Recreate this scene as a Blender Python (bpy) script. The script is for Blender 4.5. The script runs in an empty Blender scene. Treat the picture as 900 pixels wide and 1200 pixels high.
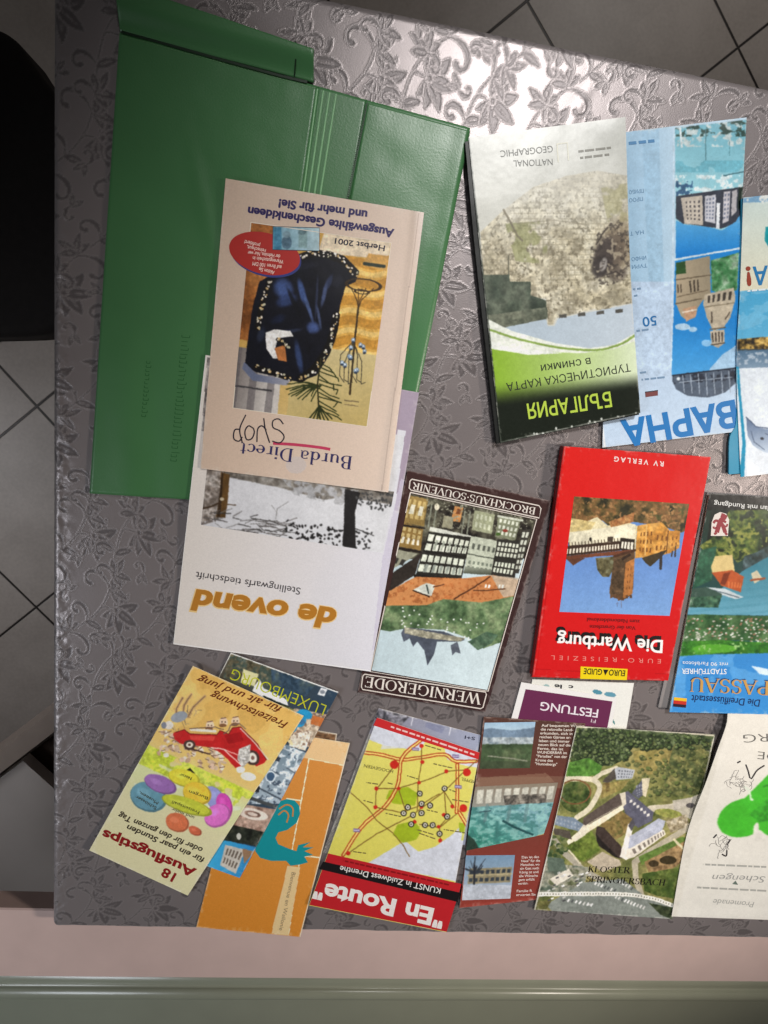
import bpy, math, random
import numpy as np
from mathutils import Vector, Matrix

scene = bpy.context.scene
col = scene.collection
random.seed(7)

# ------------------------------------------------------------------ camera
# The view is a phone held over the table, tilted so the lower right is farther.
# World: metres, z = 0 is the table top, origin at the middle of the picture.
F_PX, TILT_A, TILT_B = 650.0, -0.09, -0.22
n_ = np.array([TILT_A, TILT_B, 1.0]); nh = n_ / np.linalg.norm(n_)
ex = np.array([1.0, 0, 0]) - nh[0] * nh; ex /= np.linalg.norm(ex)
ey = np.cross(nh, ex)
ROT = np.array([ex, -ey, -nh])
CAM_H = 0.44 * nh[2]


def _ray(px, py):
    px = np.asarray(px, float); py = np.asarray(py, float)
    return np.stack([(px - 450) / F_PX, (py - 600) / F_PX, np.ones_like(px)], -1) @ ROT.T


_r0 = _ray(450., 600.)
CAM = np.array([-_r0[0] * CAM_H / -_r0[2], -_r0[1] * CAM_H / -_r0[2], CAM_H])


def W(px, py, z=0.0):
    """point of the place seen at photograph coordinates (px, py) at height z (metres)"""
    r = _ray(px, py)
    t = (CAM_H - z) / (-r[..., 2])
    return np.stack([CAM[0] + r[..., 0] * t, CAM[1] + r[..., 1] * t, np.zeros_like(t) + z], -1)


cam_data = bpy.data.cameras.new('camera')
cam_data.sensor_fit = 'VERTICAL'; cam_data.sensor_height = 36.0
cam_data.lens = F_PX / 1200.0 * 36.0
cam_data.clip_start = 0.01; cam_data.clip_end = 30
cam = bpy.data.objects.new('camera', cam_data); col.objects.link(cam)
right = ROT @ np.array([1.0, 0, 0]); up = ROT @ np.array([0, -1.0, 0]); back = ROT @ np.array([0, 0, -1.0])
M = Matrix(((right[0], up[0], back[0], CAM[0]), (right[1], up[1], back[1], CAM[1]),
            (right[2], up[2], back[2], CAM[2]), (0, 0, 0, 1)))
cam.matrix_world = M
scene.camera = cam

# ------------------------------------------------------------------ light
world = bpy.data.worlds.new('World'); scene.world = world; world.use_nodes = True
world.node_tree.nodes['Background'].inputs[0].default_value = (0.95, 0.92, 0.9, 1)
world.node_tree.nodes['Background'].inputs[1].default_value = 0.042


def aim(o, target):
    d = Vector(target) - o.location
    o.rotation_euler = d.to_track_quat('-Z', 'Y').to_euler()


def lamp(name, kind, loc, target, power, color, size=0.3, **kw):
    d = bpy.data.lights.new(name, kind)
    d.energy = power; d.color = color
    if kind == 'AREA':
        d.shape = 'DISK'; d.size = size
    else:
        d.shadow_soft_size = size
    for k, v in kw.items():
        setattr(d, k, v)
    o = bpy.data.objects.new(name, d); col.objects.link(o)
    o.location = loc; aim(o, target)
    return o


# main ceiling lamp: its mirror image falls on the satin cloth near the top of the picture
hp = W(585., 95.)
LH = 1.25
lpos = hp + np.array([(hp[0] - CAM[0]) * LH / CAM_H, (hp[1] - CAM[1]) * LH / CAM_H, LH])
lamp('ceiling_lamp', 'SPOT', lpos, tuple(W(960., 430.)), 74, (1.0, 0.98, 0.965), 0.15,
     spot_size=math.radians(36.5), spot_blend=0.14)
# softer warm lamp over the right hand side of the room
lamp('room_lamp', 'SPOT', (1.5, -0.15, 0.95), tuple(W(560., 900.)), 76.0, (1.0, 0.89, 0.79), 0.10,
     spot_size=math.radians(36), spot_blend=1.0)
# cool daylight from a window low on the left
lamp('window_light', 'AREA', (-1.15, -0.42, 0.75), tuple(W(180., 1000.)), 1.0, (0.86, 0.92, 1.0), 0.5,
     spread=math.radians(62))
# added fill lamps, no fixture behind them, to brighten the floor beside the table
lamp('floor_fill_upper_right', 'AREA', (0.85, 1.35, 0.35), (0.65, 0.95, -0.7), 0.85, (1.0, 0.95, 0.9), 0.4, spread=math.radians(100))
lamp('floor_fill_left', 'AREA', (-1.25, -0.1, 0.1), (-0.75, -0.2, -0.7), 0.8, (0.95, 0.96, 1.0), 0.4, spread=math.radians(100))

scene.view_settings.view_transform = 'Standard'
scene.view_settings.look = 'None'
scene.view_settings.exposure = 0.0
scene.view_settings.gamma = 1.0

# ------------------------------------------------------------------ helpers


def lin(c):
    c = np.asarray(c, float) / 255.0
    return np.where(c <= 0.04045, c / 12.92, ((c + 0.055) / 1.055) ** 2.4)


def mat(name, rgb, rough=0.5, spec=0.5, metal=0.0, vary=0.12, vscale=60.0, bump=0.0, bscale=400.0, coat=0.0):
    """plain procedural material: colour broken up by noise, optional bump"""
    m = bpy.data.materials.new(name); m.use_nodes = True
    nt = m.node_tree; b = nt.nodes['Principled BSDF']
    tc = nt.nodes.new('ShaderNodeTexCoord')
    no = nt.nodes.new('ShaderNodeTexNoise'); no.inputs['Scale'].default_value = vscale; no.inputs['Detail'].default_value = 4
    nt.links.new(tc.outputs['Object'], no.inputs['Vector'])
    ramp = nt.nodes.new('ShaderNodeMix'); ramp.data_type = 'RGBA'
    l = lin(rgb)
    ramp.inputs['A'].default_value = (*(l * (1 - vary)), 1)
    ramp.inputs['B'].default_value = (*np.minimum(l * (1 + vary), 1), 1)
    nt.links.new(no.outputs['Fac'], ramp.inputs['Factor'])
    nt.links.new(ramp.outputs['Result'], b.inputs['Base Color'])
    b.inputs['Roughness'].default_value = rough
    b.inputs['Specular IOR Level'].default_value = spec
    b.inputs['Metallic'].default_value = metal
    b.inputs['Coat Weight'].default_value = coat
    b.inputs['Coat Roughness'].default_value = 0.15
    if bump:
        n2 = nt.nodes.new('ShaderNodeTexNoise'); n2.inputs['Scale'].default_value = bscale; n2.inputs['Detail'].default_value = 3
        nt.links.new(tc.outputs['Object'], n2.inputs['Vector'])
        bp = nt.nodes.new('ShaderNodeBump'); bp.inputs['Strength'].default_value = bump; bp.inputs['Distance'].default_value = 0.001
        nt.links.new(n2.outputs['Fac'], bp.inputs['Height'])
        nt.links.new(bp.outputs['Normal'], b.inputs['Normal'])
    return m


_ink = {}


def ink(rgb, rough=0.42):
    key = (tuple(int(v) for v in rgb), rough)
    if key not in _ink:
        _ink[key] = mat('printing_ink', rgb, rough, 0.4, vary=0.06, vscale=300)
    return _ink[key]


def print_mat(name, rough=0.35, spec=0.45, bump=0.05, bscale=35.0):
    """printed paper: colour attribute of the mesh, broken up by fine noise, gently wavy gloss"""
    m = bpy.data.materials.new(name); m.use_nodes = True
    nt = m.node_tree; b = nt.nodes['Principled BSDF']
    at = nt.nodes.new('ShaderNodeAttribute'); at.attribute_name = 'col'
    tc = nt.nodes.new('ShaderNodeTexCoord')
    no = nt.nodes.new('ShaderNodeTexNoise'); no.inputs['Scale'].default_value = 900; no.inputs['Detail'].default_value = 2
    nt.links.new(tc.outputs['Object'], no.inputs['Vector'])
    mr = nt.nodes.new('ShaderNodeMapRange'); mr.inputs['To Min'].default_value = 0.9; mr.inputs['To Max'].default_value = 1.1
    nt.links.new(no.outputs['Fac'], mr.inputs['Value'])
    mx = nt.nodes.new('ShaderNodeVectorMath'); mx.operation = 'SCALE'
    nt.links.new(at.outputs['Color'], mx.inputs[0]); nt.links.new(mr.outputs['Result'], mx.inputs['Scale'])
    nt.links.new(mx.outputs['Vector'], b.inputs['Base Color'])
    n2 = nt.nodes.new('ShaderNodeTexNoise'); n2.inputs['Scale'].default_value = bscale; n2.inputs['Detail'].default_value = 3
    nt.links.new(tc.outputs['Object'], n2.inputs['Vector'])
    bp = nt.nodes.new('ShaderNodeBump'); bp.inputs['Strength'].default_value = bump; bp.inputs['Distance'].default_value = 0.01
    nt.links.new(n2.outputs['Fac'], bp.inputs['Height']); nt.links.new(bp.outputs['Normal'], b.inputs['Normal'])
    b.inputs['Roughness'].default_value = rough
    b.inputs['Specular IOR Level'].default_value = spec
    return m


GLOSSY = print_mat('glossy_printed_paper', 0.30, 0.32, 0.045)
SATIN = print_mat('satin_printed_paper', 0.42, 0.28, 0.05)
MATTE = print_mat('matte_printed_paper', 0.65, 0.25, 0.06)


def fast_mesh(name, verts, faces_list, cols=None, smooth=True, attrs=None):
    """verts (N,3) metres; faces_list = list of int arrays (M,k)"""
    me = bpy.data.meshes.new(name)
    me.vertices.add(len(verts)); me.vertices.foreach_set('co', np.ascontiguousarray(verts, np.float32).ravel())
    lt = [np.full(len(f), f.shape[1], np.int32) for f in faces_list]
    lt = np.concatenate(lt); idx = np.concatenate([f.ravel() for f in faces_list]).astype(np.int32)
    me.loops.add(len(idx)); me.loops.foreach_set('vertex_index', idx)
    me.polygons.add(len(lt))
    st = np.concatenate([[0], np.cumsum(lt)[:-1]]).astype(np.int32)
    me.polygons.foreach_set('loop_start', st)
    me.polygons.foreach_set('loop_total', lt)
    me.polygons.foreach_set('use_smooth', np.full(len(lt), smooth, bool))
    if cols is not None:
        a = me.attributes.new('col', 'FLOAT_COLOR', 'POINT')
        c4 = np.ones((len(verts), 4), np.float32); c4[:, :3] = cols
        a.data.foreach_set('color', c4.ravel())
    for k, v in (attrs or {}).items():
        a = me.attributes.new(k, 'FLOAT', 'POINT'); a.data.foreach_set('value', np.ascontiguousarray(v, np.float32).ravel())
    me.update(calc_edges=True)
    return me


def obj(name, me, material, parent=None):
    o = bpy.data.objects.new(name, me); col.objects.link(o)
    me.materials.append(material)
    if parent is not None:
        o.parent = parent
    return o


def thing(name, label, cat, loc, group=None):
    o = bpy.data.objects.new(name, None); col.objects.link(o)
    o.empty_display_size = 0.03
    o.location = loc; o['label'] = label; o['category'] = cat
    if group:
        o['group'] = group
    return o


def at_px(name, label, cat, px, py, group=None, z=0.0):
    return thing(name, label, cat, tuple(W(float(px), float(py), z)), group)


COVER = {}          # thing -> the cover its printed pictures and lettering belong to


def host(root):
    return COVER.get(root.name, root)


def rel(v, root):
    return v - np.array(root.location)


def grid_faces(n, m, off=0):
    i = np.arange(n - 1)[:, None] * m + np.arange(m - 1)[None, :]
    f = np.stack([i, i + m, i + m + 1, i + 1], -1).reshape(-1, 4) + off
    return f


def resample(pts, n):
    pts = np.asarray(pts, float)
    if len(pts) == 2:
        t = np.linspace(0, 1, n)[:, None]
        return pts[0] * (1 - t) + pts[1] * t
    # smooth Catmull-Rom through the points
    P = np.vstack([2 * pts[0] - pts[1], pts, 2 * pts[-1] - pts[-2]])
    fine = []
    for k in range(1, len(P) - 2):
        t = np.linspace(0, 1, 24, endpoint=False)[:, None]
        a, b, c, d = P[k - 1], P[k], P[k + 1], P[k + 2]
        fine.append(0.5 * ((2 * b) + (-a + c) * t + (2 * a - 5 * b + 4 * c - d) * t ** 2 + (-a + 3 * b - 3 * c + d) * t ** 3))
    fine = np.vstack(fine + [pts[-1:]])
    s = np.concatenate([[0], np.cumsum(np.linalg.norm(np.diff(fine, axis=0), axis=1))])
    q = np.linspace(0, s[-1], n)
    return np.stack([np.interp(q, s, fine[:, 0]), np.interp(q, s, fine[:, 1])], -1)


def edges(q):
    """quad [TL, TR, BR, BL] or ('e', left polyline, right polyline) in photograph coordinates"""
    if q[0] == 'e':
        return q[1], q[2]
    return [q[0], q[3]], [q[1], q[2]]


def px_grid(q, step):
    L, R = edges(q)
    h = np.linalg.norm(np.subtract(L[0], L[-1])); w = np.linalg.norm(np.subtract(L[0], R[0]))
    n = max(3, int(h / step) + 1); m = max(3, int(w / step) + 1)
    l = resample(L, n); r = resample(R, n)
    s = np.linspace(0, 1, m)[None, :, None]
    g = l[:, None] * (1 - s) + r[:, None] * s
    return g[..., 0], g[..., 1]


def const(z):
    return lambda x, y: np.zeros_like(x) + z


def sm(x, a, b):
    t = np.clip((x - a) / (b - a), 0, 1)
    return t * t * (3 - 2 * t)


def bent(zf, q, corners=(0, 0, 0, 0), wave=0.4, seed=0):
    """handled paper: height zf plus lifted corners (TL, TR, BR, BL in mm) and a slow wave"""
    L, R = edges(q)
    c = [np.array(L[0], float), np.array(R[0], float), np.array(R[-1], float), np.array(L[-1], float)]
    size = 0.42 * min(np.linalg.norm(c[0] - c[1]), np.linalg.norm(c[0] - c[3]))
    ax = c[3] - c[0]; ax = ax / np.linalg.norm(ax)

    def f(x, y):
        z = zf(x, y)
        for p, h in zip(c, corners):
            if h:
                z = z + h * (1 - sm(np.hypot(x - p[0], y - p[1]), 0, size)) ** 1.6
        t = (x - c[0][0]) * ax[0] + (y - c[0][1]) * ax[1]
        return z + wave * (0.5 + 0.5 * np.sin(t / 34.0 + seed * 1.7)) * (0.6 + 0.8 * vnoise(x / 70.0, y / 70.0, seed + 5))
    return f


# ------------------------------------------------------------------ painting on paper
_tab = np.random.RandomState(3).rand(256, 256)


def vnoise(x, y, seed=0):
    x = x + seed * 17.13; y = y + seed * 5.71
    xi = np.floor(x).astype(int); yi = np.floor(y).astype(int)
    fx = x - xi; fy = y - yi
    fx = fx * fx * (3 - 2 * fx); fy = fy * fy * (3 - 2 * fy)
    a = _tab[xi % 256, yi % 256]; b = _tab[(xi + 1) % 256, yi % 256]
    c = _tab[xi % 256, (yi + 1) % 256]; d = _tab[(xi + 1) % 256, (yi + 1) % 256]
    return (a * (1 - fx) + b * fx) * (1 - fy) + (c * (1 - fx) + d * fx) * fy


def fbm(x, y, s, seed=0, octv=3):
    v = 0; amp = 0.5; tot = 0
    for k in range(octv):
        v = v + amp * vnoise(x / s, y / s, seed + k * 3); tot += amp
        amp *= 0.55; s = s / 2.1
    return v / tot


class Paint:
    """printed picture; every coordinate is the photograph's"""

    def __init__(self, X, Y, base, warp=0.0, tex=0.0):
        # warp: small irregular shift of all outlines; tex: tonal texture of photographed surfaces
        self.gX, self.gY = X, Y
        if warp:
            self.X = X + warp * 2 * (fbm(X, Y, 4.5, 51, 3) - .5); self.Y = Y + warp * 2 * (fbm(X, Y, 4.5, 61, 3) - .5)
        else:
            self.X, self.Y = X, Y
        self.T = 1.0
        if tex:
            self.T = (1 + tex * (1.5 * (fbm(X, Y, 16, 71, 3) - .5) + 1.7 * (fbm(X, Y, 3.2, 81, 3) - .5) + 1.1 * (fbm(X * 1.7, Y, 1.3, 91, 2) - .5)))[..., None]
        self.C = np.zeros(X.shape + (3,)) + np.asarray(base, float)

    def mix(self, m, c, a=1.0):
        m = (np.asarray(m, float) * a)[..., None]
        self.C = self.C * (1 - m) + np.asarray(c, float) * self.T * m

    def blur(self, k=1):
        C = self.C
        for _ in range(k):
            C = np.concatenate([C[:1], C, C[-1:]]); C = (C[:-2] + 2 * C[1:-1] + C[2:]) / 4
            C = np.concatenate([C[:, :1], C, C[:, -1:]], 1); C = (C[:, :-2] + 2 * C[:, 1:-1] + C[:, 2:]) / 4
        self.C = C

    def pm(self, pts):
        X, Y = self.X, self.Y
        p = np.asarray(pts, float)
        m = np.zeros(X.shape, bool)
        j = len(p) - 1
        for i in range(len(p)):
            xi, yi = p[i]; xj, yj = p[j]
            if yi != yj:
                m ^= ((yi > Y) != (yj > Y)) & (X < (xj - xi) * (Y - yi) / (yj - yi) + xi)
            j = i
        return m

    def poly(self, pts, c, a=1.0):
        self.mix(self.pm(pts), c, a)

    def em(self, cx, cy, rx, ry, rot=0.0):
        r = math.radians(rot); dx = self.X - cx; dy = self.Y - cy
        u = dx * math.cos(r) + dy * math.sin(r); v = -dx * math.sin(r) + dy * math.cos(r)
        return (u / rx) ** 2 + (v / ry) ** 2

    def ell(self, cx, cy, rx, ry, c, rot=0.0, a=1.0, soft=0.0):
        e = self.em(cx, cy, rx, ry, rot)
        self.mix((1 - sm(e, 1 - soft, 1 + 1e-6)) if soft else e < 1, c, a)

    def ring(self, cx, cy, rx, ry, w, c, rot=0.0, a=1.0):
        e = np.sqrt(self.em(cx, cy, rx, ry, rot)); self.mix(np.abs(e - 1) * min(rx, ry) < w / 2, c, a)

    def line(self, pts, w, c, a=1.0):
        m = np.zeros(self.X.shape, bool)
        for (x0, y0), (x1, y1) in zip(pts[:-1], pts[1:]):
            dx, dy = x1 - x0, y1 - y0; L2 = dx * dx + dy * dy + 1e-9
            t = np.clip(((self.X - x0) * dx + (self.Y - y0) * dy) / L2, 0, 1)
            m |= (self.X - x0 - t * dx) ** 2 + (self.Y - y0 - t * dy) ** 2 < w * w / 4
        self.mix(m, c, a)

    def grad(self, p0, p1, c0, c1, m=None):
        d = np.subtract(p1, p0); t = np.clip(((self.X - p0[0]) * d[0] + (self.Y - p0[1]) * d[1]) / (d @ d), 0, 1)[..., None]
        g = np.asarray(c0, float) * (1 - t) + np.asarray(c1, float) * t
        mm = np.ones(self.X.shape) if m is None else np.asarray(m, float)
        self.C = self.C * (1 - mm[..., None]) + g * (1 + (self.T - 1) * .3) * mm[..., None]

    def leaves(self, m, cols, s, seed=0):
        """mottled patch made of several tones"""
        v = fbm(self.X, self.Y, s, seed, 5); v = np.clip((v - 0.5) * 2.2 + 0.5, 0, 1) * (len(cols) - 1)
        k = np.clip(v.astype(int), 0, len(cols) - 2); f = v - k; f = (0.4 * f + 0.6 * f * f * (3 - 2 * f))[..., None]
        cc = np.asarray(cols, float); c = cc[k] * (1 - f) + cc[k + 1] * f
        c = c * (1 + 0.45 * (fbm(self.X, self.Y, 2.6, seed + 7, 3) - .5) + 0.3 * (fbm(self.X, self.Y, s * .45, seed + 3, 2) - .5))[..., None]
        self.C = np.where(np.asarray(m, bool)[..., None], c, self.C)

    def speck(self, m, c, s, thr, seed=0, a=1.0):
        self.mix(np.asarray(m, float) * sm(fbm(self.X, self.Y, s, seed, 3), thr - .05, thr + .07), c, a)

    def uv(self, q):
        """(s, t) of every point inside quad q = [TL, TR, BR, BL], projective"""
        src = np.asarray(q, float); A = []
        for (x, y), (u, v) in zip(src, [(0, 0), (1, 0), (1, 1), (0, 1)]):
            A.append([x, y, 1, 0, 0, 0, -u * x, -u * y, u]); A.append([0, 0, 0, x, y, 1, -v * x, -v * y, v])
        A = np.array(A); h = np.linalg.solve(A[:, :8], A[:, 8])
        d = h[6] * self.X + h[7] * self.Y + 1
        return (h[0] * self.X + h[1] * self.Y + h[2]) / d, (h[3] * self.X + h[4] * self.Y + h[5]) / d

    def quad(self, q, c, a=1.0):
        self.poly(q, c, a)

    def cells(self, q, nx, ny, fx, fy, c, a=1.0, jit=0.0, seed=0):
        """regular small panes (windows, wall panels) inside quad q"""
        s, t = self.uv(q)
        m = (s > 0) & (s < 1) & (t > 0) & (t < 1)
        cx = np.floor(s * nx); cy = np.floor(t * ny)
        us = s * nx - cx; vs = t * ny - cy
        mm = m & (np.abs(us - 0.5) < fx / 2) & (np.abs(vs - 0.5) < fy / 2)
        if jit:
            r = _tab[(cx.astype(int) * 7 + seed) % 256, (cy.astype(int) * 13 + seed * 3) % 256]
            mm &= r > jit
        self.mix(mm, c, a)

    def noise(self, amp, s=2.0, seed=0, m=None):
        v = (fbm(self.X, self.Y, s, seed, 3) - 0.5) * 2 * amp
        mm = 1.0 if m is None else np.asarray(m, float)
        self.C = np.clip(self.C + (v * mm)[..., None], 0, 255)


def under(verts, X, Y, z, th, off):
    """underside of a sheet: the same surface, th lower, on a coarser grid"""
    n, m = X.shape
    ii = np.unique(np.concatenate([np.arange(0, n, 10), [n - 1]])); jj = np.unique(np.concatenate([np.arange(0, m, 10), [m - 1]]))
    g = np.ix_(ii, jj)
    b = W(X[g], Y[g], z[g]).reshape(-1, 3); b[:, 2] -= th * 1e-3
    return np.vstack([verts, b]), grid_faces(len(ii), len(jj), off)[:, ::-1]


def sheet(root, name, q, zf, th, paint=None, base=(235, 233, 228), k=1.0, step=0.55, side=None, material=None, grain=3.0, tex=0.08):
    """a sheet or cover: painted top, edges all round, closed below. zf gives the top in mm"""
    if paint is None:
        step = max(step, 4.0)
    X, Y = px_grid(q, step)
    n, m = X.shape
    photo = paint is not None and step < .62
    P = Paint(X, Y, base, 0.45 if photo else 0, tex if photo else 0)
    if paint:
        paint(P)
        if photo:
            P.blur(2)
        P.noise(grain, 2.2, 5)
        # rubbed edges: worn, lightened rim broken up by noise
        d = np.minimum(np.minimum(np.arange(n)[:, None], n - 1 - np.arange(n)[:, None]), np.minimum(np.arange(m)[None], m - 1 - np.arange(m)[None])) * step
        wr = (1 - sm(d, .3, 2.2)) * sm(fbm(X, Y, 9, 33, 3), .42, .7) + .5 * (1 - sm(d, 0, 9)) * sm(fbm(X, Y, 5, 37, 3), .62, .72)
        wr = np.clip(wr, 0, 1)[..., None] * .4
        P.C = P.C * (1 - wr) + np.array((222, 218, 210)) * wr
    cols = lin(np.clip(P.C, 0, 255)).reshape(-1, 3) * k
    z = zf(X, Y) * 1e-3
    top = W(X, Y, z).reshape(-1, 3)
    idx = np.arange(n * m).reshape(n, m)
    ring = np.concatenate([idx[0, :-1], idx[:-1, -1], idx[-1, :0:-1], idx[:0:-1, 0]])
    r1 = top[ring].copy()
    r2 = r1.copy(); r2[:, 2] -= th * 1e-3
    N = n * m; R = len(ring)
    sc = lin(side if side is not None else (225, 222, 215)) * k
    verts = np.vstack([top, r1, r2])
    cc = np.vstack([cols, np.tile(sc, (2 * R, 1))])
    a = np.arange(R); b = (a + 1) % R
    sides = np.stack([N + a, N + b, N + R + b, N + R + a], -1)
    verts, bot = under(verts, X, Y, z, th, N + 2 * R)
    cc = np.vstack([cc, np.tile(sc, (len(verts) - len(cc), 1))])
    me = fast_mesh(name, rel(verts, root), [grid_faces(n, m), sides, bot], np.minimum(cc, 0.95))
    o = obj(name, me, material or SATIN, root)
    if name in ('cover', 'page'):
        COVER[root.name] = o
    return o


def pic(root, name, q, zf, lay, paint, base=(200, 200, 200), k=1.0, step=0.5, material=None, grain=5.0, tex=0.17):
    """a printed picture lying on the cover"""
    X, Y = px_grid(q, step)
    P = Paint(X, Y, base, 0.45, tex); paint(P); P.blur(2); P.noise(grain, 1.6, 9)
    cols = np.minimum(lin(np.clip(P.C, 0, 255)).reshape(-1, 3) * k, 0.95)
    v = W(X, Y, (zf(X, Y) + lay) * 1e-3).reshape(-1, 3)
    return obj(name, fast_mesh(name, rel(v, root), [grid_faces(*X.shape)], cols), material or SATIN, host(root))


def tess(p, faces, maxlen=4.0):
    """split flat 2D faces into small triangles so that prints follow curved paper"""
    from mathutils.geometry import tessellate_polygon
    V = [np.array(a, float) for a in p]; T = []
    for f in faces:
        if len(f) == 3:
            T.append(tuple(f))
        else:
            for t in tessellate_polygon([[Vector((V[k][0], V[k][1], 0)) for k in f]]):
                T.append(tuple(f[k] for k in t))
    for _ in range(5):
        out = []; mids = {}

        def mid(a, b):
            k = (a, b) if a < b else (b, a)
            if k not in mids:
                mids[k] = len(V); V.append((V[a] + V[b]) / 2)
            return mids[k]
        again = False
        for a, b, c in T:
            L = max(np.hypot(*(V[a] - V[b])), np.hypot(*(V[b] - V[c])), np.hypot(*(V[c] - V[a])))
            if L > maxlen:
                again = True
                x, y, z = mid(a, b), mid(b, c), mid(c, a)
                out += [(a, x, z), (x, b, y), (z, y, c), (x, y, z)]
            else:
                out.append((a, b, c))
        T = out
        if not again:
            break
    return np.array(V), [list(t) for t in T]


def flat(root, name, pts, zf, lay, rgb, k=1.0, rough=0.42):
    """a flat printed patch with a free outline"""
    p = np.asarray(pts, float)
    if len(p) == 4:
        X, Y = px_grid([tuple(q) for q in p], 3.0)
        v = W(X, Y, (zf(X, Y) + lay) * 1e-3).reshape(-1, 3)
        me = fast_mesh(name, rel(v, root), [grid_faces(*X.shape)])
        return obj(name, me, ink(rgb, rough), host(root))
    p, fs = tess(p, [list(range(len(p)))], 3.0)
    v = W(p[:, 0], p[:, 1], (zf(p[:, 0], p[:, 1]) + lay) * 1e-3)
    me = bpy.data.meshes.new(name); me.from_pydata(rel(v, root).tolist(), [], fs); me.update()
    if sum(pl.normal.z * pl.area for pl in me.polygons) < 0:
        me.flip_normals()
    return obj(name, me, ink(np.minimum(np.asarray(rgb), 255), rough), host(root))


def strokes(root, name, lines, w, zf, lay, rgb, rough=0.42):
    """thin printed lines; lines = list of polylines, w width in photograph pixels (or list)"""
    V = []; F = []; k = 0; dz = 0
    for li, ln in enumerate(lines):
        p = np.asarray(ln, float)
        ww = w[li] if isinstance(w, (list, tuple)) else w
        d = np.gradient(p, axis=0); d /= np.linalg.norm(d, axis=1)[:, None] + 1e-9
        nn = np.stack([-d[:, 1], d[:, 0]], -1) * ww / 2
        a = p + nn; b = p - nn
        al = lay + 0.006 * (li % 8)
        va = W(a[:, 0], a[:, 1], (zf(a[:, 0], a[:, 1]) + al) * 1e-3); vb = W(b[:, 0], b[:, 1], (zf(b[:, 0], b[:, 1]) + al) * 1e-3)
        V += [va, vb]; m = len(p); i = np.arange(m - 1)
        F.append(np.stack([k + i, k + i + 1, k + m + i + 1, k + m + i], -1)); k += 2 * m
    me = fast_mesh(name, rel(np.vstack(V), root), [np.vstack(F)], smooth=False)
    return obj(name, me, ink(rgb, rough), host(root))


# ---- lettering
def _font_geo(body, bold=0.0, shear=0.0, space=1.0):
    c = bpy.data.curves.new('lettering', 'FONT'); c.body = body; c.shear = shear
    c.space_character = space; c.fill_mode = 'NONE'
    c.resolution_u = 4
    o = bpy.data.objects.new('lettering', c); col.objects.link(o)
    dg = bpy.context.evaluated_depsgraph_get()
    e = o.evaluated_get(dg); me = e.to_mesh()
    nv = len(me.vertices); v = np.zeros(nv * 3); me.vertices.foreach_get('co', v); v = v.reshape(-1, 3)[:, :2]
    ed = np.array([list(q.vertices) for q in me.edges])
    e.to_mesh_clear()
    bpy.data.objects.remove(o); bpy.data.curves.remove(c)
    # glyph by glyph clusters would do; fill the outlines by a constrained triangulation and the winding rule
    from mathutils.geometry import delaunay_2d_cdt
    loops = []; seen = set()
    adj = {}
    for a, b in ed.tolist():
        adj.setdefault(a, []).append(b); adj.setdefault(b, []).append(a)
    for a in range(len(v)):
        if a in seen or a not in adj:
            continue
        lp = [a]; seen.add(a); cur = a
        # keep the drawing direction: follow increasing index where possible
        nb = sorted(adj[a]); cur = nb[0] if nb[0] == a + 1 else nb[-1] if a + 1 not in nb else a + 1
        while cur not in seen:
            lp.append(cur); seen.add(cur)
            n2 = [q for q in adj[cur] if q not in seen]
            if not n2:
                break
            cur = n2[0]
        if len(lp) > 2:
            loops.append(lp)
    if bold and loops:
        v = v.copy(); v0 = v.copy()
        tot = sum(np.sum(v0[lp][:, 0] * np.roll(v0[lp][:, 1], -1) - v0[lp][:, 1] * np.roll(v0[lp][:, 0], -1)) for lp in loops)
        for lp in loops:
            q = v0[lp]; d1 = q - np.roll(q, 1, 0); d2 = np.roll(q, -1, 0) - q
            d1 /= np.linalg.norm(d1, axis=1)[:, None] + 1e-9; d2 /= np.linalg.norm(d2, axis=1)[:, None] + 1e-9
            t = d1 + d2; ln = np.linalg.norm(t, axis=1)[:, None] + 1e-9; t /= ln
            nn = np.stack([t[:, 1], -t[:, 0]], -1) * np.minimum(2 / np.maximum(ln, 1e-3), 1.6)
            v[lp] = q + nn * bold * (1 if tot > 0 else -1)
    P, _e, F, _a, _b, _c = delaunay_2d_cdt([Vector(q) for q in v], [(lp[k], lp[(k + 1) % len(lp)]) for lp in loops for k in range(len(lp))], [], 0, 1e-5)
    P = np.array([(q.x, q.y) for q in P]); F = np.array([list(f) for f in F])
    cen = P[F].mean(1); wn = np.zeros(len(F))
    for lp in loops:
        q0 = v[lp]; q1 = np.roll(q0, -1, 0)
        for (x0, y0), (x1, y1) in zip(q0, q1):
            upw = (y0 <= cen[:, 1]) & (y1 > cen[:, 1]); dnw = (y0 > cen[:, 1]) & (y1 <= cen[:, 1])
            side = (x1 - x0) * (cen[:, 1] - y0) - (cen[:, 0] - x0) * (y1 - y0)
            wn += (upw & (side > 0)).astype(int) - (dnw & (side < 0)).astype(int)
    return P, F[wn != 0].tolist()


_T, _t = 0.15, 0.055


def _ln(x0, y0, x1, y1, w):
    d = np.array([x1 - x0, y1 - y0]); L = np.linalg.norm(d); d /= L; nn = np.array([-d[1], d[0]]) * w / 2
    a, b = np.array([x0, y0]), np.array([x1, y1])
    return [[a - nn, b - nn, b + nn, a + nn]]


def _arc(cx, cy, rx, ry, a0, a1, thick=_T, thin=_t):
    out = []; n = 14
    A = np.radians(np.linspace(a0, a1, n + 1))
    w = thin + (thick - thin) * np.abs(np.cos(A)) ** 1.3
    po = np.stack([cx + (rx + w / 2) * np.cos(A), cy + (ry + thin / 2) * np.sin(A)], -1)
    pi = np.stack([cx + (rx - w / 2) * np.cos(A), cy + (ry - thin / 2) * np.sin(A)], -1)
    for i in range(n):
        q = [pi[i], po[i], po[i + 1], pi[i + 1]]
        out.append(q if a1 > a0 else q[::-1])
    return out


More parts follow.
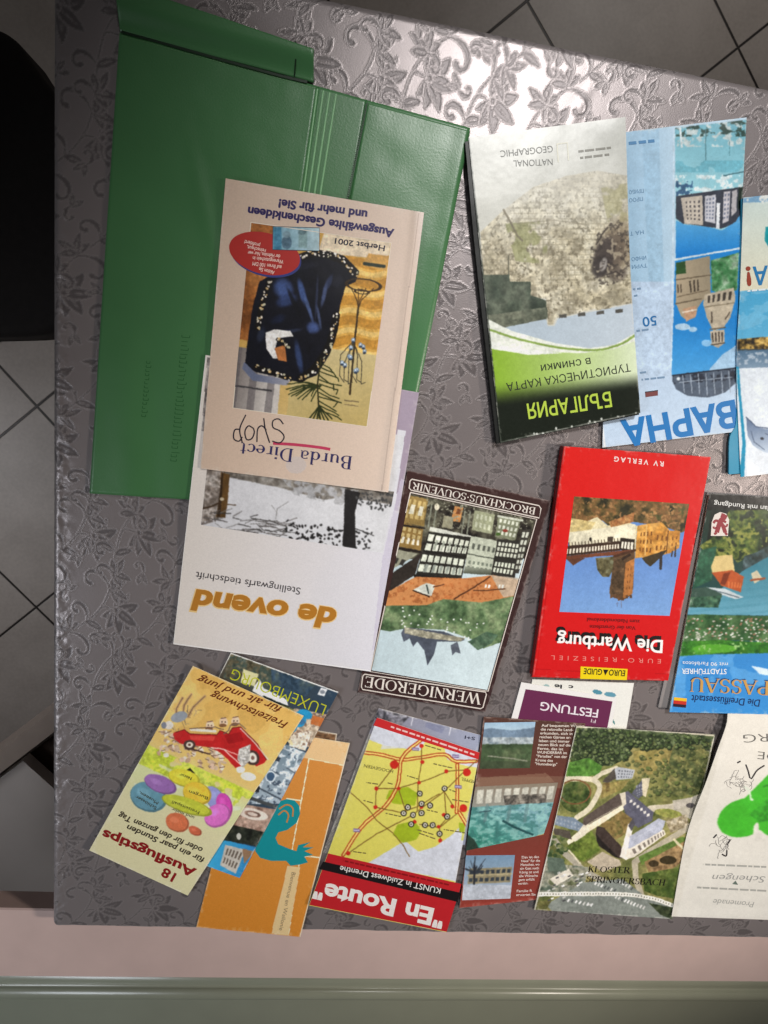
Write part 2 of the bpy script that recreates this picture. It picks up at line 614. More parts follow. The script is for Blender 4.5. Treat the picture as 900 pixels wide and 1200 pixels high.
def _sf(x, y, hw=0.13):
    yy = y + (0.022 if y < 0.5 else -0.022)
    return _ln(x - hw, yy, x + hw, yy, 0.045)


def _glyphs():
    g = {}
    st = lambda x, y0=0, y1=1, w=_T: _ln(x, y0, x, y1, w) + _sf(x, y0) + _sf(x, y1)
    g['I'] = (st(.16), .36)
    g['H'] = (st(.16) + st(.66) + _ln(.16, .5, .66, .5, _t), .84)
    g['N'] = (_ln(.14, 0, .14, 1, _t) + _ln(.14, 1, .7, 0, _T) + _ln(.7, 0, .7, 1, _t) + _sf(.14, 0, .1) + _sf(.1, 1, .1) + _sf(.7, 1, .1), .86)
    g['E'] = (st(.16) + _ln(.16, .97, .6, .97, _t) + _ln(.16, .5, .48, .5, _t) + _ln(.16, .03, .62, .03, _t) + _ln(.6, .82, .6, 1, .05) + _ln(.63, 0, .63, .2, .05) + _ln(.49, .42, .49, .58, .045), .72)
    g['F'] = (st(.16) + _ln(.16, .97, .58, .97, _t) + _ln(.16, .5, .46, .5, _t) + _ln(.58, .8, .58, 1, .05), .66)
    g['L'] = (st(.16) + _ln(.16, .03, .6, .03, _t) + _ln(.61, 0, .61, .22, .05), .68)
    g['R'] = (st(.16) + _arc(.36, .74, .22, .24, -90, 90) + _ln(.16, .98, .38, .98, _t) + _ln(.16, .5, .38, .5, _t) + _ln(.36, .5, .7, 0.02, _T) + _sf(.72, 0, .08), .78)
    g['P'] = (st(.16) + _arc(.36, .73, .24, .25, -90, 90) + _ln(.16, .98, .38, .98, _t) + _ln(.16, .48, .38, .48, _t), .7)
    g['B'] = (st(.16) + _arc(.36, .75, .2, .23, -90, 90) + _arc(.38, .27, .24, .25, -90, 90) + _ln(.16, .98, .38, .98, _t) + _ln(.16, .52, .38, .52, _t) + _ln(.16, .02, .38, .02, _t), .76)
    g['D'] = (st(.16) + _arc(.34, .5, .38, .475, -90, 90) + _ln(.16, .975, .36, .975, _t) + _ln(.16, .025, .36, .025, _t), .86)
    g['O'] = (_arc(.46, .5, .36, .48, 0, 360), .92)
    g['G'] = (_arc(.46, .5, .36, .48, 40, 330) + _ln(.78, .04, .78, .42, .12) + _sf(.76, .44, .12), .94)
    g['C'] = (_arc(.46, .5, .36, .48, 40, 320) + _ln(.74, .74, .74, .97, .05), .84)
    g['S'] = (_arc(.32, .74, .2, .24, 20, 270, .13) + _arc(.32, .26, .22, .24, 90, -160, .13) + _ln(.53, .74, .53, .97, .05) + _ln(.1, .04, .1, .28, .05), .64)
    g['U'] = (_ln(.16, .3, .16, 1, _T) + _sf(.16, 1) + _arc(.42, .3, .26, .28, 180, 360) + _ln(.68, .3, .68, 1, _t) + _sf(.68, 1, .1), .84)
    g['V'] = (_ln(.06, 1, .4, 0, _T) + _ln(.4, 0, .72, 1, _t) + _sf(.06, 1) + _sf(.72, 1, .1), .8)
    g['W'] = (_ln(.06, 1, .34, 0, _T) + _ln(.34, 0, .56, 1, _t) + _ln(.56, 1, .84, 0, _T) + _ln(.84, 0, 1.1, 1, _t) + _sf(.06, 1) + _sf(1.1, 1, .1) + _sf(.56, 1, .08), 1.18)
    g['A'] = (_ln(.06, 0, .38, 1, _t) + _ln(.38, 1, .72, 0, _T) + _ln(.18, .34, .6, .34, _t) + _sf(.06, 0, .1) + _sf(.72, 0), .8)
    g['K'] = (st(.16) + _ln(.2, .42, .62, 1, _t) + _ln(.32, .58, .68, 0, _T) + _sf(.62, 1, .1) + _sf(.7, 0, .1), .8)
    g['T'] = (st(.36) + _ln(.04, .97, .68, .97, _t) + _ln(.04, .8, .04, 1, .05) + _ln(.68, .8, .68, 1, .05), .72)
    g['M'] = (_ln(.12, 0, .14, 1, _t) + _ln(.14, 1, .48, .05, _T) + _ln(.48, .05, .82, 1, _t) + _ln(.84, 0, .82, 1, _T) + _sf(.12, 0, .1) + _sf(.84, 0) , 1.0)
    # cyrillic
    g['В'] = g['B']; g['А'] = g['A']; g['Р'] = g['P']; g['Н'] = g['H']
    # lower case, x height .62
    lo = lambda x, y1=.62: _ln(x, 0, x, y1, .13) + _sf(x, 0, .11) + _ln(x - .12, y1 - .02, x, y1 - .02, .045)
    g['r'] = (lo(.16) + _arc(.34, .42, .14, .18, 60, 140, .08), .5)
    g['u'] = (_ln(.14, .2, .14, .6, .13) + _arc(.3, .2, .16, .18, 180, 330, .11) + lo(.5) + _ln(.04, .6, .16, .6, .045), .68)
    g['d'] = (_arc(.3, .3, .2, .29, 40, 320) + _ln(.5, 0, .5, 1, .13) + _sf(.54, 0, .1) + _ln(.38, .98, .5, .98, .045), .68)
    g['a'] = (_arc(.26, .44, .18, .16, 10, 150, .12) + _ln(.44, .08, .44, .46, .12) + _arc(.26, .19, .16, .17, 60, 320, .12) + _ln(.44, .04, .54, .02, .05), .58)
    g['i'] = (lo(.16) + _ln(.16, .78, .16, .92, .14), .34)
    g['e'] = (_arc(.3, .31, .2, .29, 0, 310) + _ln(.12, .32, .5, .32, _t), .58)
    g['c'] = (_arc(.3, .31, .2, .29, 40, 320) + _ln(.46, .46, .46, .56, .1), .54)
    g['t'] = (_ln(.2, .14, .2, .82, .12) + _ln(.04, .59, .38, .59, .05) + _arc(.32, .14, .12, .13, 180, 300, .1), .44)
    g[' '] = ([], .4)
    g['·'] = (_ln(.16, .44, .16, .58, .14), .32)
    g[','] = (_ln(.1, -.12, .16, .1, .1), .26)
    return g


GLYPHS = _glyphs()


def _serif_geo(body):
    V = []; F = []; x = 0
    for ch in body:
        q, adv = GLYPHS[ch]
        for poly in q:
            k = len(V); V += [(p[0] + x, p[1]) for p in poly]; F.append([k, k + 1, k + 2, k + 3])
        x += adv
    return np.array(V), F


_capH = None


def text(root, name, body, A, B, h, rgb, zf, lay=0.14, bold=0.0, shear=0.0, space=1.0, serif=False, rough=0.42, squash=None):
    """lettering printed on the paper: baseline runs from A to B (photograph pixels), capital height h pixels"""
    global _capH
    if _capH is None:
        _capH = _font_geo('H')[0][:, 1].max()
    if serif:
        v, fs = _serif_geo(body); ch = 1.0
        if shear:
            v = v.copy(); v[:, 0] += v[:, 1] * shear
    else:
        v, fs = _font_geo(body, bold, shear, space); ch = _capH
    x0, x1 = v[:, 0].min(), v[:, 0].max()
    A = np.array(A, float); B = np.array(B, float)
    d = B - A; L = np.linalg.norm(d); d /= L
    upv = np.array([d[1], -d[0]])
    s = (v[:, 0] - x0) / (x1 - x0) * L; t = v[:, 1] / ch * h
    p = A + s[:, None] * d + t[:, None] * upv
    if not serif and h > 5:
        p, fs = tess(p, fs, 3.0)
    zz = np.zeros(len(p))
    if serif:
        zz = np.repeat(np.arange(len(fs)) % 9 * 0.006, 4)
    vv = W(p[:, 0], p[:, 1], (zf(p[:, 0], p[:, 1]) + lay + zz) * 1e-3)
    me = bpy.data.meshes.new(name)
    me.from_pydata(rel(vv, root).tolist(), [], fs); me.update()
    if sum(pl.normal.z for pl in me.polygons) < 0:
        me.flip_normals()
    return obj(name, me, ink(rgb, rough), host(root))


def greek(root, name, rows, h, rgb, zf, lay=0.14, seed=1, fill=0.5):
    """print too small to read in the photograph: rows of word-length dashes"""
    rnd = random.Random(seed)
    for A, B in rows:
        L = []
        A = np.array(A, float); B = np.array(B, float); n = np.linalg.norm(B - A); d = (B - A) / n; x = 0
        while x < n:
            w = rnd.uniform(1.2, 3.6) * h * 0.8
            e = min(x + w, n)
            L.append([A + d * x, A + d * e]); x = e + h * rnd.uniform(0.35, 0.6)
        strokes(root, name, L, h * fill, zf, lay, rgb)
# ------------------------------------------------------------------ setting: floor
FLOOR_Z = -0.70


def floor():
    m = bpy.data.materials.new('floor_tiles'); m.use_nodes = True
    nt = m.node_tree; b = nt.nodes['Principled BSDF']
    tc = nt.nodes.new('ShaderNodeTexCoord')
    sx = nt.nodes.new('ShaderNodeSeparateXYZ')

    def math_(op, a, b_=None):
        nd = nt.nodes.new('ShaderNodeMath'); nd.operation = op
        for i, v in enumerate((a, b_)):
            if v is None:
                continue
            if isinstance(v, (int, float)):
                nd.inputs[i].default_value = v
            else:
                nt.links.new(v, nd.inputs[i])
        return nd.outputs[0]
    nt.links.new(tc.outputs['Object'], sx.inputs[0])
    x, y = sx.outputs[0], sx.outputs[1]
    T = 0.289
    # tile directions measured from the joints in the photograph
    d1 = math.radians(127.5); d2 = math.radians(37.5)
    n1 = (-math.sin(d1), math.cos(d1)); n2 = (-math.sin(d2), math.cos(d2))

    def dist(nv, off):
        s = math_('ADD', math_('MULTIPLY', x, nv[0]), math_('MULTIPLY', y, nv[1]))
        s = math_('DIVIDE', math_('SUBTRACT', s, off), T)
        s = math_('ADD', s, 40.5)
        f = math_('ABSOLUTE', math_('SUBTRACT', math_('FRACT', s), 0.5))
        return math_('MULTIPLY', f, T), math_('FLOOR', s)
    a, ia = dist(n1, 0.438); c, ic = dist(n2, 0.128)
    dmin = math_('MINIMUM', a, c)
    mr = nt.nodes.new('ShaderNodeMapRange'); mr.inputs['From Min'].default_value = 0.0013; mr.inputs['From Max'].default_value = 0.0030
    nt.links.new(dmin, mr.inputs['Value'])
    no = nt.nodes.new('ShaderNodeTexNoise'); no.inputs['Scale'].default_value = 9; no.inputs['Detail'].default_value = 8; no.inputs['Roughness'].default_value = 0.65
    nt.links.new(tc.outputs['Object'], no.inputs['Vector'])
    n3 = nt.nodes.new('ShaderNodeTexNoise'); n3.inputs['Scale'].default_value = 160; n3.inputs['Detail'].default_value = 3
    nt.links.new(tc.outputs['Object'], n3.inputs['Vector'])
    wn = nt.nodes.new('ShaderNodeTexWhiteNoise'); cb = nt.nodes.new('ShaderNodeCombineXYZ')
    nt.links.new(ia, cb.inputs[0]); nt.links.new(ic, cb.inputs[1]); nt.links.new(cb.outputs[0], wn.inputs['Vector'])
    r = nt.nodes.new('ShaderNodeValToRGB')
    r.color_ramp.elements[0].position = 0.3; r.color_ramp.elements[0].color = (*lin((168, 158, 150)), 1)
    r.color_ramp.elements[1].position = 0.75; r.color_ramp.elements[1].color = (*lin((200, 190, 182)), 1)
    sm_ = math_('ADD', math_('MULTIPLY', no.outputs['Fac'], 0.75), math_('ADD', math_('MULTIPLY', n3.outputs['Fac'], 0.34), math_('MULTIPLY', wn.outputs['Value'], 0.1)))
    nt.links.new(sm_, r.inputs['Fac'])
    mx = nt.nodes.new('ShaderNodeMix'); mx.data_type = 'RGBA'
    mx.inputs['A'].default_value = (*lin((42, 36, 33)), 1)
    nt.links.new(mr.outputs['Result'], mx.inputs['Factor']); nt.links.new(r.outputs['Color'], mx.inputs['B'])
    nt.links.new(mx.outputs['Result'], b.inputs['Base Color'])
    b.inputs['Roughness'].default_value = 0.38; b.inputs['Specular IOR Level'].default_value = 0.35
    bp = nt.nodes.new('ShaderNodeBump'); bp.inputs['Strength'].default_value = 0.5; bp.inputs['Distance'].default_value = 0.002
    hh = math_('ADD', math_('MULTIPLY', mr.outputs['Result'], 1.0), math_('MULTIPLY', no.outputs['Fac'], 0.25))
    nt.links.new(hh, bp.inputs['Height']); nt.links.new(bp.outputs['Normal'], b.inputs['Normal'])
    s = 4.0
    v = np.array([(-s, -s, 0), (s, -s, 0), (s, s, 0), (-s, s, 0)], float)
    o = obj('floor', fast_mesh('floor', v, [np.array([[0, 1, 2, 3]])], smooth=False), m)
    o.location = (0, 0, FLOOR_Z); o['kind'] = 'structure'


floor()

# ------------------------------------------------------------------ table frame of reference
pBL = W(60., 1088.)[:2]; pTL = W(60., 50.)[:2]
vhat = (pTL - pBL) / np.linalg.norm(pTL - pBL)
uhat = np.array([vhat[1], -vhat[0]])
LEN_V = float((W(690., 58.)[:2] - pBL) @ vhat)
LEN_U = 0.86


def T3(u, v, z):
    u = np.asarray(u, float); v = np.asarray(v, float)
    xy = pBL + u[..., None] * uhat + v[..., None] * vhat
    return np.concatenate([xy, (np.zeros_like(u) + z)[..., None]], -1)


def box_geo(c0, c1, frame=None, bev=0.0):
    """box verts/faces between two (u, v, z) corners in the table frame"""
    u0, v0, z0 = c0; u1, v1, z1 = c1
    b = bev
    rings = [(u0 + b, v0 + b, u1 - b, v1 - b, z0), (u0, v0, u1, v1, z0 + b), (u0, v0, u1, v1, z1 - b), (u0 + b, v0 + b, u1 - b, v1 - b, z1)] if b else \
        [(u0, v0, u1, v1, z0), (u0, v0, u1, v1, z1)]
    V = []
    for a, c, d, e, z in rings:
        V += [T3(np.array(p[0]), np.array(p[1]), z) for p in ((a, c), (d, c), (d, e), (a, e))]
    F = [np.array([[3, 2, 1, 0]])]
    for r in range(len(rings) - 1):
        k = 4 * r
        F.append(np.array([[k + i, k + (i + 1) % 4, k + 4 + (i + 1) % 4, k + 4 + i] for i in range(4)]))
    k = 4 * (len(rings) - 1); F.append(np.array([[k, k + 1, k + 2, k + 3]]))
    return np.array(V), F


def tbox(root, name, c0, c1, m, bev=0.002):
    V, F = box_geo(c0, c1, bev=bev)
    return obj(name, fast_mesh(name, rel(V, root), F, smooth=False), m, root)


WOOD = mat('dark_table_wood', (84, 58, 42), 0.4, 0.4, vary=0.3, vscale=25)
tb = thing('table', 'kitchen table under the grey damask cloth, carrying all the leaflets', 'table', tuple(T3(np.array(.4), np.array(.4), FLOOR_Z)))
tbox(tb, 'tabletop', (0.006, 0.006, -0.03), (LEN_U - .006, LEN_V - .006, -0.0035), WOOD)
for uu in (0.05, LEN_U - 0.11):
    for vv in (0.05, LEN_V - 0.11):
        tbox(tb, 'leg', (uu, vv, FLOOR_Z), (uu + .06, vv + .06, -0.03), WOOD)

# ------------------------------------------------------------------ damask tablecloth


def damask_tile(N=640):
    M = np.zeros((N, N))
    rnd = random.Random(5)

    def disc(x, y, r, val=1.0):
        R = int(r * N) + 2
        cx, cy = x * N, y * N
        ii = np.arange(int(cy) - R, int(cy) + R + 1); jj = np.arange(int(cx) - R, int(cx) + R + 1)
        d = np.sqrt((ii[:, None] - cy) ** 2 + (jj[None, :] - cx) ** 2)
        a = np.clip(r * N - d + 0.5, 0, 1)
        ix = np.ix_(ii % N, jj % N)
        M[ix] = np.maximum(M[ix], a) if val > 0 else M[ix] * (1 - a)

    def curve(pts, ws, val=1.0, clear=0.006):
        pts = np.asarray(pts); n = len(pts)
        w = np.interp(np.linspace(0, 1, n), np.linspace(0, 1, len(ws)), ws)
        if val > 0 and clear:
            for (x, y), r in zip(pts[6:], w[6:]):
                disc(x, y, r + clear, -1)
        for (x, y), r in zip(pts, w):
            disc(x, y, r, val)

    def bez(p0, p1, p2, p3, n=60):
        t = np.linspace(0, 1, n)[:, None]
        return (1 - t) ** 3 * np.array(p0) + 3 * (1 - t) ** 2 * t * np.array(p1) + 3 * (1 - t) * t * t * np.array(p2) + t ** 3 * np.array(p3)

    def petal(x, y, ang, L, w, bend=0.25, vein=True):
        a = math.radians(ang); d = np.array([math.cos(a), math.sin(a)]); nn = np.array([-d[1], d[0]])
        t = np.linspace(0.05, 1, 46)[:, None]
        p = np.array([x, y]) + d * L * t + nn * bend * L * t * t
        prof = w * np.sin(np.pi * np.linspace(0.05, 1, 46) ** 0.8) ** 0.8 + 0.0008
        for (px_, py_), r in zip(p[8:], prof[8:]):
            disc(px_, py_, r + .006, -1)
        for (px_, py_), r in zip(p, prof):
            disc(px_, py_, r)
        if vein:
            q = p[6:34]
            curve(q, [.0012, .002, .0008], -1)

    def clear_petal(x, y, ang, L, w, bend=0.25):
        a = math.radians(ang); d = np.array([math.cos(a), math.sin(a)]); nn = np.array([-d[1], d[0]])
        t = np.linspace(0.05, 1, 46)[:, None]
        p = np.array([x, y]) + d * L * t + nn * bend * L * t * t
        prof = (w + .007) * np.sin(np.pi * np.linspace(0.05, 1, 46) ** 0.8) ** 0.8
        for (px_, py_), r in zip(p, prof):
            disc(px_, py_, r, -1)
        petal(x, y, ang, L, w, bend)

    def scroll(x, y, ang, L, turn, w=0.017):
        """comma shaped tendril: thin start, curls in, fat rounded end"""
        n = 70; pts = []; a = math.radians(ang); p = np.array([x, y])
        s = L / n
        for k in range(n):
            t = k / n
            a += math.radians(turn) / n * (0.35 + 2.0 * t * t)
            p = p + np.array([math.cos(a), math.sin(a)]) * s; pts.append(p.copy())
        curve(pts, [.004, .007, .013, w * .8, w * .55, w * .5, w * .85])

    def flower(x, y, ang, s):
        for k, (da, L, w) in enumerate([(-105, .1, .02), (105, .1, .02), (-72, .125, .026), (72, .125, .026), (-38, .14, .03), (38, .14, .03), (0, .15, .03)]):
            clear_petal(x, y, ang + da, L * s, w * s, 0.25 * (1 if da > 0 else -1 if da < 0 else 0))
        disc(x, y, .022 * s, -1); disc(x, y, .015 * s)

    def leafspray(x, y, ang, s):
        for da, L in ((-60, .09), (-20, .12), (25, .12), (65, .085)):
            petal(x, y, ang + da, L * s, .021 * s, 0.2 if da > 0 else -0.2)

    for (y0, ph, flip, amp) in ((0.17, 0.0, 1, .07), (0.5, 0.37, -1, .06), (0.83, 0.71, 1, .07)):
        t = np.linspace(0, 1, 240)
        P = np.stack([t + ph, y0 + flip * amp * np.sin(2 * np.pi * t)], -1)
        curve(P, [.0055, .0055])
        for k, (tt, side) in enumerate(((.06, 1), (.2, -1), (.33, 1), (.47, -1), (.6, 1), (.72, -1), (.86, 1), (.95, -1))):
            i = int(tt * 239); p = P[i]; d = P[(i + 4) % 240] - P[i]
            a = math.degrees(math.atan2(flip * amp * 2 * np.pi * math.cos(2 * np.pi * tt), 1))
            if k in (1, 5):
                q = bez(p, p + .04 * np.array([math.cos(math.radians(a)), math.sin(math.radians(a))]), p + np.array([.04, side * .06]), p + np.array([.06, side * .085]), 30)
                curve(q, [.005, .005]); flower(q[-1][0], q[-1][1], side * 75 + (10 if k == 1 else -15), 1.05)
            elif k in (3, 6):
                scroll(p[0], p[1], a + side * 30, .27, side * 250, .018)
                leafspray(p[0] + .01, p[1] - side * .012, a - side * 70, .95)
            elif k in (0, 4):
                scroll(p[0], p[1], a + side * 35, .22, side * 290, .017)
                petal(p[0], p[1], a - side * 50, .11, .022, -.2 * side)
            else:
                leafspray(p[0], p[1], a + side * 62, 1.0)
                scroll(p[0], p[1], a - side * 38, .17, -side * 260, .014)
    # small filler sprigs
    for x, y, a in ((.12, .0, 40), (.5, .34, 200), (.92, .35, 120), (.62, .02, -30), (.28, .66, 80), (.78, .66, 10), (.05, .66, 250), (.4, .99, 150)):
        scroll(x, y, a, .12, 240, .012); petal(x, y, a + 160, .07, .016); petal(x, y, a + 215, .06, .014)
    return M


TILE = damask_tile()
TILE_MM = 0.128


def tile_at(x, y):
    N = TILE.shape[0]
    a = math.radians(62)
    u = (x * math.cos(a) + y * math.sin(a)) / TILE_MM; v = (-x * math.sin(a) + y * math.cos(a)) / TILE_MM
    u = u + 0.06 * np.sin(2 * np.pi * v * 0.5 + 1)          # weave never lies perfectly square
    fx = (u % 1) * N; fy = (v % 1) * N
    i = np.floor(fx).astype(int); j = np.floor(fy).astype(int); fx -= i; fy -= j
    g = lambda a_, b_: TILE[b_ % N, a_ % N]
    return (g(i, j) * (1 - fx) + g(i + 1, j) * fx) * (1 - fy) + (g(i, j + 1) * (1 - fx) + g(i + 1, j + 1) * fx) * fy


def tablecloth():
    m = bpy.data.materials.new('silver_damask_satin'); m.use_nodes = True
    nt = m.node_tree; b = nt.nodes['Principled BSDF']; L = nt.links.new
    at = nt.nodes.new('ShaderNodeAttribute'); at.attribute_name = 'motif'
    ed = nt.nodes.new('ShaderNodeAttribute'); ed.attribute_name = 'outline'
    tc = nt.nodes.new('ShaderNodeTexCoord')
    no = nt.nodes.new('ShaderNodeTexNoise'); no.inputs['Scale'].default_value = 22; no.inputs['Detail'].default_value = 5
    L(tc.outputs['Object'], no.inputs['Vector'])
    fine = nt.nodes.new('ShaderNodeTexNoise'); fine.inputs['Scale'].default_value = 1400; fine.inputs['Detail'].default_value = 2
    L(tc.outputs['Object'], fine.inputs['Vector'])
    g = nt.nodes.new('ShaderNodeMix'); g.data_type = 'RGBA'
    g.inputs['A'].default_value = (*lin((128, 120, 120)), 1); g.inputs['B'].default_value = (*lin((142, 133, 132)), 1)
    L(no.outputs['Fac'], g.inputs['Factor'])
    c = nt.nodes.new('ShaderNodeMix'); c.data_type = 'RGBA'
    c.inputs['B'].default_value = (*lin((97, 90, 90)), 1)
    L(at.outputs['Fac'], c.inputs['Factor']); L(g.outputs['Result'], c.inputs['A'])
    e = nt.nodes.new('ShaderNodeMix'); e.data_type = 'RGBA'
    e.inputs['B'].default_value = (*lin((154, 146, 145)), 1)
    em = nt.nodes.new('ShaderNodeMath'); em.operation = 'MULTIPLY'
    fr = nt.nodes.new('ShaderNodeMapRange'); fr.inputs['From Min'].default_value = .42; fr.inputs['From Max'].default_value = .6; fr.inputs['To Min'].default_value = .1; fr.inputs['To Max'].default_value = .65
    L(fine.outputs['Fac'], fr.inputs['Value']); L(ed.outputs['Fac'], em.inputs[0]); L(fr.outputs['Result'], em.inputs[1])
    L(em.outputs[0], e.inputs['Factor']); L(c.outputs['Result'], e.inputs['A'])
    L(e.outputs['Result'], b.inputs['Base Color'])
    ro = nt.nodes.new('ShaderNodeMapRange'); ro.inputs['To Min'].default_value = 0.35; ro.inputs['To Max'].default_value = 0.40
    L(at.outputs['Fac'], ro.inputs['Value']); L(ro.outputs['Result'], b.inputs['Roughness'])
    me_ = nt.nodes.new('ShaderNodeMapRange'); me_.inputs['To Min'].default_value = 0.34; me_.inputs['To Max'].default_value = 0.3
    L(at.outputs['Fac'], me_.inputs['Value']); L(me_.outputs['Result'], b.inputs['Metallic'])
    b.inputs['Specular IOR Level'].default_value = 0.5
    b.inputs['Sheen Weight'].default_value = 0.15
    bp = nt.nodes.new('ShaderNodeBump'); bp.inputs['Strength'].default_value = 0.25; bp.inputs['Distance'].default_value = 0.0006
    wv = nt.nodes.new('ShaderNodeMath'); wv.operation = 'MULTIPLY_ADD'; wv.inputs[1].default_value = 1.2
    L(ed.outputs['Fac'], wv.inputs[0])
    wm = nt.nodes.new('ShaderNodeMath'); wm.operation = 'MULTIPLY'; L(fine.outputs['Fac'], wm.inputs[1]); wv.inputs[2].default_value = 0.45
    L(wv.outputs[0], wm.inputs[0]); L(wm.outputs[0], bp.inputs['Height']); L(bp.outputs['Normal'], b.inputs['Normal'])

    step = 0.0008
    r = 0.006
    q = r * math.pi / 2

    def fold(s, L_, drop):
        """distance along the cloth -> (position, height) over both edges of the table"""
        pos = np.clip(s, 0, L_).astype(float); z = np.zeros_like(pos)
        for side, ex_ in ((-1, -s), (1, s - L_)):
            e_ = np.clip(ex_, 0, None)
            ar = np.clip(e_ / q, 0, 1) * math.pi / 2
            rest = np.clip(e_ - q, 0, None)
            on = ex_ > 0
            pos = np.where(on, (0 if side < 0 else L_) + side * r * np.sin(ar), pos)
            z = np.where(on, -r * (1 - np.cos(ar)) - rest, z)
        return pos, z
    Lu = 0.80; Lv = LEN_V - 2 * r
    drop = 0.16
    su = np.concatenate([-np.arange(drop, q, -0.006), np.arange(-q, Lu, step), np.arange(Lu, LEN_U + .16, 0.005)])
    sv = np.concatenate([np.array([-0.016]), np.arange(-q, Lv + q, step), np.arange(Lv + q, Lv + drop, 0.006)])
    pu, zu = fold(su, LEN_U - 2 * r, drop); pv, zv = fold(sv, Lv, drop)
    U, V = np.meshgrid(su, sv, indexing='ij')
    mk = tile_at(U + .03, V + .02)
    gx, gy = np.gradient(mk)
    edge = np.clip(np.sqrt(gx ** 2 + gy ** 2) * 2.2, 0, 1)
    wr = (fbm(U * 1000, V * 1000, 95.0, 4, 2) - 0.5) * 1.0 + (fbm(U * 1000, V * 1000, 28.0, 9, 2) - .5) * 0.22
    # soft fold lines left by ironing
    for (c0, dirx, diry, w_, hgt) in ((0.315, 0.94, -0.34, .0035, .5), (0.15, 1.0, 0.05, .004, .18), (0.47, 0.2, 1.0, .005, .25)):
        dd = U * dirx + V * diry - (c0 * dirx + 0.62 * diry if abs(dirx) > .5 else c0 * diry)
        wr = wr + hgt * np.exp(-(dd / w_) ** 2)
    inside = (sm(U, 0.0, 0.03)) * sm(V, 0.0, 0.03) * (1 - sm(V, Lv - .03, Lv))
    pz = zu[:, None] + np.maximum(zv[None, :], -0.013 - 0 * zv[None, :]) * (V < 0) + zv[None, :] * (V >= 0)
    z = pz + wr * 0.0005 * inside - mk * 0.00006 + edge * 0.000018
    # crinkles along the rolled edges
    eu = np.exp(-((U - 0.002) / .006) ** 2)
    z = z + eu * (fbm(U * 1000, V * 1000, 7.0, 21, 3) - .5) * 0.0016
    P = T3(pu[:, None] + r + 0 * V, pv[None, :] + r + 0 * U, z)
    P[..., :2] += ((fbm(U * 1000, V * 0 + 3.0, 26.0, 44, 3) - .5) * 0.0022 * (V < 0.001))[..., None] * vhat
    P[..., :2] += (eu * (fbm(U * 1000 + 99, V * 1000, 9.0, 31, 3) - .5) * 0.0016)[..., None] * uhat
    n, k = U.shape
    f = grid_faces(n, k)
    o = obj('tablecloth', fast_mesh('tablecloth', P.reshape(-1, 3), [f], attrs={'motif': mk.ravel(), 'outline': edge.ravel()}), m)
    o['label'] = 'silvery grey damask satin tablecloth with scrolling flowers over the table'; o['category'] = 'tablecloth'


tablecloth()

# ------------------------------------------------------------------ ledge and rail along the lower edge
PINK = mat('pale_pink_laminate', (206, 180, 172), 0.42, 0.4, vary=0.09, vscale=35, bump=0.05, bscale=90)
GREENGREY = mat('grey_green_gloss_paint', (142, 144, 126), 0.28, 0.5, vary=0.08, vscale=30, bump=0.03, bscale=200)
LEDGE_Z = -0.0145
v1 = float((W(450., 1148., LEDGE_Z)[:2] - pBL) @ vhat)


def extrude(root, name, prof, u0, u1, m, n=2):
    prof = np.asarray(prof, float); k = len(prof)
    us = np.linspace(u0, u1, n)
    P = np.concatenate([T3(np.full(k, u), prof[:, 0], prof[:, 1]) for u in us])
    F = []
    for a in range(n - 1):
        i = np.arange(k); j = (i + 1) % k
        F.append(np.stack([a * k + i, a * k + j, (a + 1) * k + j, (a + 1) * k + i], -1))
    F = [np.vstack(F), np.arange(k)[None, ::-1], (np.arange(k) + (n - 1) * k)[None, :]]
    me = fast_mesh(name, rel(P, root), F, smooth=False)
    o = obj(name, me, m, root)
    for p in me.polygons:
        p.use_smooth = len(p.vertices) == 4
    me.update()
    return o


lg = thing('ledge', 'pale pink flat board running along the lower edge of the table', 'ledge', tuple(T3(np.array(.3), np.array(-.03), -.03)))
tbox(lg, 'board', (-0.36, v1, -0.034), (0.95, 0.004, LEDGE_Z), PINK, 0.0012)
rl = thing('rail', 'glossy grey green rail with a raised rounded bead, beyond the pink board', 'rail', tuple(T3(np.array(.3), np.array(v1 - .04), -.05)))
vb = float((W(450., 1168., -.016)[:2] - pBL) @ vhat)
prof = [(v1 - .0008, -.07), (v1 - .0008, -.019), (vb + .010, -.0195)]
for a in np.linspace(0, 180, 16):
    prof.append((vb + .0065 * math.cos(math.radians(a)), -.0195 + .005 * math.sin(math.radians(a))))
prof += [(vb - .010, -.0198), (vb - .030, -.021), (vb - .09, -.023), (vb - .16, -.03), (vb - .2, -.05), (vb - .2, -.07)]
extrude(rl, 'moulding', prof[::-1], -0.40, 1.0, GREENGREY)

# ------------------------------------------------------------------ black chair beyond the left edge


